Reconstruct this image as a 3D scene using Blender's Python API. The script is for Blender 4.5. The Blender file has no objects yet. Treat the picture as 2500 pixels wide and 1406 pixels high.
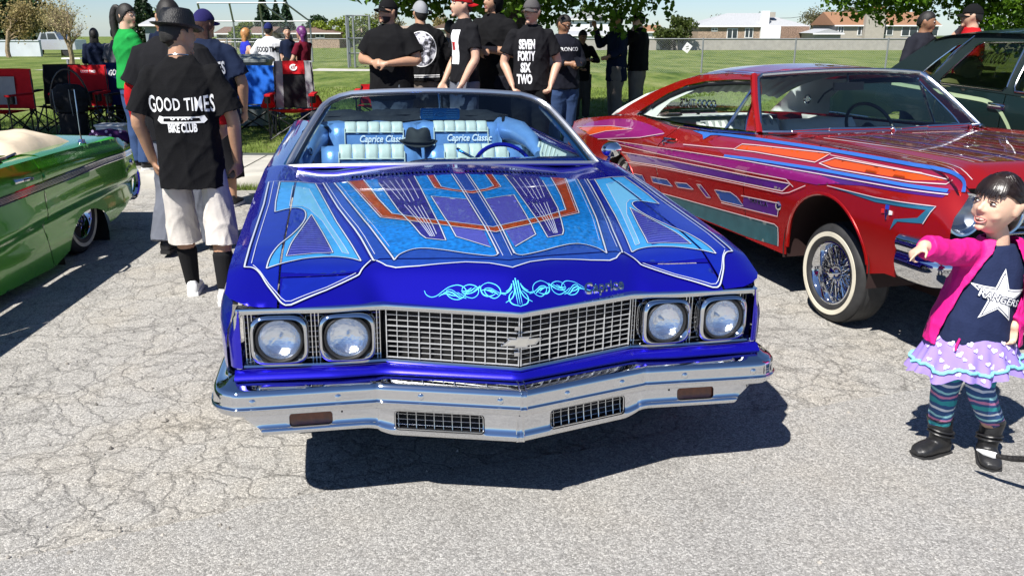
import bpy, bmesh, math, random
import numpy as np
from mathutils import Vector, Matrix, noise
from mathutils.geometry import delaunay_2d_cdt
from mathutils.bvhtree import BVHTree
R = math.radians
random.seed(7)
rng = np.random.default_rng(11)
scene = bpy.context.scene
COL = scene.collection
# ------------------------------------------------------------------ camera
cam_data = bpy.data.cameras.new('camera')
cam = bpy.data.objects.new('camera', cam_data)
COL.objects.link(cam)
cam.location = (0, 0, 1.6605)
cam.rotation_euler = (R(90 - 17.3973), 0, 0)
cam_data.sensor_width = 36.0
cam_data.lens = 36.0 * 2039.05 / 2500.0
cam_data.clip_start = 0.05
cam_data.clip_end = 2000
scene.camera = cam
# ------------------------------------------------------------------ sky, sun, exposure
SUN_TO = Vector((-0.45, -0.65, 1.0)).normalized()
SUN_EL = math.asin(SUN_TO.z)
SUN_AZ = math.atan2(SUN_TO.x, SUN_TO.y)
world = bpy.data.worlds.new('World')
scene.world = world
world.use_nodes = True
wn = world.node_tree.nodes
wl = world.node_tree.links
bg = wn['Background']
sky = wn.new('ShaderNodeTexSky')
sky.sky_type = 'NISHITA'
sky.sun_disc = False
sky.sun_elevation = SUN_EL
sky.sun_rotation = SUN_AZ
sky.altitude = 1800
sky.air_density = 1.0
sky.dust_density = 0.5
sky.ozone_density = 3.0
bg.inputs['Strength'].default_value = 0.062
tint = wn.new('ShaderNodeMix')      # white balance of the sky light
tint.data_type = 'RGBA'
tint.blend_type = 'MULTIPLY'
tint.inputs['Factor'].default_value = 1.0
tint.inputs['B'].default_value = (0.86, 0.96, 1.12, 1)
wl.new(sky.outputs['Color'], tint.inputs['A'])
wl.new(tint.outputs['Result'], bg.inputs['Color'])
sun_data = bpy.data.lights.new('sun', 'SUN')
sun_data.energy = 5.0
sun_data.angle = R(0.53)
sun_data.color = (1.0, 0.96, 0.90)
sun = bpy.data.objects.new('sun', sun_data)
COL.objects.link(sun)
sun.location = SUN_TO * 40
sun.rotation_euler = SUN_TO.to_track_quat('Z', 'Y').to_euler()
scene.view_settings.view_transform = 'Standard'
scene.view_settings.look = 'None'
scene.view_settings.gamma = 1.0
scene.view_settings.exposure = 0.72
scene.render.engine = 'CYCLES'
scene.cycles.max_bounces = 10
scene.cycles.transparent_max_bounces = 16
scene.cycles.caustics_reflective = False
scene.cycles.caustics_refractive = False
# ------------------------------------------------------------------ helpers
def srgb(r, g, b):
 def f(c):
  c = c / 255.0
  return c / 12.92 if c <= 0.04045 else ((c + 0.055) / 1.055) ** 2.4
 return (f(r), f(g), f(b), 1.0)
MATS = {}
def pbr(name, col, rough=0.5, metal=0.0, coat=0.0, spec=0.5, noise_amt=0.0, noise_scale=20.0, bump=0.0, bump_scale=80.0, sheen=0.0, sub=0.0, flake=0.0, detail=5.0):
 """principled material; object-space noise gives colour variation and fine relief"""
 if name in MATS:
  return MATS[name]
 m = bpy.data.materials.new(name)
 m.use_nodes = True
 nt = m.node_tree
 p = nt.nodes['Principled BSDF']
 c = tuple(col) if len(col) == 4 else tuple(col) + (1.0,)
 p.inputs['Base Color'].default_value = c
 p.inputs['Roughness'].default_value = rough
 p.inputs['Metallic'].default_value = metal
 p.inputs['Coat Weight'].default_value = coat
 p.inputs['Coat Roughness'].default_value = 0.02
 p.inputs['Specular IOR Level'].default_value = spec
 if sheen:
  p.inputs['Sheen Weight'].default_value = sheen
 if sub:
  p.inputs['Subsurface Weight'].default_value = sub
  p.inputs['Subsurface Radius'].default_value = (1.0, 0.35, 0.2)
  p.inputs['Subsurface Scale'].default_value = 0.01
 tc = nt.nodes.new('ShaderNodeTexCoord')
 if noise_amt:
  n = nt.nodes.new('ShaderNodeTexNoise')
  n.inputs['Scale'].default_value = noise_scale
  n.inputs['Detail'].default_value = detail
  nt.links.new(tc.outputs['Object'], n.inputs['Vector'])
  r = nt.nodes.new('ShaderNodeValToRGB')
  lo = tuple(max(0, v * (1 - noise_amt)) for v in c[:3]) + (1,)
  hi = tuple(min(1, v * (1 + noise_amt)) for v in c[:3]) + (1,)
  r.color_ramp.elements[0].color = lo
  r.color_ramp.elements[0].position = 0.3
  r.color_ramp.elements[1].color = hi
  r.color_ramp.elements[1].position = 0.7
  nt.links.new(n.outputs['Fac'], r.inputs['Fac'])
  nt.links.new(r.outputs['Color'], p.inputs['Base Color'])
 if bump:
  n2 = nt.nodes.new('ShaderNodeTexNoise')
  n2.inputs['Scale'].default_value = bump_scale
  n2.inputs['Detail'].default_value = 4
  nt.links.new(tc.outputs['Object'], n2.inputs['Vector'])
  b = nt.nodes.new('ShaderNodeBump')
  b.inputs['Strength'].default_value = bump
  b.inputs['Distance'].default_value = 0.01
  nt.links.new(n2.outputs['Fac'], b.inputs['Height'])
  nt.links.new(b.outputs['Normal'], p.inputs['Normal'])
 if flake:
  v = nt.nodes.new('ShaderNodeTexVoronoi')
  v.inputs['Scale'].default_value = 900.0
  nt.links.new(tc.outputs['Object'], v.inputs['Vector'])
  b = nt.nodes.new('ShaderNodeBump')
  b.inputs['Strength'].default_value = flake
  b.inputs['Distance'].default_value = 0.002
  nt.links.new(v.outputs['Color'], b.inputs['Height'])
  nt.links.new(b.outputs['Normal'], p.inputs['Normal'])
 MATS[name] = m
 return m
def glass(name, tint, refl=1.0, rough=0.0):
 """thin pane: tinted transparency with a Fresnel mirror"""
 if name in MATS:
  return MATS[name]
 m = bpy.data.materials.new(name)
 m.use_nodes = True
 nt = m.node_tree
 nt.nodes.remove(nt.nodes['Principled BSDF'])
 out = nt.nodes['Material Output']
 t = nt.nodes.new('ShaderNodeBsdfTransparent')
 t.inputs['Color'].default_value = tuple(tint) + (1,)
 g = nt.nodes.new('ShaderNodeBsdfGlossy')
 g.inputs['Roughness'].default_value = rough
 lw = nt.nodes.new('ShaderNodeLayerWeight')      # Schlick Fresnel, the same from both faces of the pane
 lw.inputs['Blend'].default_value = 0.5
 pw = nt.nodes.new('ShaderNodeMath')
 pw.operation = 'POWER'
 pw.inputs[1].default_value = 5.0
 nt.links.new(lw.outputs['Facing'], pw.inputs[0])
 mu = nt.nodes.new('ShaderNodeMath')
 mu.operation = 'MULTIPLY_ADD'
 mu.inputs[1].default_value = 0.93 * min(1, refl)
 mu.inputs[2].default_value = 0.07 * refl
 nt.links.new(pw.outputs[0], mu.inputs[0])
 mx = nt.nodes.new('ShaderNodeMixShader')
 nt.links.new(mu.outputs[0], mx.inputs[0])
 nt.links.new(t.outputs[0], mx.inputs[1])
 nt.links.new(g.outputs[0], mx.inputs[2])
 nt.links.new(mx.outputs[0], out.inputs['Surface'])
 MATS[name] = m
 return m
def mesh_obj(name, verts, faces, mat=None, parent=None, smooth=True, sharp=None):
 me = bpy.data.meshes.new(name)
 me.from_pydata([tuple(map(float, v)) for v in verts], [], [tuple(map(int, f)) for f in faces])
 me.update()
 if smooth:
  me.polygons.foreach_set('use_smooth', np.ones(len(me.polygons), dtype=bool))
  if sharp:
   me.set_sharp_from_angle(angle=R(sharp))
 if mat:
  me.materials.append(mat)
 o = bpy.data.objects.new(name, me)
 COL.objects.link(o)
 if parent:
  o.parent = parent
 return o
def tag(o, label=None, cat=None, group=None, kind=None):
 if label: o['label'] = label
 if cat: o['category'] = cat
 if group: o['group'] = group
 if kind: o['kind'] = kind
 return o
def thing(name, label, cat, loc=(0, 0, 0), rotz=0.0, group=None, matrix=None):
 o = bpy.data.objects.new(name, None)
 COL.objects.link(o)
 o.empty_display_size = 0.2
 if matrix is not None:
  o.matrix_world = matrix
 else:
  o.location = loc
  o.rotation_euler = (0, 0, rotz)
 return tag(o, label, cat, group)
def dup(o, parent=None):
 c = o.copy()
 COL.objects.link(c)
 c.parent = parent
 for ch in list(o.children):
  dup(ch, c)
 return c
class MB:
 """collects geometry for ONE mesh object"""
 def __init__(s):
  s.v = []
  s.f = []
 def add(s, verts, faces):
  b = len(s.v)
  s.v += [tuple(map(float, v)) for v in verts]
  s.f += [tuple(i + b for i in f) for f in faces]
  return s
 def box(s, c, size, rot=None):
  x, y, z = (k / 2 for k in size)
  vs = [Vector((sx * x, sy * y, sz * z)) for sz in (-1, 1) for sy in (-1, 1) for sx in (-1, 1)]
  if rot is not None:
   vs = [rot @ v for v in vs]
  c = Vector(c)
  return s.add([v + c for v in vs], [(0, 2, 3, 1), (4, 5, 7, 6), (0, 1, 5, 4), (2, 6, 7, 3), (0, 4, 6, 2), (1, 3, 7, 5)])
 def tube(s, pts, rad, n=8, cap=True, closed=False, flat=1.0):
  pts = [Vector(p) for p in pts]
  m = len(pts)
  if not hasattr(rad, '__len__'):
   rad = [rad] * m
  vs = []
  prev = None
  for i, p in enumerate(pts):
   if closed:
    t = pts[(i + 1) % m] - pts[(i - 1) % m]
   else:
    t = pts[min(i + 1, m - 1)] - pts[max(i - 1, 0)]
   if t.length < 1e-9:
    t = Vector((0, 0, 1))
   t.normalize()
   if prev is None:
    a = Vector((0, 0, 1)) if abs(t.z) < 0.9 else Vector((1, 0, 0))
    u = t.cross(a).normalized()
   else:
    u = (prev - t * prev.dot(t))
    u = u.normalized() if u.length > 1e-6 else t.orthogonal().normalized()
   prev = u
   w = t.cross(u)
   for k in range(n):
    an = 2 * math.pi * k / n
    vs.append(p + (u * math.cos(an) + w * (math.sin(an) * flat)) * rad[i])
  fs = []
  for i in range(m if closed else m - 1):
   for k in range(n):
    a = i * n + k
    b = i * n + (k + 1) % n
    j = (i + 1) % m
    fs.append((a, b, j * n + (k + 1) % n, j * n + k))
  if cap and not closed:
   fs.append(tuple(range(n))[::-1])
   fs.append(tuple((m - 1) * n + k for k in range(n)))
  return s.add(vs, fs)
 def lathe(s, prof, mat4, n=32, closed=False):
  """prof: list of (r, h) about local Z, placed by mat4"""
  vs = []
  for r, h in prof:
   for k in range(n):
    a = 2 * math.pi * k / n
    vs.append(mat4 @ Vector((r * math.cos(a), r * math.sin(a), h)))
  fs = []
  m = len(prof)
  for i in range(m - 1 if not closed else m):
   for k in range(n):
    j = (i + 1) % m
    fs.append((i * n + k, i * n + (k + 1) % n, j * n + (k + 1) % n, j * n + k))
  return s.add(vs, fs)
 def prism(s, poly, fn0, fn1):
  """2D polygon swept between two mapping functions"""
  n = len(poly)
  vs = [fn0(*p) for p in poly] + [fn1(*p) for p in poly]
  fs = [tuple(range(n))[::-1], tuple(range(n, 2 * n))] + [(i, (i + 1) % n, n + (i + 1) % n, n + i) for i in range(n)]
  return s.add(vs, fs)
 def obj(s, name, mat=None, parent=None, smooth=True, sharp=35):
  return mesh_obj(name, s.v, s.f, mat, parent, smooth, sharp)
def inside(px, py, poly):
 x = np.asarray(px); y = np.asarray(py)
 r = np.zeros(x.shape, bool)
 n = len(poly)
 for i in range(n):
  x0, y0 = poly[i]
  x1, y1 = poly[(i + 1) % n]
  if y0 == y1:
   continue
  c = ((y0 > y) != (y1 > y)) & (x < (x1 - x0) * (y - y0) / (y1 - y0) + x0)
  r ^= c
 return r
def resample(poly, step, closed=True):
 out = []
 n = len(poly)
 for i in range(n if closed else n - 1):
  a = poly[i]
  b = poly[(i + 1) % n]
  d = math.hypot(b[0] - a[0], b[1] - a[1])
  k = max(1, int(d / step))
  for j in range(k):
   out.append((a[0] + (b[0] - a[0]) * j / k, a[1] + (b[1] - a[1]) * j / k))
 if not closed:
  out.append(tuple(poly[-1]))
 return out
def spl(pts, k=6, closed=False):
 """Catmull-Rom through points of any dimension"""
 P = [np.array(p, float) for p in pts]
 n = len(P)
 out = []
 rngs = range(n if closed else n - 1)
 for i in rngs:
  p1 = P[i]; p2 = P[(i + 1) % n]
  p0 = P[(i - 1) % n] if (closed or i > 0) else 2 * p1 - p2
  p3 = P[(i + 2) % n] if (closed or i + 2 < n) else 2 * p2 - p1
  for j in range(k):
   t = j / k
   out.append(tuple(0.5 * ((2 * p1) + (-p0 + p2) * t + (2 * p0 - 5 * p1 + 4 * p2 - p3) * t * t + (-p0 + 3 * p1 - 3 * p2 + p3) * t ** 3)))
 if not closed:
  out.append(tuple(P[-1]))
 return out
def tri_fill(poly, step, holes=()):
 """triangulated 2D region with an inner grid"""
 ring = resample(poly, step)
 pts = list(ring)
 edges = [(i, (i + 1) % len(ring)) for i in range(len(ring))]
 for h in holes:
  hr = resample(h, step)
  b = len(pts)
  pts += hr
  edges += [(b + i, b + (i + 1) % len(hr)) for i in range(len(hr))]
 xs = [p[0] for p in ring]; ys = [p[1] for p in ring]
 gx, gy = np.meshgrid(np.arange(min(xs) + step * .5, max(xs), step), np.arange(min(ys) + step * .5, max(ys), step))
 gx = gx.ravel(); gy = gy.ravel()
 ok = inside(gx, gy, ring)
 P = np.array(pts)
 g = np.stack([gx[ok], gy[ok]], 1)
 if len(g):
  keep = np.ones(len(g), bool)
  for i in range(0, len(g), 2000):
   d = ((g[i:i + 2000, None, :] - P[None]) ** 2).sum(2).min(1)
   keep[i:i + 2000] = d > (step * .45) ** 2
  g = g[keep]
  pts += [tuple(q) for q in g]
 res = delaunay_2d_cdt([Vector((float(p[0]), float(p[1]))) for p in pts], edges, [], 0, 1e-7)
 V = [(v.x, v.y) for v in res[0]]
 F = res[2]
 if not F:
  return V, []
 c = np.array([[sum(V[i][0] for i in f) / len(f), sum(V[i][1] for i in f) / len(f)] for f in F])
 ok = inside(c[:, 0], c[:, 1], ring)
 for h in holes:
  ok &= ~inside(c[:, 0], c[:, 1], h)
 return V, [f for f, k in zip(F, ok) if k]
def panel(name, poly, fn, mat, parent, step=0.03, holes=(), flip=False, sharp=None, rim=0.0, rimdir=(0, 0, -1)):
 """sheet-metal panel: a flat outline mapped onto a curved surface fn(u,v)->xyz, with an optional folded-in edge"""
 V, F = tri_fill(poly, step, holes)
 P = [fn(u, v) for u, v in V]
 F = [tuple(f) for f in F]
 # orientation: CCW in (u,v) keeps fn's handedness
 F2 = []
 for f in F:
  a, b, c = (V[i] for i in f[:3])
  cr = (b[0] - a[0]) * (c[1] - a[1]) - (b[1] - a[1]) * (c[0] - a[0])
  if (cr < 0) != flip:
   f = f[::-1]
  F2.append(f)
 o = mesh_obj(name, P, F2, mat, parent, True, sharp)
 return o
def ribbon(mb, line, w, fn, closed=False):
 """flat stripe of width w (number or list) along a 2D line, mapped onto the surface fn"""
 n = len(line)
 if not hasattr(w, '__len__'):
  w = [w] * n
 L = []
 for i in range(n):
  if closed:
   a = line[(i - 1) % n]; b = line[(i + 1) % n]
  else:
   a = line[max(i - 1, 0)]; b = line[min(i + 1, n - 1)]
  dx, dy = b[0] - a[0], b[1] - a[1]
  d = math.hypot(dx, dy) or 1
  nx, ny = -dy / d, dx / d
  x, y = line[i][0], line[i][1]
  L.append(fn(x + nx * w[i] / 2, y + ny * w[i] / 2))
  L.append(fn(x - nx * w[i] / 2, y - ny * w[i] / 2))
 F = [(2 * i, 2 * i + 1, 2 * ((i + 1) % n) + 1, 2 * ((i + 1) % n)) for i in range(n if closed else n - 1)]
 mb.add(L, F)
def dense(line, step, closed=False):
 return resample(line, step, closed)
def interp(x, xs, ys):
 return float(np.interp(x, xs, ys))
def sstep(a, b, x):
 t = min(1, max(0, (x - a) / (b - a)))
 return t * t * (3 - 2 * t)
def text_polys(s, size, bold=0.0, shear=0.0, sx=1.0, spacing=1.0, align='CENTER'):
 """built-in font lettering as flat triangles (verts 2D, faces)"""
 cu = bpy.data.curves.new('lettering', 'FONT')
 cu.body = s
 cu.size = size
 cu.align_x = align
 cu.align_y = 'CENTER'
 cu.offset = bold
 cu.shear = shear
 cu.space_character = spacing
 cu.resolution_u = 3
 ob = bpy.data.objects.new('lettering', cu)
 COL.objects.link(ob)
 dg = bpy.context.evaluated_depsgraph_get()
 me = bpy.data.meshes.new_from_object(ob.evaluated_get(dg))
 bpy.data.objects.remove(ob)
 bpy.data.curves.remove(cu)
 bm = bmesh.new()
 bm.from_mesh(me)
 bpy.data.meshes.remove(me)
 bmesh.ops.triangulate(bm, faces=bm.faces[:])
 for _ in range(2):
  es = [e for e in bm.edges if e.calc_length() > size * 0.25]
  if es:
   bmesh.ops.subdivide_edges(bm, edges=es, cuts=1)
   bmesh.ops.triangulate(bm, faces=bm.faces[:])
 V = [(v.co.x * sx, v.co.y) for v in bm.verts]
 bm.verts.index_update()
 F = [tuple(v.index for v in f.verts) for f in bm.faces]
 bm.free()
 return V, F
CAM_P = R(17.3973)
def at(u, v, Y):
 """scene point at distance Y that the photograph shows at column u, row v"""
 x = (u - 1250) / 2039.05; y = -(v - 703) / 2039.05
 c, s = math.cos(CAM_P), math.sin(CAM_P)
 d = Vector((x, c + y * s, -s + y * c))
 return Vector((0, 0, 1.6605)) + d * (Y / d.y)
def gnd(u, v, z=0.0):
 x = (u - 1250) / 2039.05; y = -(v - 703) / 2039.05
 c, s = math.cos(CAM_P), math.sin(CAM_P)
 d = Vector((x, c + y * s, -s + y * c))
 return Vector((0, 0, 1.6605)) + d * ((z - 1.6605) / d.z)
# ------------------------------------------------------------------ shared materials and wire wheel
CHROME = pbr('chrome', (0.68, 0.69, 0.71), 0.04, 1.0)
CHROME_SOFT = pbr('satin_chrome', (0.72, 0.73, 0.74), 0.16, 1.0)
BLACK = pbr('black_trim', (0.008, 0.008, 0.009), 0.45)
DARK = pbr('dark_underside', (0.006, 0.006, 0.006), 0.8)
RUBBER = pbr('tyre_rubber', (0.022, 0.022, 0.023), 0.62, noise_amt=0.35, noise_scale=14, bump=0.15, bump_scale=220)
WHITEWALL = pbr('whitewall', (0.62, 0.58, 0.47), 0.5, noise_amt=0.12, noise_scale=9)
LENS = glass('lamp_lens', (0.93, 0.96, 1.0), 1.6)
RUBBER_SEAL = pbr('rubber_seal', (0.012, 0.012, 0.013), 0.5)
def axis_mat(c, ax):
 """matrix whose local Z points along ax, at c"""
 z = Vector(ax).normalized()
 q = z.to_track_quat('Z', 'Y')
 return Matrix.Translation(Vector(c)) @ q.to_matrix().to_4x4()
def make_wheel(parent, c, ax, Ro=0.292, spokes=72, wide=0.185):
 """wire-spoke wheel, axle pointing outward along ax"""
 M = axis_mat(c, ax)
 ri = 0.175
 w = wide / 2
 mb = MB()
 # deep dished rim: outer lip, barrel, inner lip
 mb.lathe([(ri + .008, w - .006), (ri + .010, w + .004), (ri + .002, w + .006), (ri - .006, w - .002), (ri - .010, w - .02), (ri - .022, w - .035), (ri - .026, w - .075), (ri - .020, -w * .4), (ri - .01, -w + .01), (ri + .004, -w)], M, 48)
 rim = mb.obj('wheel', CHROME, parent)
 t = MB()
 prof = [(ri + .002, w - .012), (ri + .010, w + .006), (ri + .035, w + .016), (ri + .065, w + .017), (Ro - .03, w + .008), (Ro - .012, w - .004), (Ro - .003, w - .022)]
 for k in range(-2, 3):
  h = -k * w * .36
  prof += [(Ro, h + .012), (Ro, h + .002), (Ro - .006, h), (Ro - .006, h - .003)]
 prof += [(Ro - .003, -w + .022), (Ro - .02, -w - .004), (Ro - .06, -w - .016), (ri + .01, -w), (ri + .002, -w + .012)]
 t.lathe(prof, M, 64)
 t.obj('tyre', RUBBER, rim, sharp=50)
 ww = MB()
 ww.lathe([(ri + .040, w + .0165), (ri + .041, w + .0195), (ri + .066, w + .0205), (ri + .067, w + .0165)], M, 64)
 ww.obj('whitewall', WHITEWALL, rim)
 sp = MB()
 for k in range(spokes):
  a = 2 * math.pi * k / spokes
  sw = 0.32 * (1 if k % 2 else -1)
  row = (k // 2) % 2
  r0, h0 = (.036, w - .045) if row else (.040, w - .075)
  r1, h1 = (ri - .024, w - .05) if row else (ri - .026, w - .085)
  p0 = M @ Vector((r0 * math.cos(a + sw * 1.6), r0 * math.sin(a + sw * 1.6), h0))
  p1 = M @ Vector((r1 * math.cos(a), r1 * math.sin(a), h1))
  sp.tube([p0, p1], .0034, 5)
 sp.obj('spokes', CHROME, rim)
 hb = MB()
 hb.lathe([(.0, w + .004), (.02, w + .004), (.028, w), (.032, w - .012), (.038, w - .02), (.044, w - .04), (.05, w - .085), (.05, -w * .5), (0, -w * .5)], M, 28)
 hub = hb.obj('hub', CHROME, rim)
 kn = MB()
 rot = M.to_3x3()
 for sgn in (-1, 1):
  pts = [M @ Vector((sgn * .01, .0, w - .006)), M @ Vector((sgn * .05, sgn * .008, w - .002)), M @ Vector((sgn * .075, sgn * .016, w - .012))]
  kn.tube(pts, [.016, .013, .006], 8, flat=.6)
 kn.obj('knock_off', CHROME, rim)
 bk = MB()
 bk.lathe([(ri - .03, -w * .2), (.0, -w * .2)], M, 32)
 bk.obj('brake_drum', pbr('drum_grey', (.30, .30, .31), .35, .9), rim)
 return rim
# ------------------------------------------------------------------ ground
def ramp(nt, stops):
 r = nt.nodes.new('ShaderNodeValToRGB')
 e = r.color_ramp.elements
 while len(e) < len(stops): e.new(.5)
 for k, (p, c) in enumerate(stops):
  e[k].position = p; e[k].color = tuple(c) + (1,)
 return r
def asphalt(name, base, crack, agg_scale, tan):
 m = bpy.data.materials.new(name); m.use_nodes = True
 nt = m.node_tree; N = nt.nodes; L = nt.links
 p = N['Principled BSDF']; p.inputs['Roughness'].default_value = .88; p.inputs['Specular IOR Level'].default_value = .3
 tc = N.new('ShaderNodeTexCoord')
 # aggregate stones
 v1 = N.new('ShaderNodeTexVoronoi'); v1.inputs['Scale'].default_value = agg_scale; v1.inputs['Randomness'].default_value = 1
 L.new(tc.outputs['Object'], v1.inputs['Vector'])
 r1 = ramp(nt, [(0.0, [b * .58 for b in base]), (.35, [b * .88 for b in base]), (.62, base), (.85, [min(1, b * 1.30) for b in base]), (1.0, [min(1, b * 1.45) for b in base])])
 hs = N.new('ShaderNodeSeparateColor'); L.new(v1.outputs['Color'], hs.inputs[0]); L.new(hs.outputs[0], r1.inputs['Fac'])
 # pits between stones
 vd = N.new('ShaderNodeTexVoronoi'); vd.feature = 'DISTANCE_TO_EDGE'; vd.inputs['Scale'].default_value = agg_scale
 L.new(tc.outputs['Object'], vd.inputs['Vector'])
 rd = ramp(nt, [(0.0, (.55, .55, .55)), (.10, (1, 1, 1))]); L.new(vd.outputs['Distance'], rd.inputs['Fac'])
 m1 = N.new('ShaderNodeMix'); m1.data_type = 'RGBA'; m1.blend_type = 'MULTIPLY'; m1.inputs['Factor'].default_value = .75
 L.new(r1.outputs['Color'], m1.inputs['A']); L.new(rd.outputs['Color'], m1.inputs['B'])
 # broad stains and tan dust
 n1 = N.new('ShaderNodeTexNoise'); n1.inputs['Scale'].default_value = 1.1; n1.inputs['Detail'].default_value = 7; n1.inputs['Roughness'].default_value = .62
 L.new(tc.outputs['Object'], n1.inputs['Vector'])
 rn = ramp(nt, [(.28, (.70, .69, .68)), (.48, (1, 1, 1)), (.72, tan)]); L.new(n1.outputs['Fac'], rn.inputs['Fac'])
 m2 = N.new('ShaderNodeMix'); m2.data_type = 'RGBA'; m2.blend_type = 'MULTIPLY'; m2.inputs['Factor'].default_value = .9
 L.new(m1.outputs['Result'], m2.inputs['A']); L.new(rn.outputs['Color'], m2.inputs['B'])
 col = m2.outputs['Result']; hgt = vd.outputs['Distance']
 bump2 = None
 if crack:
  nd = N.new('ShaderNodeTexNoise'); nd.inputs['Scale'].default_value = 2.2; nd.inputs['Detail'].default_value = 5; nd.inputs['Roughness'].default_value = .6
  L.new(tc.outputs['Object'], nd.inputs['Vector'])
  ad = N.new('ShaderNodeMix'); ad.data_type = 'VECTOR'; ad.inputs['Factor'].default_value = .30
  L.new(tc.outputs['Object'], ad.inputs['A']); L.new(nd.outputs['Color'], ad.inputs['B'])
  fac = None
  for sc, wdt, fade in ((7.5, .020, .36), (2.6, .008, .40)):
   vc = N.new('ShaderNodeTexVoronoi'); vc.feature = 'DISTANCE_TO_EDGE'; vc.inputs['Scale'].default_value = sc
   L.new(ad.outputs['Result'], vc.inputs['Vector'])
   rc = ramp(nt, [(0, (1 - fade * .9,) * 3), (wdt, (.80,) * 3), (wdt * 3.4, (1, 1, 1))]); L.new(vc.outputs['Distance'], rc.inputs['Fac'])
   # cracks come and go
   nm = N.new('ShaderNodeTexNoise'); nm.inputs['Scale'].default_value = .9; nm.inputs['Detail'].default_value = 3
   L.new(tc.outputs['Object'], nm.inputs['Vector'])
   rm = ramp(nt, [(.30, (0, 0, 0)), (.52, (1, 1, 1))]); L.new(nm.outputs['Fac'], rm.inputs['Fac'])
   mm = N.new('ShaderNodeMix'); mm.data_type = 'RGBA'; mm.blend_type = 'MULTIPLY'
   L.new(rm.outputs['Color'], mm.inputs['Factor']); L.new(col, mm.inputs['A']); L.new(rc.outputs['Color'], mm.inputs['B'])
   col = mm.outputs['Result']
   if bump2 is None: bump2 = rc.outputs['Color']
 L.new(col, p.inputs['Base Color'])
 nb = N.new('ShaderNodeTexNoise'); nb.inputs['Scale'].default_value = 70; nb.inputs['Detail'].default_value = 4
 L.new(tc.outputs['Object'], nb.inputs['Vector'])
 b0 = N.new('ShaderNodeBump'); b0.inputs['Strength'].default_value = .6; b0.inputs['Distance'].default_value = .008
 L.new(nb.outputs['Fac'], b0.inputs['Height'])
 b1 = N.new('ShaderNodeBump'); b1.inputs['Strength'].default_value = .7; b1.inputs['Distance'].default_value = .006
 L.new(hgt, b1.inputs['Height']); L.new(b0.outputs['Normal'], b1.inputs['Normal'])
 last = b1
 if bump2 is not None:
  b2 = N.new('ShaderNodeBump'); b2.inputs['Strength'].default_value = .8; b2.inputs['Distance'].default_value = .012
  L.new(bump2, b2.inputs['Height']); L.new(b1.outputs['Normal'], b2.inputs['Normal']); last = b2
 L.new(last.outputs['Normal'], p.inputs['Normal'])
 return m
OLD = asphalt('old_asphalt', (.405, .39, .36), True, 165, (1.06, 1.0, .90))
NEW = asphalt('newer_asphalt', (.355, .345, .325), False, 160, (1.05, 1.02, .97))
KY = 8.85        # kerb line
tag(mesh_obj('parking_lot', [(-45, -25, 0), (45, -25, 0), (45, KY, 0), (-45, KY, 0)], [(0, 1, 2, 3)], OLD), kind='structure')
# newer strip of paving in the foreground with a ragged joint
a = gnd(-900, 1530); b = gnd(0, 1372); c = gnd(700, 1224); d = gnd(2500, 905); e = d + (d - c) * 3
edge_pts = []
for p, q in ((a + (a - b) * 4, a), (a, b), (b, c), (c, d), (d, e)):
 for k in range(60):
  r_ = p + (q - p) * k / 60
  j = .012 * noise.noise((r_.x * 9, r_.y * 9, 3)) + .03 * noise.noise((r_.x * 1.7, r_.y * 1.7, 8))
  edge_pts.append((r_.x, r_.y + j))
edge_pts = [p for p in edge_pts if -45 < p[0] < 45 and p[1] < KY - .3]
poly = [(edge_pts[0][0], -25)] + edge_pts + [(edge_pts[-1][0], -25)]
n = len(edge_pts)
mbp = MB()
vs = [(x, y, .006) for x, y in edge_pts] + [(x, -25, .006) for x, y in edge_pts] + [(x, y + .012, -.002) for x, y in edge_pts]
mbp.add(vs, [(i, n + i, n + i + 1, i + 1) for i in range(n - 1)] + [(i, i + 1, 2 * n + i + 1, 2 * n + i) for i in range(n - 1)])
tag(mbp.obj('paving_strip', NEW, smooth=False), kind='structure')
# loose stones lying on the paving
st = MB()
for k in range(520):
 if k < 160:
  q = edge_pts[random.randrange(n)]
  if abs(q[0]) > 3.2: continue
  x, y = q[0] + random.gauss(0, .12), q[1] + random.gauss(0, .07)
 else:
  Y = random.uniform(1.7, 7.5); x = random.uniform(-.75, .75) * Y; y = Y
 r_ = random.choice((.003, .004, .004, .005, .006, .008)) * random.uniform(.8, 1.3)
 if random.random() < .03: r_ *= 1.8
 vv = []
 for i in range(6):
  an = i * 1.047 + random.uniform(-.3, .3)
  vv.append((x + r_ * math.cos(an), y + r_ * math.sin(an), .004))
 vv.append((x + random.uniform(-.3, .3) * r_, y, .006 + r_ * random.uniform(.6, 1.1)))
 st.add(vv, [(i, (i + 1) % 6, 6) for i in range(6)])
tag(st.obj('loose_gravel', pbr('gravel', (.26, .24, .21), .9, noise_amt=.75, noise_scale=6), smooth=False), 'small loose stones scattered over the paving', 'gravel', kind='stuff')
CONC = pbr('concrete', (.44, .42, .37), .85, noise_amt=.14, noise_scale=5, bump=.25, bump_scale=60, detail=9)
kerb = tag(mesh_obj('kerb', [(-45, KY + .02, .05), (45, KY + .02, .05), (45, KY + .02, .10), (-45, KY + .02, .10)], [(0, 1, 2, 3)], CONC), kind='structure')
mbk = MB()
pr_ = [(-.0, -.02), (.0, .125), (.012, .145), (.03, .15), (.148, .152), (.148, -.02)]
mbk.add([(x, KY + y, z) for x in (0, 2.992) for y, z in pr_], [(i, i + 1, 6 + i + 1, 6 + i) for i in range(5)] + [tuple(range(6))[::-1], tuple(range(6, 12))])
k0 = mbk.obj('kerb_stone', CONC, kerb, sharp=40)
k0.location = (-21, 0, 0)
for k in range(1, 14):
 c_ = k0.copy(); COL.objects.link(c_); c_.location = (-21 + 3 * k, 0, 0)
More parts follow.
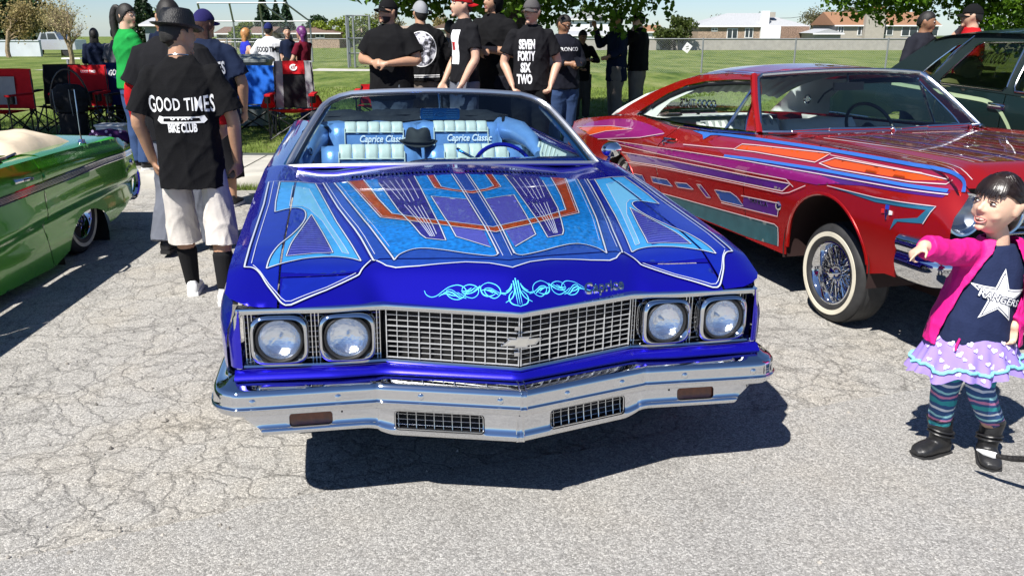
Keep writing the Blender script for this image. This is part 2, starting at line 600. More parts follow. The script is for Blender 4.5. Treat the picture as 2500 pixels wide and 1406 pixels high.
walk = tag(mesh_obj('sidewalk', [(-45, KY + .15, .12), (45, KY + .15, .12), (45, 10.42, .12), (-45, 10.42, .12)], [(0, 1, 2, 3)], pbr('joint_dirt', (.10, .09, .07), .95)), kind='structure')
mbk = MB()
bx = .006
mbk.add([(bx, 0, .10), (1.5 - bx, 0, .10), (1.5 - bx, 1.24, .10), (bx, 1.24, .10), (bx + .006, .006, .150), (1.494 - bx, .006, .150), (1.494 - bx, 1.234, .152), (bx + .006, 1.234, .152)], [(4, 5, 6, 7), (0, 1, 5, 4), (1, 2, 6, 5), (2, 3, 7, 6), (3, 0, 4, 7)])
s0 = mbk.obj('paving_slab', CONC, walk, smooth=False)
s0.location = (-18, KY + .156, 0)
for k in range(1, 24):
 c_ = s0.copy(); COL.objects.link(c_); c_.location = (-18 + 1.5 * k, KY + .156, 0)
# lawn: level by the path, falling gently away to the far wall
def lawn_z(y):
 return interp(y, [10.3, 26, 60, 112, 400], [.158, .14, -.35, -1.30, -3.0])
GRASS = bpy.data.materials.new('lawn_grass'); GRASS.use_nodes = True
nt = GRASS.node_tree; N = nt.nodes; L = nt.links
p = N['Principled BSDF']; p.inputs['Roughness'].default_value = .9; p.inputs['Specular IOR Level'].default_value = .15
tc = N.new('ShaderNodeTexCoord')
mp = N.new('ShaderNodeMapping'); mp.inputs['Scale'].default_value = (1.6, .35, 1); mp.inputs['Rotation'].default_value = (0, 0, R(28)); L.new(tc.outputs['Object'], mp.inputs['Vector'])
n1 = N.new('ShaderNodeTexNoise'); n1.inputs['Scale'].default_value = .55; n1.inputs['Detail'].default_value = 8; n1.inputs['Roughness'].default_value = .7; L.new(mp.outputs['Vector'], n1.inputs['Vector'])
r1 = ramp(nt, [(.36, (.06, .105, .018)), (.5, (.145, .195, .045)), (.62, (.23, .255, .09))]); L.new(n1.outputs['Fac'], r1.inputs['Fac'])
n2 = N.new('ShaderNodeTexNoise'); n2.inputs['Scale'].default_value = 26; n2.inputs['Detail'].default_value = 8; L.new(tc.outputs['Object'], n2.inputs['Vector'])
r2 = ramp(nt, [(.3, (.55, .55, .55)), (.7, (1.25, 1.25, 1.2))]); L.new(n2.outputs['Fac'], r2.inputs['Fac'])
mx = N.new('ShaderNodeMix'); mx.data_type = 'RGBA'; mx.blend_type = 'MULTIPLY'; mx.inputs['Factor'].default_value = 1
L.new(r1.outputs['Color'], mx.inputs['A']); L.new(r2.outputs['Color'], mx.inputs['B']); L.new(mx.outputs['Result'], p.inputs['Base Color'])
bp = N.new('ShaderNodeBump'); bp.inputs['Strength'].default_value = .8; bp.inputs['Distance'].default_value = .05; L.new(n2.outputs['Fac'], bp.inputs['Height']); L.new(bp.outputs['Normal'], p.inputs['Normal'])
ys = [10.40, 12, 15, 20, 26, 35, 45, 60, 85, 112, 160, 400]
xs = [-260, -60, -20, 0, 20, 60, 260]
mesh_v = [(x, y, lawn_z(y)) for y in ys for x in xs]
nx = len(xs)
tag(mesh_obj('lawn', mesh_v, [(j * nx + i, j * nx + i + 1, (j + 1) * nx + i + 1, (j + 1) * nx + i) for j in range(len(ys) - 1) for i in range(nx - 1)], GRASS, smooth=False), kind='structure')
# grass blades near the path
def blades(name, count, x0, x1, y0, y1, h0, h1, zf, label, seed):
 g = np.random.default_rng(seed)
 x = g.uniform(x0, x1, count); y = y0 + (y1 - y0) * g.random(count) ** 1.4
 z = zf(y)
 a = g.uniform(0, 2 * np.pi, count); h = g.uniform(h0, h1, count); w = g.uniform(.0025, .005, count) * (y / 11)
 lx = g.normal(0, .4, count) * h; ly = g.normal(0, .4, count) * h
 V = np.empty((count, 3, 3), np.float32)
 V[:, 0] = np.stack([x - w * np.cos(a), y - w * np.sin(a), z - .005], 1)
 V[:, 1] = np.stack([x + w * np.cos(a), y + w * np.sin(a), z - .005], 1)
 V[:, 2] = np.stack([x + lx, y + ly, z + h], 1)
 me = bpy.data.meshes.new(name)
 me.vertices.add(count * 3); me.vertices.foreach_set('co', V.ravel())
 me.loops.add(count * 3); me.loops.foreach_set('vertex_index', np.arange(count * 3, dtype=np.int32))
 me.polygons.add(count); me.polygons.foreach_set('loop_start', np.arange(0, count * 3, 3, dtype=np.int32)); me.polygons.foreach_set('loop_total', np.full(count, 3, np.int32))
 me.update(calc_edges=True)
 m = pbr('grass_blade', (.15, .21, .04), .7, noise_amt=.45, noise_scale=2.5, spec=.2)
 me.materials.append(m)
 o = bpy.data.objects.new(name, me); COL.objects.link(o)
 return tag(o, label, 'grass', kind='stuff')
zl = lambda y: np.interp(y, [10.3, 26, 60], [.158, .14, -.35])
blades('grass', 110000, -8.5, 5.5, 10.42, 22, .025, .055, zl, 'short mown grass blades along the edge of the path', 3)
blades('kerb_weeds', 1100, -3.15, -2.5, KY - .10, KY - .005, .02, .09, lambda y: y * 0, 'tuft of weeds growing at the foot of the kerb', 5)
# ------------------------------------------------------------------ trees
BARK = pbr('bark', (.045, .035, .026), .95, noise_amt=.5, noise_scale=14, bump=.9, bump_scale=30)
BARK_PALE = pbr('pale_bark', (.24, .18, .11), .95, noise_amt=.4, noise_scale=10, bump=.6, bump_scale=30)
def leaf_mat(name, col, trans=.45):
 if name in MATS: return MATS[name]
 m = bpy.data.materials.new(name); m.use_nodes = True
 nt = m.node_tree; N = nt.nodes; L = nt.links
 out = N['Material Output']; p = N['Principled BSDF']
 p.inputs['Roughness'].default_value = .5; p.inputs['Specular IOR Level'].default_value = .3
 gi = N.new('ShaderNodeNewGeometry')
 r = ramp(nt, [(0, [c * .6 for c in col]), (.5, col), (1, [min(1, c * 1.5) for c in col])])
 L.new(gi.outputs['Random Per Island'], r.inputs['Fac']); L.new(r.outputs['Color'], p.inputs['Base Color'])
 t = N.new('ShaderNodeBsdfTranslucent'); L.new(r.outputs['Color'], t.inputs['Color'])
 mx = N.new('ShaderNodeMixShader'); mx.inputs[0].default_value = trans
 L.new(p.outputs[0], mx.inputs[1]); L.new(t.outputs[0], mx.inputs[2]); L.new(mx.outputs[0], out.inputs['Surface'])
 MATS[name] = m
 return m
def leaf_mesh(name, C, size, mat, parent, seed, droop=.3, jag=True):
 """C: leaf centres (n,3); each leaf is a small folded five-point blade"""
 g = np.random.default_rng(seed)
 n = len(C)
 d = g.normal(size=(n, 3)); d[:, 2] -= droop
 d /= np.linalg.norm(d, axis=1)[:, None]
 q = g.normal(size=(n, 3)); q[:, 2] += .5
 s = np.cross(d, q); s /= np.linalg.norm(s, axis=1)[:, None]
 nn = np.cross(s, d)
 L = size * g.uniform(.6, 1.25, n)[:, None]
 V = np.empty((n, 6, 3), np.float32)
 V[:, 0] = C - d * L * .5
 V[:, 1] = C - d * L * .10 + s * L * .50 + nn * L * .12
 V[:, 2] = C + d * L * .22 + s * L * .30 + nn * L * .10
 V[:, 3] = C + d * L * .60
 V[:, 4] = C + d * L * .22 - s * L * .30 + nn * L * .10
 V[:, 5] = C - d * L * .10 - s * L * .50 + nn * L * .12
 me = bpy.data.meshes.new(name)
 me.vertices.add(n * 6); me.vertices.foreach_set('co', V.ravel())
 base = np.arange(n, dtype=np.int32)[:, None] * 6
 F = np.concatenate([base + np.array([[0, 1, 2, 3]]), base + np.array([[0, 3, 4, 5]])], 1).reshape(-1)
 me.loops.add(n * 8); me.loops.foreach_set('vertex_index', F.astype(np.int32))
 me.polygons.add(n * 2); me.polygons.foreach_set('loop_start', np.arange(0, n * 8, 4, dtype=np.int32)); me.polygons.foreach_set('loop_total', np.full(n * 2, 4, np.int32))
 me.update(calc_edges=True); me.materials.append(mat)
 o = bpy.data.objects.new(name, me); COL.objects.link(o); o.parent = parent
 return o
def grow(mb, p, d, length, rad, depth, tips, rnd, spread=.65, up=.15, kids=3, seg=4, nside=7, shrink=.68):
 pts = [Vector(p)]; rads = [rad]
 dd = Vector(d).normalized()
 for k in range(seg):
  dd = (dd + Vector((rnd.gauss(0, .12), rnd.gauss(0, .12), rnd.gauss(0, .08) + up * .2))).normalized()
  pts.append(pts[-1] + dd * length / seg); rads.append(rad * (1 - .38 * (k + 1) / seg))
 mb.tube(pts, rads, nside)
 if depth == 0:
  tips.append((pts[-1], dd)); tips.append((pts[seg // 2], dd)); return
 for k in range(kids + (1 if depth > 2 else 0)):
  i = rnd.randint(max(1, seg - 2), seg)
  ax = Vector((rnd.gauss(0, 1), rnd.gauss(0, 1), rnd.gauss(0, .5))).normalized()
  nd = (dd + ax * spread * rnd.uniform(.7, 1.3) + Vector((0, 0, up))).normalized()
  grow(mb, pts[i], nd, length * shrink * rnd.uniform(.8, 1.2), rads[i] * .72, depth - 1, tips, rnd, spread, up, kids, max(2, seg - 1), max(4, nside - 1), shrink)
def leafy_tree(name, label, loc, trunk_h, trunk_r, crown, crown_c, n, leaf, col, seed, group=None, lobes=26, bark=BARK, dens=None, droop=.3, trans=.45, skirt=True):
 """crown: radii of the leaf volume; built from many overlapping leaf clumps with gaps between them"""
 rnd = random.Random(seed)
 t = thing(name, label, 'tree', loc, group=group)
 mb = MB()
 pts = [Vector((0, 0, -.05)), Vector((.01, 0, .25)), Vector((rnd.gauss(0, .03), rnd.gauss(0, .03), trunk_h * .6)), Vector((rnd.gauss(0, .05), rnd.gauss(0, .05), trunk_h))]
 mb.tube(pts, [trunk_r * 1.35, trunk_r * 1.05, trunk_r * .92, trunk_r * .8], 14)
 C = Vector(crown_c); g = np.random.default_rng(seed)
 cl = []
 for k in range(lobes):
  th = rnd.uniform(0, 2 * math.pi); ph = math.acos(rnd.uniform(-1, 1)); rr = rnd.uniform(.55, 1.0)
  c = Vector((crown[0] * rr * math.sin(ph) * math.cos(th), crown[1] * rr * math.sin(ph) * math.sin(th), crown[2] * rr * math.cos(ph))) + C
  cl.append((c, rnd.uniform(.28, .48) * min(crown)))
  mid = pts[-1].lerp(c, .5) + Vector((rnd.gauss(0, .1), rnd.gauss(0, .1), rnd.uniform(-.1, .25) * crown[2] * .3))
  mb.tube([pts[-1] - Vector((0, 0, rnd.uniform(0, .3) * trunk_h * .3)), mid, c], [trunk_r * .45, trunk_r * .25, trunk_r * .06], 6)
 mb.obj('trunk', bark, t)
 per = n // lobes
 P = []
 for c, r_ in cl:
  q = g.normal(size=(per, 3)); q /= np.linalg.norm(q, axis=1)[:, None]
  q *= (g.random(per) ** .45)[:, None] * r_ * np.array([1.25, 1.25, .85])
  P.append(q + np.array(c))
 P = np.concatenate(P)
 leaf_mesh('crown', P, leaf, leaf_mat(name + '_leaf_%d' % seed, col, trans), t, seed, droop)
 return t
def bare_tree(name, label, loc, h, r, seed, col, n, leaf, depth=4, up=.12, spread=.6, group=None, bark=BARK_PALE, first=.45, kids=3):
 rnd = random.Random(seed)
 t = thing(name, label, 'tree', loc, group=group)
 mb = MB(); tips = []
 grow(mb, (0, 0, -.03), (0, 0, 1), h * first, r, depth, tips, rnd, spread, up, kids)
 mb.obj('trunk', bark, t)
 g = np.random.default_rng(seed)
 T = np.array([tuple(p) for p, _ in tips])
 C = T[g.integers(0, len(T), n)] + g.normal(0, h * .035, (n, 3))
 leaf_mesh('crown', C, leaf, leaf_mat(name + '_bud_%d' % seed, col), t, seed)
 return t
def conifer(name, label, loc, h, r, seed, col, n, leaf, group=None):
 t = thing(name, label, 'tree', loc, group=group)
 mb = MB(); mb.tube([(0, 0, -.1), (0, 0, h)], [r * .09, .02], 7); mb.obj('trunk', BARK, t)
 g = np.random.default_rng(seed)
 u = g.random(n) ** .7
 z = h * (.10 + .9 * (1 - u));
 lay = .5 + .5 * np.abs(np.sin(z / h * 26 + seed))
 a = g.uniform(0, 2 * np.pi, n)
 rr = r * (1 - z / h + .03) * g.uniform(.35, 1.0, n) ** .5 * (.7 + .3 * lay) * (1 + .2 * np.sin(a * 5 + seed))
 leaf_mesh('crown', np.stack([rr * np.cos(a), rr * np.sin(a), z], 1), leaf, leaf_mat(name + '_needle_%d' % seed, col, .2), t, seed, .2)
 return t
def far(u, v, Y):
 p = at(u, v, Y); return (p.x, p.y, lawn_z(Y))
# the maple over the group of people, and its neighbour at the right
leafy_tree('maple_tree', 'maple with low spreading fresh green canopy above the standing group', (.06, 13.2, .15), 2.3, .155, (3.2, 3.4, 1.55), (-.2, -.1, 3.2), 50000, .09, (.085, .17, .012), 21, lobes=95)
leafy_tree('maple_tree', 'maple out at the left shading the folding chairs', (-8.6, 11.2, .15), 2.6, .16, (2.9, 2.7, 1.3), (1.0, -1.5, 4.3), 16000, .09, (.075, .15, .012), 55, lobes=60)
leafy_tree('maple_tree', 'maple with fresh green leaves behind the dark green sedan', (8.95, 14.6, .15), 2.2, .15, (3.1, 3.0, 1.5), (-.7, -.2, 2.82), 32000, .09, (.09, .18, .012), 34, lobes=70)
# blossom-tipped bare tree and the thicket at the far left
bare_tree('bare_tree', 'pale bare tree with yellowish buds standing on the lawn near a bench', (-17.0, 33.4, .0), 4.8, .11, 41, (.46, .40, .20), 1000, .05, depth=5, up=.12, spread=.62, first=.22)
bare_tree('bare_tree', 'pale leafless tree in front of the dark evergreen', far(15, 100, 56), 7.0, .16, 9, (.30, .24, .10), 2600, .13, depth=4, spread=.75, first=.24)
bare_tree('bare_tree', 'pale leafless tree behind the silver pickup', far(150, 100, 62), 6.6, .16, 15, (.30, .25, .11), 2600, .13, depth=4, spread=.8, first=.24)
conifer('evergreen_tree', 'tall dark evergreen rising behind the pale boundary wall', far(30, 60, 70), 10.5, 3.6, 4, (.02, .045, .014), 7000, .34)
conifer('evergreen_tree', 'small dark conifer showing above the grey shed roof', far(352, 60, 80), 6.0, 1.9, 6, (.018, .04, .015), 3000, .26)
bg_trees = [
 ('leafy', 400, 40, 95, 3.4, (.16, .2, .04), 'spring-leaved tree beside the grey shed'),
 ('leafy', 600, 80, 110, 2.5, (.16, .22, .03), 'yellow-green shrub beside the brown roofed bungalow'),
 ('conifer', 643, 45, 150, 8.5, (.02, .045, .02), 'dark conifer above the bungalow roofs'),
 ('conifer', 676, 55, 155, 7.4, (.025, .05, .02), 'dark conifer left of the round juniper'),
 ('conifer', 700, 52, 150, 7.6, (.02, .045, .02), 'dark conifer between bungalow roofs'),
 ('leafy', 764, 52, 140, 2.4, (.03, .06, .02), 'small dark round tree above the brown roof'),
 ('leafy', 815, 62, 130, 3.6, (.20, .26, .03), 'bright yellow-green willow behind the fence gate'),
 ('leafy', 880, 60, 120, 3.2, (.17, .22, .04), 'pale green tree behind the tall fence'),
 ('bare', 930, 40, 140, 8.5, (.22, .20, .10), 'bare tree behind the tan roofed bungalow'),
 ('bare', 1080, 40, 140, 7.5, (.25, .20, .08), 'bare tree over the small gable'),
 ('leafy', 1405, 40, 150, 3.6, (.12, .17, .05), 'tall light green poplar left of the white house'),
 ('leafy', 1440, 25, 150, 3.6, (.12, .18, .05), 'tall light green poplar behind the white house'),
 ('leafy', 1650, 55, 108, 3.1, (.07, .095, .02), 'round olive green bush beside the grey roofed house'),
 ('bare', 1740, 55, 160, 7.4, (.2, .15, .1), 'bare tree left of the grey roofed house'),
 ('bare', 1840, 40, 165, 9.0, (.16, .18, .10), 'bare tree behind the grey roof with the white chimney'),
 ('bare', 1975, 40, 150, 10.5, (.17, .16, .08), 'large bare tree between the grey and brown roofs'),
 ('leafy', 2040, 40, 150, 4.2, (.10, .12, .03), 'olive tree left of the brown roofed house'),
 ('bare', 2085, 40, 150, 10.0, (.24, .19, .11), 'tall bare tree behind the brown roof'),
 ('leafy', 2125, 40, 155, 2.6, (.08, .13, .03), 'small green tree behind the brown roof'),
]
for i, (k, u, v, Y, s, col, lab) in enumerate(bg_trees):
 lx = far(u, v, Y)
 if k == 'leafy':
  top = at(u, v - 18, Y).z - lx[2]
  h = max(s * 1.25, top)
  leafy_tree('background_tree', lab, lx, h * .45, .16, (s * .8, s * .8, h * .46), (0, 0, h * .55), 2600, .30, col, 100 + i, lobes=22, group='trees among the far houses')
 elif k == 'conifer':
  conifer('background_tree', lab, lx, s, s * .30, 100 + i, col, 2200, .42, group='trees among the far houses')
 else:
  bare_tree('background_tree', lab, lx, s, .16, 100 + i, col, 1500, .26, depth=4, spread=.65, first=.26, group='trees among the far houses')
# ------------------------------------------------------------------ houses
SIDE_W = pbr('white_siding', (.72, .73, .74), .7, noise_amt=.05, noise_scale=3)
SIDE_T = pbr('beige_siding', (.36, .33, .28), .7, noise_amt=.08, noise_scale=3)
SIDE_G = pbr('grey_siding', (.20, .24, .27), .7, noise_amt=.08, noise_scale=3)
BRICK = pbr('brown_brick', (.23, .15, .11), .85, noise_amt=.5, noise_scale=7)
BRICK_T = pbr('tan_brick', (.30, .22, .16), .85, noise_amt=.4, noise_scale=7)
ROOF_G = pbr('grey_shingle', (.36, .37, .38), .85, noise_amt=.16, noise_scale=9)
ROOF_B = pbr('brown_shingle', (.27, .14, .075), .85, noise_amt=.18, noise_scale=9)
ROOF_D = pbr('dark_brown_shingle', (.15, .095, .07), .85, noise_amt=.18, noise_scale=9)
PANE = pbr('window_pane', (.03, .04, .05), .08, 0, coat=.5)
TRIM = pbr('white_trim', (.75, .75, .74), .6)
def gable(mb, x0, x1, y0, y1, ze, zr, axis='x', over=.4):
 """ridge along axis; closed prism with overhang"""
 if axis == 'x':
  ym = (y0 + y1) / 2
  v = [(x0 - over, y0 - over, ze), (x1 + over, y0 - over, ze), (x1 + over, y1 + over, ze), (x0 - over, y1 + over, ze), (x0 - over, ym, zr), (x1 + over, ym, zr)]
  f = [(0, 1, 5, 4), (2, 3, 4, 5), (0, 4, 3), (1, 2, 5), (3, 2, 1, 0)]
 else:
  xm = (x0 + x1) / 2
  v = [(x0 - over, y0 - over, ze), (x1 + over, y0 - over, ze), (x1 + over, y1 + over, ze), (x0 - over, y1 + over, ze), (xm, y0 - over, zr), (xm, y1 + over, zr)]
  f = [(1, 2, 5, 4), (3, 0, 4, 5), (0, 1, 4), (2, 3, 5), (3, 2, 1, 0)]
 mb.add(v, f)
def hip(mb, x0, x1, y0, y1, ze, zr, over=.4):
 d = (y1 - y0) / 2
 v = [(x0 - over, y0 - over, ze), (x1 + over, y0 - over, ze), (x1 + over, y1 + over, ze), (x0 - over, y1 + over, ze), (x0 + d, (y0 + y1) / 2, zr), (x1 - d, (y0 + y1) / 2, zr)]
 mb.add(v, [(0, 1, 5, 4), (2, 3, 4, 5), (3, 0, 4), (1, 2, 5), (3, 2, 1, 0)])
def window(par, x0, x1, z0, z1, y):
 mb = MB(); mb.box(((x0 + x1) / 2, y - .03, (z0 + z1) / 2), (x1 - x0 + .16, .06, z1 - z0 + .16)); w = mb.obj('window', TRIM, par, smooth=False)
 mb = MB(); m = (x0 + x1) / 2
 mb.box(((x0 + m) / 2 - .02, y - .07, (z0 + z1) / 2), (m - x0 - .08, .03, z1 - z0 - .06)); mb.obj('pane', PANE, w, smooth=False)
 mb = MB(); mb.box(((x1 + m) / 2 + .02, y - .07, (z0 + z1) / 2), (x1 - m - .08, .03, z1 - z0 - .06)); mb.obj('pane', PANE, w, smooth=False)
def house(label, u0, u1, Y, ve, vr, wallm, roofm, depth=8, style='gable', wins=(), extra=None):
 a, b = at(u0, ve, Y), at(u1, ve, Y)
 zr = at((u0 + u1) / 2, vr, Y + depth / 2).z
 z0 = lawn_z(Y) - .3
 t = thing('house', label, 'house', ((a.x + b.x) / 2, Y, z0))
 cx = (a.x + b.x) / 2; w = (b.x - a.x)
 o = .35
 ze = a.z - z0; zr -= z0
 mb = MB(); mb.box((0, depth / 2, ze / 2), (w - 2 * o, depth - 2 * o, ze)); mb.obj('wall', wallm, t, smooth=False)
 mb = MB()
 if style == 'gable': gable(mb, -w / 2 + o, w / 2 - o, o, depth - o, ze, zr, 'x', o)
 elif style == 'front': gable(mb, -w / 2 + o, w / 2 - o, o, depth - o, ze, zr, 'y', o)
 else: hip(mb, -w / 2 + o, w / 2 - o, o, depth - o, ze, zr, o)
 rf = mb.obj('roof', roofm, t, smooth=False)
 mb = MB(); mb.box((0, -.02, ze - .08), (w, .05, .16)); mb.obj('fascia', TRIM, t, smooth=False)
 for (ua, ub, va, vb) in wins:
  p, q = at(ua, va, Y), at(ub, vb, Y)
  window(t, p.x - cx, q.x - cx, q.z - z0, p.z - z0, o - .005)
 if extra: extra(t, rf, cx, z0, Y, o)
 return t
def px_box(t, name, mat, u0, u1, v0, v1, Y, cx, z0, y, d):
 p, q = at(u0, v0, Y), at(u1, v1, Y)
 mb = MB(); mb.box(((p.x + q.x) / 2 - cx, y, (p.z + q.z) / 2 - z0), (q.x - p.x, d, p.z - q.z)); return mb.obj(name, mat, t, smooth=False)
def exA(t, rf, cx, z0, Y, o):
 px_box(t, 'chimney', SIDE_W, 1866, 1881, 27, 60, Y, cx, z0, 1.2, 1.0)
 px_box(t, 'cooler_box', SIDE_T, 1888, 1903, 30, 42, Y, cx, z0, 2.5, 1.2)
 px_box(t, 'white_bay', SIDE_W, 1858, 1903, 67, 100, Y, cx, z0, .1, .6)
 px_box(t, 'brick_wing', BRICK, 1906, 1973, 65, 100, Y, cx, z0, .12, .5)
house('low house with grey shingle roof, white chimney and brick wing', 1700, 1978, 122, 64, 33, BRICK_T, ROOF_G, 11, 'hip', [(1740, 1752, 70, 76), (1778, 1800, 72, 94), (1822, 1838, 70, 92), (1875, 1886, 72, 84), (1922, 1940, 66, 80)], exA)
def exB(t, rf, cx, z0, Y, o):
 px_box(t, 'chimney', SIDE_T, 2113, 2151, 29, 100, Y, cx, z0, -.2, .9)
 px_box(t, 'chimney_cap', pbr('copper_cap', (.35, .18, .06), .6), 2139, 2160, 17, 28, Y + 4, cx, z0, 4.2, 1.0)
house('low house with brown shingle roof and beige sided chimney', 2038, 2300, 120, 62, 30, SIDE_T, ROOF_B, 10, 'gable', [(2050, 2060, 66, 80), (2098, 2112, 66, 86), (2154, 2180, 64, 86), (2206, 2240, 66, 88), (2262, 2290, 66, 88)], exB)
house('small beige garage with low gable between two bungalows', 1985, 2062, 116, 82, 71, SIDE_T, ROOF_G, 6, 'front')
def exC(t, rf, cx, z0, Y, o):
 px_box(t, 'gable_wall', SIDE_W, 1398, 1486, 40, 60, Y, cx, z0, .35, .3)
house('two storey white house with grey gable roof', 1385, 1500, 130, 47, 26, SIDE_W, ROOF_G, 10, 'front', [(1440, 1455, 53, 68), (1388, 1396, 56, 64)])
house('white garage with grey roof in front of the white house', 1385, 1520, 118, 86, 76, SIDE_W, ROOF_G, 6, 'gable', [(1400, 1420, 88, 93)])
house('far house with red-brown roof behind the olive bush', 1580, 1622, 140, 78, 62, SIDE_W, ROOF_B, 8, 'gable')
house('brown roofed bungalow left of the fence gate', 678, 832, 125, 81, 64, BRICK_T, ROOF_D, 11, 'hip', [(700, 712, 84, 92), (770, 790, 84, 92)])
house('bungalow with dark brown roof behind the backstop', 520, 662, 120, 82, 66, BRICK_T, ROOF_D, 10, 'gable', [(560, 572, 84, 92), (640, 650, 84, 92)])
house('tan roofed bungalow behind the tall fence', 868, 1000, 125, 80, 64, SIDE_T, pbr('tan_shingle', (.32, .25, .19), .85, noise_amt=.15, noise_scale=9), 9, 'gable')
house('small gabled house behind the group of people', 1050, 1130, 125, 70, 56, SIDE_T, ROOF_D, 9, 'front')
house('grey sided shed with pale gable roof', 338, 408, 75, 60, 44, SIDE_G, ROOF_G, 6, 'gable')
# block wall along the far edge of the field
BLOCK = pbr('block_wall', (.33, .31, .28), .9, noise_amt=.12, noise_scale=2.5)
Yw = 110
zb, zt = lawn_z(Yw) - .1, at(1640, 96, Yw).z
mb = MB(); mb.box((55, Yw, (zb + zt) / 2), (106, .3, zt - zb))
bw = tag(mb.obj('block_wall', BLOCK, smooth=False), 'long grey concrete block wall at the far edge of the field', 'wall')
mb = MB(); mb.box((55, Yw, zt + .03), (106, .45, .08)); mb.obj('wall_cap', BLOCK, bw, smooth=False)
for u in (1610,):
 p = at(u, 100, Yw); mb = MB(); mb.box((p.x, Yw - .2, (zb + zt) / 2 - .05), (.8, .2, zt - zb - .1)); mb.obj('gate_door', pbr('green_gate', (.08, .10, .09), .7), bw, smooth=False)
Yw = 60
a, b = at(-120, 101, Yw), at(97, 101, Yw)
zb = lawn_z(Yw) - .1
mb = MB(); mb.box(((a.x + b.x) / 2, Yw, (zb + a.z) / 2), (b.x - a.x, .25, a.z - zb))
bw = tag(mb.obj('boundary_wall', pbr('pale_render', (.50, .54, .58), .8, noise_amt=.08, noise_scale=1.5), smooth=False), 'pale blue-grey boundary wall beside the silver pickup', 'wall')
mb = MB(); mb.box(((a.x + b.x) / 2, Yw, a.z + .03), (b.x - a.x, .35, .07)); mb.obj('wall_cap', pbr('pale_render', (0, 0, 0)), bw, smooth=False)
# dark shrubs along that wall foot
# silver pickup far left
p = at(136, 124, 62)
t = thing('pickup_truck', 'silver pickup truck parked beyond the bare tree', 'truck', (p.x, 62, lawn_z(62)))
SILV = pbr('silver_paint', (.55, .57, .60), .35, .4, coat=.5)
mb = MB()
prof = [(-1.35, .45), (-1.35, 1.0), (-.75, 1.08), (-.45, 1.62), (.55, 1.66), (.80, 1.12), (1.85, 1.10), (1.88, .45)]
mb.prism(prof, lambda x, z: (x, -.85, z), lambda x, z: (x, .85, z)); mb.obj('body', SILV, t, smooth=False)
for x0, x1 in ((-.62, -.05), (.02, .6)):
 mb = MB(); mb.prism([(x0 + .10, 1.16), (x1, 1.16), (x1 - .04, 1.55), (x0 + .25, 1.55)] if x0 < -.3 else [(x0, 1.16), (x1 + .06, 1.16), (x1 - .08, 1.55), (x0, 1.55)], lambda x, z: (x, -.80, z), lambda x, z: (x, -.865, z)); mb.obj('side_window', PANE, t, smooth=False)
for x in (-.85, 1.2):
 mb = MB(); mb.lathe([(.0, .02), (.2, .03), (.34, .02), (.36, -.05), (.34, -.2), (0, -.2)], axis_mat((x, -.78, .36), (0, -1, 0)), 20); mb.obj('wheel', RUBBER, t) if 'RUBBER' in globals() else mb.obj('wheel', pbr('tyre_far', (.02, .02, .02), .7), t)
# ------------------------------------------------------------------ chain link fences
STEEL = pbr('galvanised_steel', (.26, .27, .28), .5, .4, noise_amt=.1, noise_scale=8)
def link_mat(name, cell, wire):
 m = bpy.data.materials.new(name); m.use_nodes = True
 nt = m.node_tree; N = nt.nodes; L = nt.links
 out = N['Material Output']; p = N['Principled BSDF']
 p.inputs['Base Color'].default_value = (.40, .41, .42, 1); p.inputs['Metallic'].default_value = .5; p.inputs['Roughness'].default_value = .5
 tc = N.new('ShaderNodeTexCoord'); mp = N.new('ShaderNodeMapping'); L.new(tc.outputs['UV'], mp.inputs['Vector'])
 sp = N.new('ShaderNodeSeparateXYZ'); L.new(mp.outputs['Vector'], sp.inputs[0])
 fac = None
 for sgn in (1, -1):
  a = N.new('ShaderNodeMath'); a.operation = 'ADD' if sgn > 0 else 'SUBTRACT'; L.new(sp.outputs[0], a.inputs[0]); L.new(sp.outputs[1], a.inputs[1])
  d = N.new('ShaderNodeMath'); d.operation = 'DIVIDE'; d.inputs[1].default_value = cell; L.new(a.outputs[0], d.inputs[0])
  f = N.new('ShaderNodeMath'); f.operation = 'FRACT'; L.new(d.outputs[0], f.inputs[0])
  c = N.new('ShaderNodeMath'); c.operation = 'LESS_THAN'; c.inputs[1].default_value = wire; L.new(f.outputs[0], c.inputs[0])
  if fac is None: fac = c
  else:
   mxn = N.new('ShaderNodeMath'); mxn.operation = 'MAXIMUM'; L.new(fac.outputs[0], mxn.inputs[0]); L.new(c.outputs[0], mxn.inputs[1]); fac = mxn
 tr = N.new('ShaderNodeBsdfTransparent'); mx = N.new('ShaderNodeMixShader')
 L.new(fac.outputs[0], mx.inputs[0]); L.new(tr.outputs[0], mx.inputs[1]); L.new(p.outputs[0], mx.inputs[2]); L.new(mx.outputs[0], out.inputs['Surface'])
 return m
LINK = link_mat('chain_link', .075, .06)
def uv_quad(name, p0, p1, z00, z01, z10, z11, mat, par):
 """upright sheet from p0 to p1 (xy) with metric UVs"""
 d = math.hypot(p1[0] - p0[0], p1[1] - p0[1])
 o = mesh_obj(name, [(p0[0], p0[1], z00), (p1[0], p1[1], z10), (p1[0], p1[1], z11), (p0[0], p0[1], z01)], [(0, 1, 2, 3)], mat, par, False)
 uv = o.data.uv_layers.new(name='UVMap')
 for lp, q in zip(uv.data, ((0, 0), (d, 0), (d, z11 - z10), (0, z01 - z00))): lp.uv = q
 return o
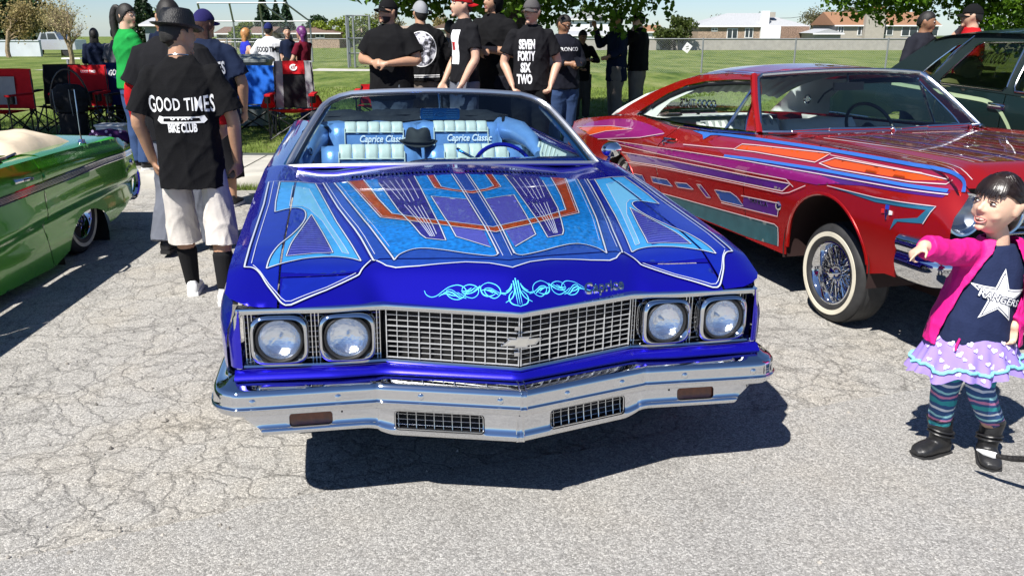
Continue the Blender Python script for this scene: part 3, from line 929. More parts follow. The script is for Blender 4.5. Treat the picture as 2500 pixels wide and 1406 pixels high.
def fence(label, p0, p1, h, spacing, top=True, r=.03):
 p0 = Vector(p0); p1 = Vector(p1); d = (p1 - p0); L_ = d.length
 n = max(1, round(L_ / spacing))
 t = thing('chain_link_fence', label, 'fence', (p0.x, p0.y, lawn_z(p0.y)))
 P = [p0 + d * k / n - p0 for k in range(n + 1)]
 zz = [lawn_z(p0.y + q.y) - lawn_z(p0.y) for q in P]
 for q, z in zip(P, zz):
  mb = MB(); mb.tube([(q.x, q.y, z - .05), (q.x, q.y, z + h + .04)], r, 7); mb.obj('post', STEEL, t)
 mb = MB(); mb.tube([(q.x, q.y, z + h) for q, z in zip(P, zz)], r * .75, 6); mb.obj('top_rail', STEEL, t)
 for i in range(n):
  uv_quad('mesh_panel', P[i], P[i + 1], zz[i] + .02, zz[i] + h, zz[i + 1] + .02, zz[i + 1] + h, LINK, t)
 return t
fence('long chain-link fence with steel posts crossing the field in front of the block wall', gnd(1260, 176, .14).to_2d(), (26, 30.5), 1.15, 3.05)
fence('chain-link fence running behind the jersey man and the folding chairs', (-14.5, 35.0), gnd(905, 160, .05).to_2d(), 1.15, 2.6)
# chain-link fence corner by the gate (taller) and backstop
def tall_fence(label, name, cat, pts, h, rails):
 p0 = Vector(pts[0])
 t = thing(name, label, cat, (p0.x, p0.y, lawn_z(p0.y)))
 zz = 0
 for q in pts:
  mb = MB(); mb.tube([(q[0] - p0.x, q[1] - p0.y, -.1), (q[0] - p0.x, q[1] - p0.y, h)], .045, 8); mb.obj('post', STEEL, t)
 for a_, b_ in zip(pts[:-1], pts[1:]):
  for z in rails:
   mb = MB(); mb.tube([(a_[0] - p0.x, a_[1] - p0.y, z), (b_[0] - p0.x, b_[1] - p0.y, z)], .03, 6); mb.obj('rail', STEEL, t)
  uv_quad('mesh_panel', (a_[0] - p0.x, a_[1] - p0.y), (b_[0] - p0.x, b_[1] - p0.y), 0, h, 0, h, LINK, t)
 return t
tall_fence('tall chain-link dugout screen with a framed gate behind the black shirted man', 'dugout_screen', 'fence', [(at(u, 100, 36).x, 36 + d) for u, d in ((832, 1.8), (848, 0), (862, .2), (900, .4))], at(850, 36, 36).z - lawn_z(36), (.6, 1.2, at(850, 36, 36).z - lawn_z(36) - .02))
Yb = 45
hb = at(700, 22, Yb).z - lawn_z(Yb)
xs_ = [at(u, 60, Yb).x for u in (495, 570, 640, 700, 757)]
t = thing('backstop', 'baseball backstop of tall chain-link panels with a sloping overhang', 'backstop', (xs_[2], Yb, lawn_z(Yb)))
zm = at(700, 53, Yb).z - lawn_z(Yb)
for x in xs_:
 mb = MB(); mb.tube([(x - xs_[2], 0, -.1), (x - xs_[2], 0, zm), (x - xs_[2] - .9 * (1 if x > xs_[2] else -.3), -1.2, hb + .25)], .05, 8); mb.obj('post', STEEL, t)
for a_, b_ in zip(xs_[:-1], xs_[1:]):
 for z in (1.0, zm):
  mb = MB(); mb.tube([(a_ - xs_[2], 0, z), (b_ - xs_[2], 0, z)], .035, 6); mb.obj('rail', STEEL, t)
 uv_quad('mesh_panel', (a_ - xs_[2], 0), (b_ - xs_[2], 0), 0, zm, 0, zm, LINK, t)
mb = MB(); mb.tube([(x - xs_[2] - .9 * (1 if x > xs_[2] else -.3), -1.2, hb + .25) for x in xs_], .035, 6); mb.obj('rail', STEEL, t)
# concrete pad path by the gate and the bench with its pad
tag(mesh_obj('path', [(at(770, 150, 34).x, 31.5, lawn_z(33) + .01), (at(930, 150, 34).x, 31.8, lawn_z(33) + .01), (at(930, 150, 34).x, 33.6, lawn_z(33) + .012), (at(770, 150, 34).x, 34.6, lawn_z(34) + .012)], [(0, 1, 2, 3)], CONC, smooth=False), kind='structure')
t = thing('bench', 'low white bench on a concrete pad beside the bare tree', 'bench', (at(205, 150, 34).x, 34, lawn_z(34)))
mb = MB(); mb.box((0, 0, .42), (1.6, .28, .05)); mb.obj('seat', TRIM, t, smooth=False)
for x in (-.6, .6):
 mb = MB(); mb.box((x, 0, .2), (.06, .24, .4)); mb.obj('leg', STEEL, t, smooth=False)
tag(mesh_obj('bench_pad', [(at(112, 160, 34).x, 33.0, lawn_z(33) + .01), (at(240, 160, 34).x, 33.0, lawn_z(33) + .01), (at(240, 160, 34).x, 34.8, lawn_z(34.8) + .015), (at(112, 160, 34).x, 34.8, lawn_z(34.8) + .015)], [(0, 1, 2, 3)], CONC, smooth=False), kind='structure')
# sign plate on the fence, utility pole
p = at(1675, 117, 31); mb = MB()
mb.box((0, 0, 0), (.24, .01, .30), Matrix.Rotation(R(35), 3, 'Y')); o = mb.obj('sign_plate', TRIM, None, smooth=False); o.location = (p.x, p.y - .2, p.z); tag(o, 'small tilted white sign plate hung on the chain-link fence', 'sign')
mb = MB(); mb.tube([(-.05, -.006, .03), (.05, -.006, .06)], .012, 4); mb.tube([(-.05, -.006, -.05), (.05, -.006, -.02)], .012, 4); mb.obj('sign_mark', BARK, o)
p = at(2023, 90, 135); t = thing('utility_pole', 'thin wooden utility pole with crossarm between the far houses', 'pole', (p.x, 135, lawn_z(135)))
mb = MB(); mb.tube([(0, 0, 0), (0, 0, at(2023, 30, 135).z - lawn_z(135))], .12, 7); mb.obj('pole', BARK_PALE, t)
mb = MB(); zt_ = at(2023, 33, 135).z - lawn_z(135); mb.box((0, 0, zt_), (2.2, .12, .12)); mb.obj('crossarm', BARK_PALE, t, smooth=False)
mb = MB(); mb.tube([(0, 0, zt_), (-6, .5, zt_ - .7), (-13, 1, zt_ - .8)], .03, 4); mb.tube([(0, 0, zt_), (5, .5, zt_ + .3), (10, 1, zt_ + 1)], .03, 4); mb.obj('wire', BLACK if 'BLACK' in globals() else BARK, t)
# ------------------------------------------------------------------ blue convertible: body surfaces (car frame: x right, y back, z up)
def smooth_tab(xs, ys, sig):
 lo, hi = xs[0], xs[-1]
 t = np.linspace(lo, hi, 1200)
 y = np.interp(t, xs, ys)
 d = (hi - lo) / 1199
 k = int(3 * sig / d) + 1
 ker = np.exp(-0.5 * (np.arange(-k, k + 1) * d / sig) ** 2)
 ker /= ker.sum()
 yl = y[0] + (np.arange(-k, 0)) * (y[1] - y[0])
 yr = y[-1] + (np.arange(1, k + 1)) * (y[-1] - y[-2])
 ys2 = np.convolve(np.concatenate([yl, y, yr]), ker, 'valid')
 return lambda v: float(np.interp(v, t, ys2))
_zc = smooth_tab([-.1, .0, .055, .20, .26, .60, 1.2, 1.6, 2.0], [.70, .722, .748, .850, .866, .915, .962, .985, 1.0], .014)
_zf = smooth_tab([-.1, .20, .25, .42, .6, 1.0, 1.45, 2.0], [.64, .735, .765, .832, .857, .892, .930, .965], .02)
def hood_z(x, y):
 ax = abs(x)
 zc = _zc(y - .40 * (math.sqrt(min(ax, .47) ** 2 + .0004) - .02)) - .02 * (min(ax, .6) / .5) ** 2
 zf = _zf(y) + .012 * sstep(.55, .85, ax)
 w = .485 + (y - .4) * .135
 t = sstep(w - .055, w + .06, ax)
 z = zc * (1 - t) + zf * t
 if ax > .87:
  d = ax - .87
  z -= 2.2 * d * d
 return z
def car_matrix(x0, y0, z0, yaw, cp, cr, pz=.35, py=1.0, rz=.4):
 Mr = Matrix.Translation((0, 0, rz)) @ Matrix.Rotation(-cr, 4, 'Y') @ Matrix.Translation((0, 0, -rz))
 Mp = Matrix.Translation((0, py, pz)) @ Matrix.Rotation(-cp, 4, 'X') @ Matrix.Translation((0, -py, -pz))
 return Matrix.Translation((x0, y0, z0)) @ Matrix.Rotation(yaw, 4, 'Z') @ Mp @ Mr
BM = car_matrix(.03723, 2.51588, 0, R(11.17019), R(1.30857), R(-1.14011))
blue = thing('convertible_car', 'blue lowrider convertible with silver pinstriped hood graphics and chrome bumper', 'car', matrix=BM)
PAINT = pbr('candy_blue_paint', (0.010, 0.005, 0.50), 0.27, 0.70, coat=1.0, noise_amt=0.04, noise_scale=3, flake=0.06)
FIELD = pbr('field_blue_paint', (0.016, 0.075, 0.46), 0.30, 0.5, coat=1.0, noise_amt=0.16, noise_scale=45)
AZURE = pbr('azure_marble_paint', (0.004, 0.20, 0.66), 0.30, 0.35, coat=1.0, noise_amt=0.42, noise_scale=55, detail=8)
INDIGO = pbr('indigo_paint', (0.085, 0.085, 0.46), 0.3, 0.35, coat=1.0, noise_amt=0.12, noise_scale=60)
NAVY = pbr('navy_panel_paint', (0.022, 0.012, 0.22), 0.32, 0.3, coat=1.0, noise_amt=0.45, noise_scale=60)
RUST = pbr('rust_leaf_reflection_paint', (0.30, 0.032, 0.006), 0.32, 0.2, coat=1.0, noise_amt=0.5, noise_scale=60, detail=8)  # rust band paint; orange mottle of leaf reflections put into its colour
SKYBLUE = pbr('light_blue_paint', (0.05, 0.36, 0.80), 0.32, 0.3, coat=1.0, noise_amt=0.10, noise_scale=25)
PALEBLUE = pbr('pale_blue_paint', (0.16, 0.50, 0.82), 0.32, 0.3, coat=1.0)
FENDERBLUE = pbr('royal_blue_paint', (0.010, 0.030, 0.52), 0.28, 0.6, coat=1.0, noise_amt=0.06, noise_scale=20)
SILVER = pbr('silver_pinstripe', (0.62, 0.66, 0.78), 0.35, 0.25, coat=1.0)
CYAN = pbr('cyan_pinstripe', (0.10, 0.62, 0.90), 0.35, 0.0, coat=1.0)
INKBLUE = pbr('airbrush_blue', (0.02, 0.03, 0.30), 0.32, 0.3, coat=1.0)
def HS(off):
 return lambda x, y: (x, y, hood_z(x, y) + off)
# front seam between hood and header panel
seam = [(-.778, .352), (-.62, .366), (-.515, .378), (-.468, .418), (-.44, .428), (-.30, .376), (-.15, .328), (0, .276)]
seam = seam + [(-x, y) for x, y in seam[-2::-1]]
hood_poly = seam + [(.778, 1.60), (.55, 1.585), (0, 1.56), (-.55, 1.585), (-.778, 1.60)]
hood = panel('hood', hood_poly, HS(0), PAINT, blue, .018)
def front_y(x):
 ax = abs(x)
 return interp(ax, [0, .02, .45, .55, .78, .93], [.052, .056, .222, .212, .203, .235])
fx = np.linspace(-.775, .775, 60)
head_poly = [(x, front_y(x)) for x in fx] + [(x, y - .005) for x, y in seam[::-1]]
header = panel('header_panel', head_poly, HS(0), PAINT, blue, .014)
# fender tops and sides
for s in (-1, 1):
 fpoly = [(.784, .207), (.86, .214), (.90, .232), (.935, .262), (.955, .30), (.955, 2.0), (.90, 2.06), (.784, 1.95)]
 fn = lambda x, y, s=s: (s * x, y, hood_z(x, y))
 ft = panel('fender', fpoly, fn, PAINT, blue, .02, flip=(s < 0))
 def side_x(y, z):
  zt = hood_z(.955, max(y, .25))
  d = zt - z
  x = .955 + .035 * sstep(0, .13, d) - .03 * sstep(.18, .55, d)
  x -= .05 * max(0, (.42 - y) / .2) ** 2 * (1 if y < .42 else 0)
  return x
 top = [(y, hood_z(.955, y)) for y in np.linspace(.30, 2.04, 30)]
 arch = [(1.07 + .36 * math.cos(a), .33 + .36 * math.sin(a)) for a in np.linspace(math.pi * -.06, math.pi * 1.06, 24)]
 spoly = [(.262, .545), (.255, .70), (.272, .76)] + top + [(2.04, .22), (1.46, .22)] + [p for p in arch] + [(.66, .36), (.45, .40), (.30, .47)]
 fs = lambda y, z, s=s: (s * side_x(y, z), y, z)
 panel('fender_side', spoly, fs, PAINT, blue, .03, flip=(s > 0))
 # rounded front corner closing the fender round the lamp opening
 mb = MB()
 rows = []
 for z in np.linspace(.545, .745, 9):
  row = []
  for k in range(7):
   a = k / 6
   x = .905 + (side_x(.27, z) - .905 - .012) * math.sin(a * math.pi / 2)
   y = .212 + .055 * (1 - math.cos(a * math.pi / 2))
   row.append((s * x, y, z))
  rows.append(row)
 vs = [p for r_ in rows for p in r_]
 mb.add(vs, [((i * 7 + k), (i * 7 + k + 1), ((i + 1) * 7 + k + 1), ((i + 1) * 7 + k)) for i in range(8) for k in range(6)])
 mb.obj('fender_corner', PAINT, blue)
 # door and rear quarter
 def body_x(y, z, s=s):
  d = .955 - z
  return s * (.955 + .04 * sstep(0, .12, d) - .04 * sstep(.2, .6, d) - .05 * sstep(4.8, 5.6, y))
 dpoly = [(2.05, .22), (2.05, .955), (3.42, .955), (3.42, .22)]
 door = panel('door', dpoly, lambda y, z, f=body_x: (f(y, z), y, z), PAINT, blue, .06, flip=(s > 0))
 hd = MB()
 hd.tube([(s * 1.0, 3.15, .80), (s * 1.025, 3.17, .80), (s * 1.025, 3.30, .80), (s * 1.0, 3.32, .80)], .011, 8)
 hd.obj('handle', CHROME, door)
 arch2 = [(4.15 + .33 * math.cos(a), .32 + .33 * math.sin(a)) for a in np.linspace(math.pi * 1.0, 0, 20)]
 qpoly = [(3.425, .22), (3.425, .955), (4.3, .965), (5.55, .93), (5.58, .45), (5.3, .32), (4.5, .26)] + arch2[::-1] + [(3.8, .22)]
 panel('quarter_panel', qpoly, lambda y, z, f=body_x: (f(y, z), y, z), PAINT, blue, .05, flip=(s > 0))
 make_wheel(blue, (s * .80, 1.07, .27), (s, 0, 0))
 make_wheel(blue, (s * .78, 4.15, .36), (s, 0, 0))
 # belt edge running back from the windshield, door card with armrest
 panel('belt_top', [(.84, 2.03), (.956, 2.03), (.956, 4.95), (.84, 4.95)], lambda x, y, s=s: (s * x, y, .957 + .014 * math.sin(math.pi * (x - .84) / .116)), PAINT, blue, .03, flip=(s < 0))
# cowl with louvers
def cowl_z(x, y):
 return hood_z(x, min(y, 1.75)) - .004
cp_poly = [(-.778, 1.606), (-.55, 1.591), (0, 1.566), (.55, 1.591), (.778, 1.606), (.86, 1.95), (.84, 2.04), (.5, 1.985), (0, 1.955), (-.5, 1.985), (-.84, 2.04), (-.86, 1.95)]
slots = []
for s in (-1, 1):
 for k in range(25):
  x = s * (.045 + k * .0195)
  y0 = 1.625 + .09 * abs(x) ** 1.2
  slots.append([(x - .0045, y0), (x + .0045, y0), (x + .0045, y0 + .055), (x - .0045, y0 + .055)])
cowl = panel('cowl', cp_poly, lambda x, y: (x, y, cowl_z(x, y)), PAINT, blue, .02, holes=slots)
mb = MB()
mb.box((0, 1.66, .90), (1.15, .16, .004))
mb.obj('cowl_plenum', DARK, cowl)
for s in (-1, 1):
 lv = MB()
 for k in range(25):
  x = s * (.045 + k * .0195)
  y0 = 1.625 + .09 * abs(x) ** 1.2
  ribbon(lv, [(x + .006, y0), (x + .006, y0 + .055)], .003, lambda a, b: (a, b, cowl_z(a, b) + .002))
 tag(lv.obj('louver_edges', CHROME_SOFT, cowl), kind='stuff')
# ---- painted hood artwork (each colour is a thin sheet of paint following the sheet metal)
def mirror(p):
 return [(-x, y) for x, y in p[::-1]]
def art(name, poly, mat, off, par=None, step=.016, both=True):
 os_ = [panel(name, poly, HS(off), mat, par or hood, step)]
 if both:
  os_.append(panel(name, mirror(poly), HS(off), mat, par or hood, step))
 return os_
edge = MB()   # silver outlines
shade = MB()  # dark airbrushed edge beside each outline
def line(pts, w=.007, off=.0042, closed=False, both=True, k=0):
 if k:
  pts = spl(pts, k, closed)
 w *= .62
 pts = dense(pts, .012, closed)
 ribbon(edge, pts, w, HS(off), closed)
 if w > .0035: ribbon(shade, pts, w * 2.1, HS(off - .0007), closed)
 if both:
  ribbon(edge, mirror(pts), w, HS(off), closed)
  if w > .0035: ribbon(shade, mirror(pts), w * 2.1, HS(off - .0007), closed)
fieldL = [(-.655, 1.585), (-.633, 1.43), (-.585, 1.12), (-.545, .90), (-.50, .66), (-.47, .47), (-.452, .42), (-.425, .375), (-.388, .347)]
# the field stays on the hood; its front lip lies on the header panel
lip = [(-.452, .416), (-.44, .398), (-.42, .367), (-.388, .344), (-.308, .322), (-.229, .308), (-.15, .293), (-.072, .262), (-.02, .228), (0, .216)]
lip_full = lip + [(-x, y) for x, y in lip[-2::-1]]
sm = [p for p in seam if abs(p[0]) < .45]
field = [(-.655, 1.583), (-.633, 1.43), (-.585, 1.12), (-.545, .90), (-.50, .66), (-.47, .47), (-.462, .424)] + [(x, y + .003) for x, y in sm] + [(.462, .424), (.47, .47), (.50, .66), (.545, .90), (.585, 1.12), (.633, 1.43), (.655, 1.583), (.5, 1.575), (0, 1.552), (-.5, 1.575)]
art('field_paint', field, FIELD, .0009, both=False)
art('lip_paint', lip_full + [(x, y - .007) for x, y in sm[::-1]], FIELD, .0009, header, .012, both=False)
line([(-.655, 1.583)] + field[1:7] + [(-.455, .42)], .009)
line([(-.640, 1.583), (-.618, 1.43), (-.57, 1.12), (-.53, .90), (-.485, .66), (-.455, .47)], .004)
azure_out = [(-.602, 1.575), (-.548, 1.24), (-.478, .838), (-.39, .392)]
azure_bot = spl([(-.39, .392), (-.366, .435), (-.32, .463), (-.275, .457), (-.216, .422), (-.14, .366), (-.075, .326), (-.048, .316), (-.032, .33), (-.03, .372)], 4)
azure = azure_out + azure_bot[1:] + [(-.034, .79), (-.04, 1.552), (-.3, 1.563)]
art('azure_paint', azure, AZURE, .0018)
line(azure_out, .009); line(azure_bot, .007)
line([(-.028, .33), (-.034, .79), (-.04, 1.552)], .008)
line([(-.016, .31), (-.022, .79), (-.028, 1.552)], .004)
line([(-.585, 1.575), (-.531, 1.24), (-.462, .838), (-.40, .52)], .003)
indigo = [(-.184, 1.125), (-.168, .80), (-.152, .535), (-.045, .398), (-.036, .79), (-.04, 1.03)]
art('indigo_paint', indigo, INDIGO, .0026)
line(indigo[:4], .007); line([indigo[0], indigo[5]], .006)
fan = [(-.399, 1.565), (-.395, 1.47), (-.336, .925), (-.278, .60), (-.262, .553), (-.193, .508), (-.205, .908), (-.222, 1.56)]
art('fan_paint', fan, NAVY, .0026)
line(fan[1:], .007)
for a, b in [((-.374, 1.50), (-.322, 1.113)), ((-.344, 1.50), (-.302, 1.085)), ((-.315, 1.50), (-.281, 1.057)), ((-.286, 1.50), (-.263, 1.07)), ((-.254, 1.50), (-.24, 1.102)),
             ((-.309, 1.019), (-.245, .567)), ((-.293, 1.004), (-.240, .563)), ((-.270, .986), (-.235, .562)), ((-.254, .976), (-.229, .562)), ((-.239, .99), (-.22, .583))]:
 line([a, b], .0045)
rust = [(-.540, 1.575), (-.472, 1.19), (-.415, .868), (-.271, .742), (-.146, .643), (0, .545), (0, .601), (-.117, .684), (-.244, .782), (-.366, .905), (-.41, 1.161), (-.462, 1.57)]
art('rust_paint', rust, RUST, .0034)
line(rust[:6], .0075); line(rust[6:], .0075)
line([(-.530, 1.565), (-.461, 1.19), (-.408, .885), (-.271, .755)], .0025)
uband = [(-.160, 1.555), (-.153, 1.27), (-.084, 1.195), (0, 1.13), (0, 1.172), (-.071, 1.218), (-.121, 1.285), (-.126, 1.553)]
art('rust_paint', uband, RUST, .0034)
line(uband[:4], .006); line(uband[4:], .006)
# swept "seven" panels on hood sides, split at the hood / fender gap
seven = [(-.853, 1.589), (-.775, 1.588), (-.690, 1.57), (-.590, .912), (-.505, .440), (-.545, .479), (-.607, .497), (-.688, .479), (-.746, .446), (-.826, .395), (-.817, .502), (-.795, .607), (-.759, .723), (-.726, .866), (-.714, .984), (-.722, 1.075), (-.748, 1.110), (-.778, 1.108), (-.84, 1.046), (-.848, 1.214)]
def clip_x(poly, x0, keep_greater):
 out = []
 n = len(poly)
 for i in range(n):
  a, b = poly[i], poly[(i + 1) % n]
  ia = (a[0] > x0) == keep_greater
  ib = (b[0] > x0) == keep_greater
  if ia: out.append(a)
  if ia != ib:
   t = (x0 - a[0]) / (b[0] - a[0])
   out.append((x0, a[1] + (b[1] - a[1]) * t))
 return out
def split_art(name, poly, mat, off):
 art(name, clip_x(poly, -.776, True), mat, off)
 out = clip_x(poly, -.786, False)
 if len(out) > 2:
  for p, sgn in ((out, -1), (mirror(out), 1)):
   panel(name, p, HS(off), mat, blue.children[2] if False else hood, .016)
border = [(-.905, 1.60), (-.895, 1.18), (-.900, .41), (-.870, .40), (-.845, .367), (-.818, .305), (-.776, .232), (-.757, .214), (-.739, .216), (-.627, .282), (-.515, .360), (-.50, .392), (-.47, .43), (-.50, .60), (-.56, .90), (-.60, 1.12), (-.66, 1.60)]
rear_part = clip_x([p for p in border], -.776, True)
fin = [(-.776, .375)] + [(-.62, .372), (-.52, .385), (-.475, .44), (-.515, .66), (-.56, .90), (-.60, 1.12), (-.668, 1.585), (-.776, 1.59)]
art('royal_paint', fin, FENDERBLUE, .0009)
art('royal_paint', [(-.775, .236), (-.757, .222), (-.739, .224), (-.627, .289), (-.52, .362), (-.62, .357), (-.770, .343)], FENDERBLUE, .0009, header)
art('royal_paint', [(-.895, 1.60), (-.885, 1.18), (-.890, .42), (-.862, .40), (-.838, .36), (-.813, .30), (-.786, .25), (-.786, 1.60)], FENDERBLUE, .0009)
split_art('light_blue_paint', seven, SKYBLUE, .0018)
line(spl([seven[0], seven[19], seven[18]], 1), .007); line(seven[:5], .007); line(spl(seven[4:10], 3), .007); line(spl(seven[9:18] + [seven[18]], 3), .007)
inner = [(-.790, 1.50), (-.715, 1.45), (-.632, .959), (-.545, .515), (-.569, .534), (-.646, .924), (-.701, 1.093), (-.732, 1.144), (-.786, 1.135)]
split_art('pale_blue_paint', inner, PALEBLUE, .0026)
line(inner, .0035, closed=True)
tri = [(-.692, 1.02), (-.643, .765), (-.603, .535), (-.668, .527), (-.765, .492), (-.752, .637), (-.724, .818)]
art('vent_paint', tri, INDIGO, .0026)
line(spl([tri[0], tri[6], tri[5], tri[4]], 4), .006); line(tri[:3], .006); line(tri[2:5], .006)
ribs = (MB(), MB())
for k in range(17):
 y = .52 + k * .026
 xl = interp(y, [.49, .637, .818, 1.02], [-.757, -.748, -.722, -.694])
 xr = interp(y, [.53, .765, 1.02], [-.612, -.648, -.691])
 if xr - xl < .012: continue
 ps = [(xl + (xr - xl) * t, y - .012 * (1 - (2 * t - 1) ** 2) * -1) for t in np.linspace(0, 1, 8)]
 for q, rib in ((ps, ribs[0]), (mirror(ps), ribs[1])):
  ribbon(rib, q, .007, HS(.0034))
for rib in ribs:
 tag(rib.obj('vent_ribs', INKBLUE, hood), kind='stuff')
line(border[:3], .009); line(spl(border[2:8], 4), .008); line(border[7:11], .009); line(spl(border[10:13], 3), .008)
line([(-.882, 1.60), (-.873, 1.18), (-.878, .43)], .0045)
line([(-.872, .418), (-.846, .378), (-.812, .308), (-.772, .244), (-.757, .230), (-.739, .231), (-.627, .296), (-.525, .370)], .0045)
line([(-.905, 1.60), (-.775, 1.593), (-.66, 1.56)], .005)
hl = [(x, y) for x, y in lip_full]
ribbon(edge, dense(hl, .01), .0045, HS(.0042))
edge.obj('silver_pinstripes', SILVER, hood)
shade.obj('airbrushed_outlines', pbr('airbrush_dark', (.006, .008, .09), .3, .4, coat=1.0), hood)
PIN = [[(-0.301, 0.227), (-0.296, 0.211), (-0.281, 0.197), (-0.262, 0.195), (-0.239, 0.204), (-0.218, 0.21), (-0.191, 0.207), (-0.172, 0.193), (-0.165, 0.176), (-0.172, 0.163), (-0.186, 0.157), (-0.198, 0.158), (-0.214, 0.167), (-0.227, 0.183), (-0.23, 0.196), (-0.225, 0.202), (-0.213, 0.198), (-0.2, 0.184), (-0.185, 0.164), (-0.169, 0.152)], [(-0.256, 0.19), (-0.244, 0.193), (-0.229, 0.19), (-0.216, 0.18), (-0.202, 0.172)], [(-0.24, 0.196), (-0.226, 0.196), (-0.209, 0.185), (-0.196, 0.168), (-0.183, 0.156)], [(-0.179, 0.183), (-0.175, 0.192), (-0.162, 0.196), (-0.148, 0.193), (-0.132, 0.182), (-0.125, 0.167), (-0.13, 0.152), (-0.143, 0.146), (-0.157, 0.15), (-0.179, 0.167), (-0.194, 0.182)], [(-0.181, 0.182), (-0.165, 0.176), (-0.147, 0.181)], [(-0.177, 0.179), (-0.154, 0.172), (-0.133, 0.179)], [(-0.172, 0.171), (-0.149, 0.164), (-0.13, 0.172), (-0.118, 0.179)], [(-0.18, 0.177), (-0.167, 0.167), (-0.143, 0.165), (-0.121, 0.173), (-0.109, 0.179)], [(-0.109, 0.179), (-0.099, 0.181), (-0.087, 0.179), (-0.068, 0.166), (-0.057, 0.149), (-0.056, 0.133), (-0.066, 0.123), (-0.08, 0.122), (-0.094, 0.133), (-0.104, 0.147), (-0.106, 0.161), (-0.098, 0.164), (-0.084, 0.158), (-0.069, 0.143), (-0.053, 0.129), (-0.04, 0.122)], [(-0.118, 0.162), (-0.102, 0.159), (-0.089, 0.15), (-0.08, 0.14)], [(-0.105, 0.159), (-0.088, 0.154), (-0.075, 0.142), (-0.064, 0.129)], [(-0.116, 0.175), (-0.118, 0.163), (-0.113, 0.147), (-0.1, 0.136), (-0.085, 0.133), (-0.073, 0.135)], [(-0.054, 0.133), (-0.039, 0.127), (-0.024, 0.133), (-0.017, 0.144), (-0.016, 0.154)], [(-0.038, 0.132), (-0.025, 0.138), (-0.013, 0.154)], [(-0.009, 0.14), (-0.011, 0.124), (-0.022, 0.105), (-0.045, 0.096)], [(-0.016, 0.128), (-0.029, 0.116), (-0.032, 0.1), (-0.023, 0.084), (-0.0, 0.073)]]
pin = MB()
for c in PIN:
 ps = spl(c, 6)
 n = len(ps)
 big = len(c) > 8
 w = [(.0016 + (.0022 if not big else .0016 * (1 - i / n)) * math.sin(math.pi * (i + .5) / n)) for i in range(n)]
 for q in (ps, mirror(ps)):
  ribbon(pin, q, w, HS(.0016))
for x in (-.008, 0, .008):
 ribbon(pin, [(x, .172 - abs(x)), (x * .9, .12), (x * .9, .08)], [.0042, .003, .0008], HS(.0016))
pin.obj('cyan_pinstripe', CYAN, header)
def text_solid(V, F, f0, f1):
 """raised lettering: top at f1, base at f0"""
 n = len(V)
 mb = MB()
 from collections import Counter
 ec = Counter()
 for f in F:
  for i in range(len(f)):
   ec[(f[i], f[(i + 1) % len(f)])] += 1
 walls = [(a, b) for a, b in ec if (b, a) not in ec]
 mb.add([f0(*v) for v in V] + [f1(*v) for v in V], [tuple(i + n for i in f) for f in F] + [(a, b, b + n, a + n) for a, b in walls])
 return mb
V, F = text_polys('Caprice', .058, bold=.0012, shear=.25, sx=.92)
ang = .43
def capf(off):
 def f(u, v):
  x = .328 + u * math.cos(.10) - v * .05
  y = .222 + (x - .328) * .42 + v * .85
  return (x, y, hood_z(x, y) + off)
 return f
text_solid(V, F, capf(0), capf(.007)).obj('chrome_script', CHROME, header, smooth=False)
# ------------------------------------------------------------------ blue convertible: grille, lamps, bumper
def gy(x):
 ax = abs(x)
 return interp(ax, [0, .44, .47, .60, .92], [.066, .222, .222, .214, .232])
ZB, ZT = .553, .728
# dark cavity behind the grille
mb = MB()
xs = np.linspace(-.905, .905, 41)
vs = [(x, gy(x) + .075, z) for z in (ZB - .02, ZT + .01) for x in xs]
n = len(xs)
mb.add(vs, [(i, i + 1, n + i + 1, n + i) for i in range(n - 1)])
vs = [(x, gy(x) + d, z) for z, d in ((ZB - .012, .075), (ZB - .012, .0)) for x in xs]
mb.add(vs, [(i, i + 1, n + i + 1, n + i) for i in range(n - 1)])
mb.obj('grille_cavity', DARK, blue)
# chrome surround
def strip(xs, z0, z1, d0, d1, name, mat, thick=.018):
 mb = MB()
 prof = [(d1, z0), (d0, z0), (d0 - .004, (z0 + z1) / 2), (d0, z1), (d1, z1)]
 vs = []
 for x in xs:
  for d, z in prof:
   vs.append((x, gy(x) + d, z))
 m = len(prof)
 mb.add(vs, [(i * m + k, i * m + k + 1, (i + 1) * m + k + 1, (i + 1) * m + k) for i in range(len(xs) - 1) for k in range(m - 1)])
 return mb.obj(name, mat, blue, sharp=50)
xs = sorted(set(list(np.linspace(-.915, .915, 61)) + [0, .44, -.44, .47, -.47]))
strip(xs, ZT + .001, ZT + .020, -.014, .03, 'grille_top_trim', CHROME)
strip(xs, ZB - .016, ZB - .002, -.006, .03, 'grille_bottom_trim', CHROME)
for s in (-1, 1):
 mb = MB()
 mb.tube([(s * .915, gy(.91) - .004, ZB - .012), (s * .918, gy(.91) - .004, .64), (s * .915, gy(.91) - .004, ZT - .01), (s * .90, gy(.9) - .006, ZT + .010)], .011, 8)
 mb.obj('grille_side_trim', CHROME, blue)
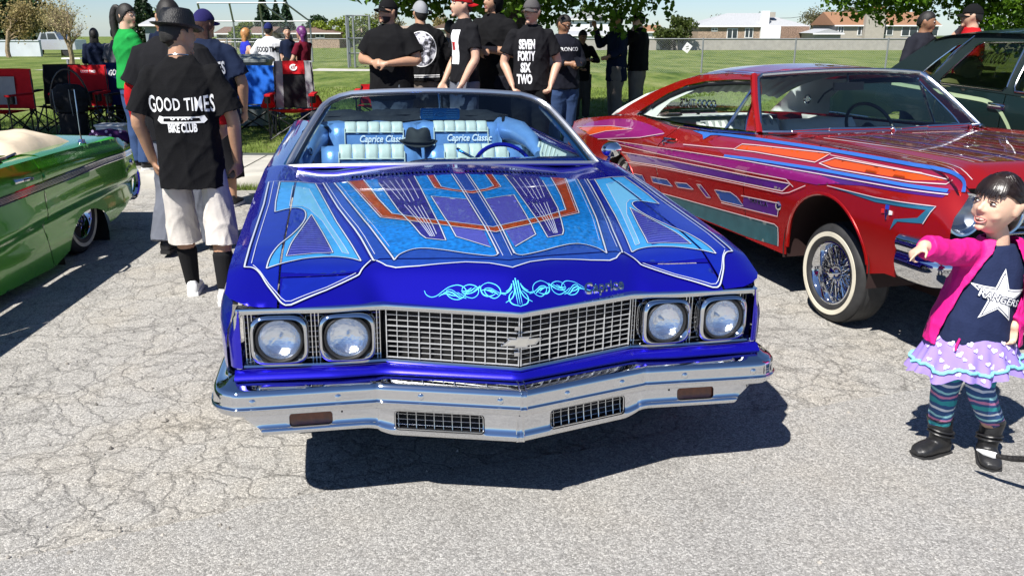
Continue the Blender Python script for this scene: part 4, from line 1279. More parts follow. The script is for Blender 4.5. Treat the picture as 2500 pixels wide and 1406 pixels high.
# main grille, one casting each side of the centre line
for s in (-1, 1):
 mb = MB()
 x0, x1 = .004, .432
 for k in range(13):
  x = x0 + (x1 - x0) * k / 12
  wv = .0034 if k % 3 == 0 else .0022
  d = -.002 if k % 3 == 0 else .003
  mb.box((s * x, gy(x) + d + .008, (ZB + ZT) / 2), (wv, .008, ZT - ZB))
 for j in range(10):
  z = ZB + .003 + (ZT - ZB - .006) * j / 9
  h = .0034 if j % 3 == 0 else .0020
  d = 0.0 if j % 3 == 0 else .004
  a = Vector((s * x0, gy(x0) + d + .008, z)); b = Vector((s * x1, gy(x1) + d + .008, z))
  t = (b - a).normalized(); nrm = Vector((t.y, -t.x, 0)) * .0028
  vs = [a + nrm + Vector((0, 0, -h / 2)), a - nrm + Vector((0, 0, -h / 2)), b - nrm + Vector((0, 0, -h / 2)), b + nrm + Vector((0, 0, -h / 2))]
  vs += [v + Vector((0, 0, h)) for v in vs]
  mb.add(vs, [(0, 1, 2, 3), (7, 6, 5, 4), (0, 4, 5, 1), (1, 5, 6, 2), (2, 6, 7, 3), (3, 7, 4, 0)])
 mb.obj('grille', pbr('bright_grille', (.80, .81, .82), .25, .7), blue, smooth=False)
 # lamp bay lattice, set deeper
 mb = MB()
 for x in (.452, .462, .655, .667, .679, .872, .884, .896):
  mb.box((s * x, gy(x) + .035, (ZB + ZT) / 2), (.003, .012, ZT - ZB))
 for j in range(10):
  z = ZB + .004 + (ZT - ZB - .008) * j / 9
  for a, b in ((.45, .67), (.67, .90)):
   p = Vector((s * a, gy(a) + .035, z)); q = Vector((s * b, gy(b) + .035, z))
   mb.tube([p, q], .0018, 4)
 mb.obj('lamp_bay_lattice', CHROME_SOFT, blue, smooth=False)
 # chrome floor shelf of the lamp bay
 mb = MB()
 mb.add([(s * .45, gy(.45) + .0, ZB), (s * .90, gy(.9) + .0, ZB), (s * .90, gy(.9) + .06, ZB + .006), (s * .45, gy(.45) + .06, ZB + .006)], [(0, 1, 2, 3) if s > 0 else (3, 2, 1, 0)])
 mb.add([(s * .437, gy(.437), ZB), (s * .444, gy(.45) + .055, ZB), (s * .444, gy(.45) + .055, ZT), (s * .437, gy(.437), ZT)], [(0, 1, 2, 3)])
 mb.obj('lamp_bay_floor', CHROME_SOFT, blue)
 for xc in (.562, .782):
  c = Vector((s * xc, gy(xc) - .018, .641))
  tilt = Vector((s * .06, -1, .02)).normalized()
  ux = Vector((1, s * .06, 0)).normalized(); uz = tilt.cross(ux) * -1
  if uz.z < 0: uz = -uz
  # rounded square bezel
  def sq(a, hw, hh, p=4.5):
   ca, sa = math.cos(a), math.sin(a)
   r = (abs(ca) ** p + abs(sa) ** p) ** (-1 / p)
   return hw * r * ca, hh * r * sa
  mb = MB(); N = 48
  rings = [(.092, .082, -.055, 4.5), (.094, .084, .0, 4.5), (.090, .080, .012, 4.5), (.082, .074, .014, 4.2), (.078, .0745, .004, 3), (.0775, .0755, -.004, 2)]
  vs = []
  for hw, hh, d, p in rings:
   for k in range(N):
    u, v = sq(2 * math.pi * k / N, hw, hh, p)
    vs.append(c + ux * u + uz * v + tilt * d)
  mb.add(vs, [(i * N + k, i * N + (k + 1) % N, (i + 1) * N + (k + 1) % N, (i + 1) * N + k) for i in range(len(rings) - 1) for k in range(N)])
  lamp = mb.obj('headlight', CHROME, blue, sharp=60)
  M = axis_mat(c, tilt)
  mb = MB(); mb.lathe([(.077, -.006), (.078, .004), (.073, .008), (.069, .006), (.068, -.004)], M, 40); mb.obj('retaining_ring', RUBBER_SEAL, lamp)
  mb = MB(); mb.lathe([(.069, .0), (.066, -.012), (.055, -.022), (.04, -.031), (.02, -.038), (0, -.040)], M, 36); mb.obj('reflector', pbr('reflector', (.90, .92, .95), .16, 1.0, bump=.35, bump_scale=70), lamp)
  mb = MB(); mb.lathe([(0, -.028), (.006, -.030), (.007, -.05)], M, 12); mb.obj('bulb_shield', CHROME_SOFT, lamp)
  lensm = MATS.get('fluted_lens')
  if lensm is None:
   lensm = glass('fluted_lens', (.95, .97, 1.0), 1.5, .0)
   nt = lensm.node_tree
   tc = nt.nodes.new('ShaderNodeTexCoord'); wv = nt.nodes.new('ShaderNodeTexWave')
   wv.inputs['Scale'].default_value = 45; wv.inputs['Distortion'].default_value = .6
   bp = nt.nodes.new('ShaderNodeBump'); bp.inputs['Strength'].default_value = .45; bp.inputs['Distance'].default_value = .004
   nt.links.new(tc.outputs['Object'], wv.inputs['Vector']); nt.links.new(wv.outputs['Fac'], bp.inputs['Height'])
   for nd in nt.nodes:
    if nd.type in ('BSDF_GLOSSY', 'LAYER_WEIGHT'):
     nt.links.new(bp.outputs['Normal'], nd.inputs['Normal'])
  mb = MB(); mb.lathe([(.069, .003), (.060, .010), (.045, .0155), (.03, .019), (.015, .0205), (0.0005, .021)], M, 36); mb.obj('lens', lensm, lamp)
# bowtie emblem on the grille centre and two chrome brackets
mb = MB()
w_, h_ = .068, .0155
bow = [(-w_, -h_ * .75), (-w_ * .62, h_ * .75), (-w_ * .28, h_ * .75), (-w_ * .24, h_ * 1.25), (w_ * .36, h_ * 1.25), (w_ * .36, h_ * .75), (w_, h_ * .75), (w_ * .70, -h_ * .75), (w_ * .30, -h_ * .75), (w_ * .26, -h_ * 1.25), (-w_ * .34, -h_ * 1.25), (-w_ * .34, -h_ * .75)]
mb.prism(bow, lambda u, v: (u, .050 + abs(u) * .1, .648 + v), lambda u, v: (u, .040 + abs(u) * .1, .648 + v))
em = mb.obj('bowtie_emblem', CHROME, blue, smooth=False)
mb = MB()
inb = [(u * .84, v * .68) for u, v in bow]
mb.prism(inb, lambda u, v: (u, .041 + abs(u) * .1, .648 + v), lambda u, v: (u, .038 + abs(u) * .1, .648 + v))
mb.obj('emblem_inlay', pbr('emblem_inlay', (.55, .53, .48), .35, .6), em, smooth=False)
mb = MB(); mb.box((-.012, .064, .69), (.018, .006, .014)); mb.obj('emblem_bracket', CHROME, blue, smooth=False)
mb = MB(); mb.box((-.012, .064, .60), (.018, .006, .014)); mb.obj('emblem_bracket', CHROME, blue, smooth=False)
# painted pan under the grille
mb = MB()
xs = np.linspace(-.93, .93, 63)
prof = [(.012, ZB - .014), (-.004, ZB - .017), (-.022, ZB - .030), (-.026, ZB - .036), (-.022, ZB - .044), (.03, ZB - .050)]
vs = [(x, gy(x) * .85 + .012 + d, z) for x in xs for d, z in prof]
m = len(prof)
mb.add(vs, [(i * m + k, i * m + k + 1, (i + 1) * m + k + 1, (i + 1) * m + k) for i in range(len(xs) - 1) for k in range(m - 1)])
mb.obj('valance_pan', PAINT, blue)
# ---- bumper: a sheet bent along a plan path with pressed profile and cut openings
path = [(0, 0), (.02, .003), (.44, .128), (.50, .138), (.88, .136), (.945, .150), (.985, .185), (1.003, .24), (1.008, .34), (1.008, .56)]
pp = [np.array(p) for p in spl(path, 6)]
ss = np.concatenate([[0], np.cumsum([np.linalg.norm(b - a) for a, b in zip(pp[:-1], pp[1:])])])
px_ = np.array([p[0] for p in pp]); py_ = np.array([p[1] for p in pp])
SMAX = ss[-1]
def bpath(s):
 a = abs(s)
 x = np.interp(a, ss, px_); y = np.interp(a, ss, py_)
 e = .012
 tx = np.interp(min(a + e, SMAX), ss, px_) - np.interp(max(a - e, 0), ss, px_)
 ty = np.interp(min(a + e, SMAX), ss, py_) - np.interp(max(a - e, 0), ss, py_)
 if a < e: tx, ty = 1, 0
 L = math.hypot(tx, ty)
 nx, ny = ty / L, -tx / L
 w = sstep(.90, 1.02, a)
 nx, ny = nx * w, ny * w - (1 - w)
 L = math.hypot(nx, ny); nx /= L; ny /= L
 sg = 1 if s >= 0 else -1
 return sg * x, y, sg * nx, ny
prof = [(-.135, .521), (-.124, .521), (-.112, .5205), (-.108, .519), (-.090, .514), (-.072, .5085), (-.069, .5045), (-.062, .504), (-.048, .504), (-.044, .503), (-.028, .498), (-.010, .492), (-.002, .486), (.004, .474), (.007, .440), (.013, .434), (.013, .429), (.005, .424), (.002, .410), (-.008, .403), (-.050, .399), (-.058, .390), (-.052, .324), (-.042, .314), (-.042, .297), (-.058, .283), (-.12, .281)]
pr = [np.array(p) for p in spl(prof, 4)]
tt = np.concatenate([[0], np.cumsum([np.linalg.norm(b - a) for a, b in zip(pr[:-1], pr[1:])])])
pd = np.array([p[0] for p in pr]); pz = np.array([p[1] for p in pr])
TMAX = tt[-1]
def t_of_z(z):
 k = np.argmin(np.abs(pz - z) + 10 * (pd < -.085))
 return tt[k]
def bumper_f(s, t, off=0.0):
 x, y, nx, ny = bpath(s)
 d = np.interp(t, tt, pd); z = np.interp(t, tt, pz)
 a = abs(s)
 # lower edge steps up outboard of the grille openings
 up = .028 * sstep(.46, .58, a)
 if z < .40:
  z = .40 - (.40 - z) * (1 - up / .122)
 if z > .47:
  z += .035 * sstep(.99, 1.10, a) * sstep(-.02, -.12, d)
 d = d + off - .03 * sstep(.9, 1.1, a) * (z < .40)
 return (x + nx * d, y + ny * d, z)
def s_of_x(x):
 return float(np.interp(x, px_[:45], ss[:45]))
tA, tB = t_of_z(.374), t_of_z(.328)
tC, tD = t_of_z(.374), t_of_z(.312)
holes = []
def rrect(s0, s1, t0, t1, r=.012):
 pts = []
 for cx, cy, a0 in ((s1 - r, t1 - r, 0), (s0 + r, t1 - r, 90), (s0 + r, t0 + r, 180), (s1 - r, t0 + r, 270)):
  for k in range(4):
   a = R(a0 + 30 * k)
   pts.append((cx + r * math.cos(a), cy + r * math.sin(a)))
 return pts
for s in (-1, 1):
 for (x0, x1, t0, t1) in ((.115, .415, tC, tD), (.622, .765, t_of_z(.376), t_of_z(.318))):
  a, b = sorted((s * s_of_x(x0), s * s_of_x(x1)))
  holes.append(rrect(a, b, t0, t1, .014))
tS = t_of_z(.405)
cols = np.concatenate([-np.linspace(SMAX, 0, 110)[:-1], np.linspace(0, SMAX, 110)])
rowsT = [t for t in tt if t < tS - .001] + [tS]
nC = len(cols)
bumper = mesh_obj('front_bumper', [bumper_f(c, t) for t in rowsT for c in cols], [(j * nC + i, (j + 1) * nC + i, (j + 1) * nC + i + 1, j * nC + i + 1) for j in range(len(rowsT) - 1) for i in range(nC - 1)], CHROME, blue)
bpoly = [(-1.08, tS), (1.08, tS), (1.0, t_of_z(.37)), (.93, t_of_z(.318)), (.88, TMAX), (-.88, TMAX), (-.93, t_of_z(.318)), (-1.0, t_of_z(.37))]
panel('bumper_valance', bpoly, bumper_f, CHROME, bumper, .011, holes=holes, flip=True)
AMBER = pbr('amber_lens', (.17, .032, .006), .2, 0, coat=.6, noise_amt=.25, noise_scale=60)
for s in (-1, 1):
 a, b = sorted((s * s_of_x(.115), s * s_of_x(.415)))
 # recess walls
 h = rrect(a, b, tC, tD, .014)
 nh = len(h)
 mb = MB()
 mb.add([bumper_f(*p) for p in h] + [bumper_f(*p, off=-.035) for p in h], [(i, (i + 1) % nh, nh + (i + 1) % nh, nh + i) for i in range(nh)])
 rc = mb.obj('intake_recess', BLACK, bumper)
 mb = MB(); mb.add([bumper_f(*p, off=-.034) for p in h], [tuple(range(nh))]); mb.obj('intake_back', DARK, rc)
 mb = MB()
 for k in range(10):
  q = a + (b - a) * (k + .5) / 10
  mb.tube([bumper_f(q, tC + .001, -.016), bumper_f(q, (tC + tD) / 2, -.014), bumper_f(q, tD - .001, -.016)], .0012 if k % 2 else .0018, 5)
 for j in range(1, 4):
  t = tC + (tD - tC) * j / 4
  mb.tube([bumper_f(a + (b - a) * k / 12, t, -.014) for k in range(13)], .0012, 5)
 rim = [bumper_f(p[0], p[1], -.006) for p in rrect(a + .003, b - .003, tC + .003, tD - .003, .013)]
 mb.tube(rim, .0024, 5, closed=True)
 mb.obj('intake_grille', CHROME_SOFT, bumper)
 a, b = sorted((s * s_of_x(.622), s * s_of_x(.765)))
 h = rrect(a, b, t_of_z(.376), t_of_z(.318), .014)
 mb = MB(); nh = len(h)
 mb.add([bumper_f(*p) for p in h] + [bumper_f(*p, off=-.014) for p in h], [(i, (i + 1) % nh, nh + (i + 1) % nh, nh + i) for i in range(nh)])
 hs = mb.obj('signal_housing', BLACK, bumper)
 V, F = tri_fill(h, .02)
 mb = MB(); mb.add([bumper_f(u, v, -.010) for u, v in V], F); mb.obj('turn_signal_lens', AMBER, hs)
 mb = MB(); mb.box(bumper_f(s * s_of_x(.59), t_of_z(.383), .001), (.006, .004, .014)); mb.obj('signal_slot', BLACK, bumper)
for x in (-.873, -.60, -.33, -.075, .16, .375, .62, .885):
 sgn = 1 if x > 0 else -1
 c = Vector(bumper_f(sgn * s_of_x(abs(x)), t_of_z(.452), 0))
 q = Vector(bumper_f(sgn * s_of_x(abs(x)), t_of_z(.452), .01)) - c
 mb = MB(); mb.lathe([(.0115, -.001), (.011, .003), (.007, .0055), (.0004, .0065)], axis_mat(c, q), 16); mb.obj('bumper_bolt', CHROME_SOFT, bumper)
# engine-bay dark block and floor pan so nothing shows through
mb = MB(); mb.box((0, 1.0, .47), (1.25, 1.3, .26)); mb.box((0, 3.4, .27), (1.8, 3.9, .08)); mb.box((0, .30, .42), (1.6, .1, .22))
mb.obj('underbody', DARK, blue, smooth=False)
# ------------------------------------------------------------------ blue convertible: windshield and cabin
WS_GLASS = glass('windshield_glass', (.70, .86, .90), 1.0)
nt = WS_GLASS.node_tree
# factory shade band: the laminate itself is dyed along the top edge
tcn = nt.nodes.new('ShaderNodeTexCoord'); sepn = nt.nodes.new('ShaderNodeSeparateXYZ'); rmp = nt.nodes.new('ShaderNodeValToRGB')
nt.links.new(tcn.outputs['Object'], sepn.inputs[0]); nt.links.new(sepn.outputs['Z'], rmp.inputs['Fac'])
rmp.color_ramp.elements[0].position = 1.17 / 1.4; rmp.color_ramp.elements[0].color = (.56, .75, .82, 1)
rmp.color_ramp.elements[1].position = 1.0; rmp.color_ramp.elements[1].color = (.03, .09, .22, 1)
mr = nt.nodes.new('ShaderNodeMath'); mr.operation = 'DIVIDE'; mr.inputs[1].default_value = 1.33
nt.links.new(sepn.outputs['Z'], mr.inputs[0]); nt.links.new(mr.outputs[0], rmp.inputs['Fac'])
rmp.color_ramp.elements[0].position = .87
for nd in nt.nodes:
 if nd.type == 'BSDF_TRANSPARENT':
  nt.links.new(rmp.outputs['Color'], nd.inputs['Color'])
def ws(u, v, off=0.0):
 """u -1..1 across, v 0 (cowl) .. 1 (header)"""
 xb, yb, zb = .845 * u, 1.955 + .085 * u * u, .978 - .016 * u * u
 xt, yt, zt = .615 * u, 2.43 + .14 * u * u, 1.335 - .035 * u * u
 w = v + .0
 x = xb + (xt - xb) * w
 return (x, yb + (yt - yb) * w - off, zb + (zt - zb) * w + .03 * math.sin(math.pi * v) * .5 + off * .7)
def ws_out(m=0.0):
 c = [(-1 + m, 0 + m), (1 - m, 0 + m), (1 - m, .80), (.97 - m, .90), (.90 - m, .965 - m), (.80, 1 - m), (-.80, 1 - m), (-.90 + m, .965 - m), (-.97 + m, .90), (-1 + m, .80)]
 return c
gl = panel('windshield', [(u * .985, v) for u, v in ws_out(.012)], lambda u, v: ws(u, v), WS_GLASS, blue, .05)
fr = MB()
ring = resample(ws_out(0), .06)
fr.tube([ws(u, v, .004) for u, v in ring], .017, 8, closed=True, flat=.8)
fr.obj('windshield_frame', pbr('brushed_frame', (.66, .67, .69), .28, .9), blue)
fi = MB()
fi.tube([ws(u * .965, .03 + v * .94, -.004) for u, v in ring], .005, 6, closed=True)
fi.obj('windshield_gasket', BLACK, blue)
for s in (-1, 1):
 pl = MB(); pl.tube([ws(s * 1.0, v, -.03) for v in np.linspace(0, .9, 8)], [.035, .034, .032, .03, .03, .03, .028, .026], 8)
 pl.obj('pillar', pbr('pillar_blue', (.01, .06, .16), .3, .3, coat=.6), blue)
VINYL = pbr('metallic_blue_vinyl', (.15, .29, .58), .32, .25, noise_amt=.08, noise_scale=12, bump=.12, bump_scale=60)
PALE = pbr('pale_vinyl', (.56, .59, .52), .45, noise_amt=.05, noise_scale=20, bump=.08, bump_scale=60)
STITCH = pbr('white_stitching', (.78, .80, .80), .6)
# dashboard: top pad with a hump over the instruments (driver on the +x side)
mb = MB()
def dash(u, v):
 x = -.80 + 1.60 * u
 y = 1.99 + .05 * (2 * u - 1) ** 2 + .30 * v
 hump = .035 * sstep(.30, .46, u)
 z = .958 - .02 * v + hump * sstep(.0, .5, v) - .10 * sstep(.86, 1.0, v)
 return (x, y, z)
nu, nv = 40, 14
mb.add([dash(i / nu, j / nv) for j in range(nv + 1) for i in range(nu + 1)], [(j * (nu + 1) + i, j * (nu + 1) + i + 1, (j + 1) * (nu + 1) + i + 1, (j + 1) * (nu + 1) + i) for j in range(nv) for i in range(nu)])
mb.obj('dashboard', pbr('dash_blue', (.008, .02, .20), .12, .2, coat=.8), blue)
mb = MB(); mb.box((0, 2.26, .78), (1.56, .10, .22)); mb.obj('dash_face', pbr('dash_blue', (0, 0, 0)), blue, smooth=False)
# steering wheel
sw = MB()
M = axis_mat((.42, 2.62, .845), (0, -.80, .55))
sw.tube([M @ Vector((.185 * math.cos(a), .185 * math.sin(a), 0)) for a in np.linspace(0, 2 * math.pi, 40)[:-1]], .014, 8, closed=True)
for a in (R(0), R(180), R(-90)):
 sw.tube([M @ Vector((.03 * math.cos(a), .03 * math.sin(a), -.03)), M @ Vector((.19 * math.cos(a), .19 * math.sin(a), 0))], .010, 6)
sw.lathe([(.0, -.02), (.05, -.02), (.06, -.05), (.03, -.3), (0, -.3)], M, 16)
sw.obj('steering_wheel', PAINT, blue)
mb = MB(); mb.tube([(.24, 2.45, .93), (.13, 2.52, .985)], .008, 6); mb.tube([(.13, 2.52, .985), (.115, 2.53, .993)], .012, 6); mb.obj('column_lever', CHROME, blue)
def cushion(name, x0, x1, y, z0, z1, lean, mat, parent, th=.13, bulge=.02):
 """upright upholstered back: rounded block leaning by lean"""
 nx, nz = 16, 10
 vs = []
 for j in range(nz + 1):
  v = j / nz
  for i in range(nx + 1):
   u = i / nx
   x = x0 + (x1 - x0) * u
   z = z0 + (z1 - z0) * v
   ed = min(1, min(u, 1 - u) / .06) if True else 1
   et = min(1, (1 - v) / .18)
   r = math.sqrt(max(0, 1 - (1 - ed) ** 2)) * .5 + math.sqrt(max(0, 1 - (1 - et) ** 2)) * .5
   yy = y + lean * (z - z0) - th * .5 * r - bulge * math.sin(math.pi * v)
   vs.append((x, yy, z - .03 * (1 - ed) * (v > .5)))
 for j in range(nz + 1):
  v = j / nz
  for i in range(nx + 1):
   u = i / nx
   vs.append((x0 + (x1 - x0) * u, y + lean * (z1 - z0) * v + th * .5, z0 + (z1 - z0) * v - .012 * (v == 1)))
 n = (nx + 1) * (nz + 1)
 F = [(j * (nx + 1) + i, j * (nx + 1) + i + 1, (j + 1) * (nx + 1) + i + 1, (j + 1) * (nx + 1) + i) for j in range(nz) for i in range(nx)]
 F += [tuple(n + k for k in f[::-1]) for f in F]
 F += [(nz * (nx + 1) + i, nz * (nx + 1) + i + 1, n + nz * (nx + 1) + i + 1, n + nz * (nx + 1) + i) for i in range(nx)]
 for i0 in (0, nx):
  F += [(j * (nx + 1) + i0, (j + 1) * (nx + 1) + i0, n + (j + 1) * (nx + 1) + i0, n + j * (nx + 1) + i0) for j in range(nz)]
 return mesh_obj(name, vs, F, mat, parent)
def seat_face(x0, x1, y, z0, z1, lean, off):
 def f(u, v):
  z = z0 + (z1 - z0) * v
  return (x0 + (x1 - x0) * u, y + lean * (z - z0) - .065 - .02 * math.sin(math.pi * v) - off, z)
 return f
def seat_unit(x0, x1, y, z0, z1, lean, name, tx0, tx1, ztuck, embroider):
 st = cushion(name, x0, x1, y, z0, z1, lean, VINYL, blue)
 n = 5
 for k in range(n):     # tucked pale rolls along the top
  a = tx0 + (tx1 - tx0) * k / n + .002
  b = tx0 + (tx1 - tx0) * (k + 1) / n - .002
  vs = []
  for j in range(9):
   an = j / 8
   z = ztuck + (z1 + .006 - ztuck) * math.sin(an * math.pi / 2)
   for i in range(9):
    u = i / 8
    e = math.sqrt(max(0, 1 - (2 * u - 1) ** 4))
    yy = y + lean * (z - z0) - .065 * (1 - (1 - math.cos(an * math.pi / 2)) * .95) - .014 * e - .006
    vs.append((a + (b - a) * u, yy, z + .004 * e))
  mesh_obj('tuck_roll', vs, [(j * 9 + i, j * 9 + i + 1, (j + 1) * 9 + i + 1, (j + 1) * 9 + i) for j in range(8) for i in range(8)], PALE, st)
 pip = MB()
 fz = seat_face(0, 1, y, z0, z1, lean, .012)
 vt = (ztuck - z0) / (z1 - z0)
 pip.tube([fz(tx0, vt), fz(tx1, vt)], .005, 6)
 for x in (tx0, tx1):
  pip.tube([fz(x, v) for v in np.linspace(.2, .93, 9)], .0045, 6)
 pip.obj('piping', PALE, st)
 if embroider:
  V, F = text_polys('Caprice Classic', .072, bold=.0012, shear=.3, sx=.80)
  cx = (tx0 + tx1) / 2 + .06
  zc = ztuck - .05
  f = lambda u, v: fz(cx + u, (zc + v - z0) / (z1 - z0))
  mb = MB(); mb.add([f(*p) for p in V], F); mb.obj('embroidery', STITCH, st, smooth=False)
 return st
# rear bench and two front backs
seat_unit(-.66, .02, 4.18, .52, 1.005, .16, 'rear_seat_back', -.54, -.09, .938, True)
seat_unit(.022, .70, 4.18, .52, 1.012, .16, 'rear_seat_back', .15, .58, .944, True)
seat_unit(-.70, -.03, 3.22, .46, .935, .16, 'front_seat_back', -.585, -.15, .855, True)
seat_unit(-.005, .68, 3.22, .46, .935, .16, 'front_seat_back', .12, .56, .855, True)
for x in (-.365, .335):
 mb = MB()
 mb.add([], [])
 vs = []
 for j in range(7):
  for i in range(9):
   u, v = i / 8 * 2 - 1, j / 6 * 2 - 1
   e = (1 - u ** 6) * (1 - v ** 6)
   vs.append((x + u * .33, 2.96 + v * .28, .44 + .06 * e))
 mesh_obj('front_seat_cushion', vs, [(j * 9 + i, j * 9 + i + 1, (j + 1) * 9 + i + 1, (j + 1) * 9 + i) for j in range(6) for i in range(8)], VINYL, blue)
# rear side panels with speaker, pale pleated panel on the driver side, shelf and folded black top
for s in (-1, 1):
 vs = []
 for j in range(7):
  for i in range(13):
   u, v = i / 12, j / 6
   y = 2.2 + 2.2 * u
   vs.append((s * (.86 - .05 * math.sin(math.pi * v) - .10 * sstep(.6, 1, u)), y, .45 + .50 * v))
 dc = mesh_obj('door_card', vs, [(j * 13 + i, j * 13 + i + 1, (j + 1) * 13 + i + 1, (j + 1) * 13 + i) for j in range(6) for i in range(12)], PALE if s > 0 else VINYL, blue)
 if s > 0:
  for k in range(9):
   mb = MB(); y = 2.9 + .11 * k
   mb.tube([(s * .815, y, .80), (s * .80, y + .01, .88), (s * .82, y + .02, .945)], .010, 6); mb.obj('pleat', PALE, dc)
  bq = MB(); bq.tube([(.74, 4.35, .95), (.79, 3.95, .96), (.80, 3.55, .93), (.80, 3.3, .86)], [.10, .085, .06, .03], 12); bq.obj('quarter_bolster', VINYL, dc)
 else:
  bq = MB(); bq.tube([(-.76, 4.3, .88), (-.79, 4.0, .90), (-.81, 3.6, .86), (-.82, 3.4, .78)], [.11, .10, .07, .03], 12); bq.obj('quarter_bolster', VINYL, dc)
  for y, z, r in ((3.55, .74, .075), (3.50, .87, .022)):
   mb = MB(); mb.lathe([(r, 0), (r + .008, .012), (r + .002, .02), (r * .8, .012), (r * .35, .0), (0.001, .012)], axis_mat((-.79, y, z), (1, -.25, .1)), 24); mb.obj('speaker', CHROME_SOFT, dc)
mb = MB()
vs = []
for j in range(5):
 for i in range(17):
  u, v = i / 16 * 2 - 1, j / 4
  vs.append((u * .78, 4.28 + .18 * v + .02 * math.sin(u * 9), .975 + .012 * math.sin(u * 14) * v + .02 * v))
mesh_obj('rear_shelf', vs, [(j * 17 + i, j * 17 + i + 1, (j + 1) * 17 + i + 1, (j + 1) * 17 + i) for j in range(4) for i in range(16)], VINYL, blue)
FAB = pbr('black_top_fabric', (.012, .013, .016), .7, noise_amt=.3, noise_scale=14, bump=.4, bump_scale=25)
mb = MB()
for k, (y, z, r) in enumerate(((4.52, 1.005, .045), (4.62, 1.03, .05), (4.75, 1.0, .055), (4.9, .985, .05))):
 pts = [(x, y + .05 * math.sin(x * 2.2 + k) + .08 * x * x, z + .012 * math.sin(x * 11 + k * 2) - .03 * x * x) for x in np.linspace(-.80, .80, 22)]
 mb.tube(pts, [r * (1 + .18 * math.sin(i * 1.7 + k)) for i in range(22)], 9)
tp = mb.obj('folded_top', FAB, blue)
for s in (-1, 1):
 mb = MB()
 mb.tube([(s * .80, 4.65, 1.02), (s * .74, 4.35, 1.05), (s * .70, 4.15, 1.03)], [.02, .016, .012], 7)
 mb.tube([(s * .80, 4.55, .99), (s * .78, 4.2, 1.0), (s * .83, 3.7, .985)], [.022, .018, .012], 7)
 mb.box((s * .74, 4.36, 1.045), (.06, .09, .03))
 mb.obj('top_linkage', BLACK, tp)
dk = panel('rear_deck', [(-.90, 4.95), (-.86, 5.52), (.86, 5.52), (.90, 4.95)], lambda x, y: (x, y, .985 - .05 * x * x - .08 * max(0, y - 5.2)), PAINT, blue, .06)
mb = MB(); mb.box((0, 5.63, .48), (1.9, .08, .14)); mb.obj('rear_bumper', CHROME, blue, smooth=False)
mb = MB(); mb.box((0, 5.54, .72), (1.7, .04, .36)); mb.obj('tail_panel', PAINT, blue, smooth=False)
# rear-view mirror back with bowtie, hanging from the header
mb = MB()
pol = []
for cx, cz, a0 in ((.098, .022, 0), (-.098, .022, 90), (-.098, -.022, 180), (.098, -.022, 270)):
 for k in range(4):
  a = R(a0 + 30 * k); pol.append((cx + .014 * math.cos(a), cz + .010 * math.sin(a)))
MIR = pbr('mirror_blue', (.02, .18, .50), .12, .7)
mb.prism(pol, lambda u, v: (-.005 + u, 2.375, 1.213 + v), lambda u, v: (-.005 + u, 2.345, 1.213 + v))
rv = mb.obj('rear_view_mirror', MIR, blue)
mb = MB()
for z in (-.018, -.006, .006, .018):
 for a, b in ((-.10, -.042), (.035, .10)):
  mb.box((-.005 + (a + b) / 2, 2.343, 1.213 + z), (b - a, .004, .0022))
b2 = [(u * .50, v * .55) for u, v in bow]
for i in range(len(b2)):
 p, q = b2[i], b2[(i + 1) % len(b2)]
 mb.tube([(-.005 + p[0], 2.342, 1.213 + p[1]), (-.005 + q[0], 2.342, 1.213 + q[1])], .0013, 4)
mb.obj('mirror_engraving', pbr('engraving', (.30, .55, .80), .2, .8), rv)
mb = MB(); mb.tube([(-.003, 2.36, 1.235), (-.003, 2.375, 1.26), (-.003, 2.42, 1.32)], [.010, .006, .008], 8); mb.obj('mirror_stem', CHROME_SOFT, rv)
# chrome door mirror on the driver side
mb = MB()
c = Vector((.985, 2.22, 1.02))
mb.lathe([(0.001, -.045), (.03, -.042), (.05, -.03), (.058, -.008), (.058, .012), (.054, .016), (.0, .014)], axis_mat(c, (-.05, 1, 0)) @ Matrix.Diagonal((1.0, .78, 1, 1)), 28)
dm = mb.obj('door_mirror', CHROME, blue)
mb = MB(); mb.tube([c + Vector((-.01, -.01, -.035)), c + Vector((-.015, 0, -.065)), c + Vector((-.035, .0, -.085))], [.012, .014, .03], 8); mb.obj('mirror_stalk', CHROME, dm)
# ------------------------------------------------------------------ red hardtop
RM = Matrix.Translation((2.96045, 3.99905, .08864)) @ Matrix.Rotation(R(15.38608), 4, 'Z') @ Matrix.Rotation(R(-2.15183), 4, 'X') @ Matrix.Rotation(R(.14585), 4, 'Y')
red = thing('hardtop_car', 'red lowrider hardtop with purple and orange striped sides and raised front', 'car', matrix=RM)
RED = pbr('candy_red_paint', (.40, .008, .006), .26, .45, coat=1.0, noise_amt=.05, noise_scale=3, flake=.05)
PURPLE = pbr('purple_stripe_paint', (.09, .012, .20), .3, .35, coat=1.0, noise_amt=.08, noise_scale=10)
MAGENTA = pbr('magenta_stripe_paint', (.34, .015, .20), .3, .35, coat=1.0, noise_amt=.06, noise_scale=6)
PLUM = pbr('plum_stripe_paint', (.36, .014, .055), .3, .35, coat=1.0)
ORANGE = pbr('orange_stripe_paint', (.72, .085, .006), .32, .2, coat=1.0)
STRIPE_BLUE = pbr('bright_blue_stripe', (.04, .17, .60), .32, .2, coat=1.0)
TEAL = pbr('teal_reflection_tone', (.035, .11, .13), .3, .35, coat=1.0, noise_amt=.15, noise_scale=12)  # outlined lower panel; teal-grey of a reflection put into its base colour
PANEL_BLUE = pbr('panel_blue_paint', (.02, .07, .30), .3, .3, coat=1.0)
PINK_LINE = pbr('pale_pinstripe', (.66, .50, .52), .4, .1, coat=1.0)
FLAKE_OR = pbr('orange_flake_paint', (.26, .055, .015), .3, .45, coat=1.0, noise_amt=.55, noise_scale=60, detail=8, flake=.25)
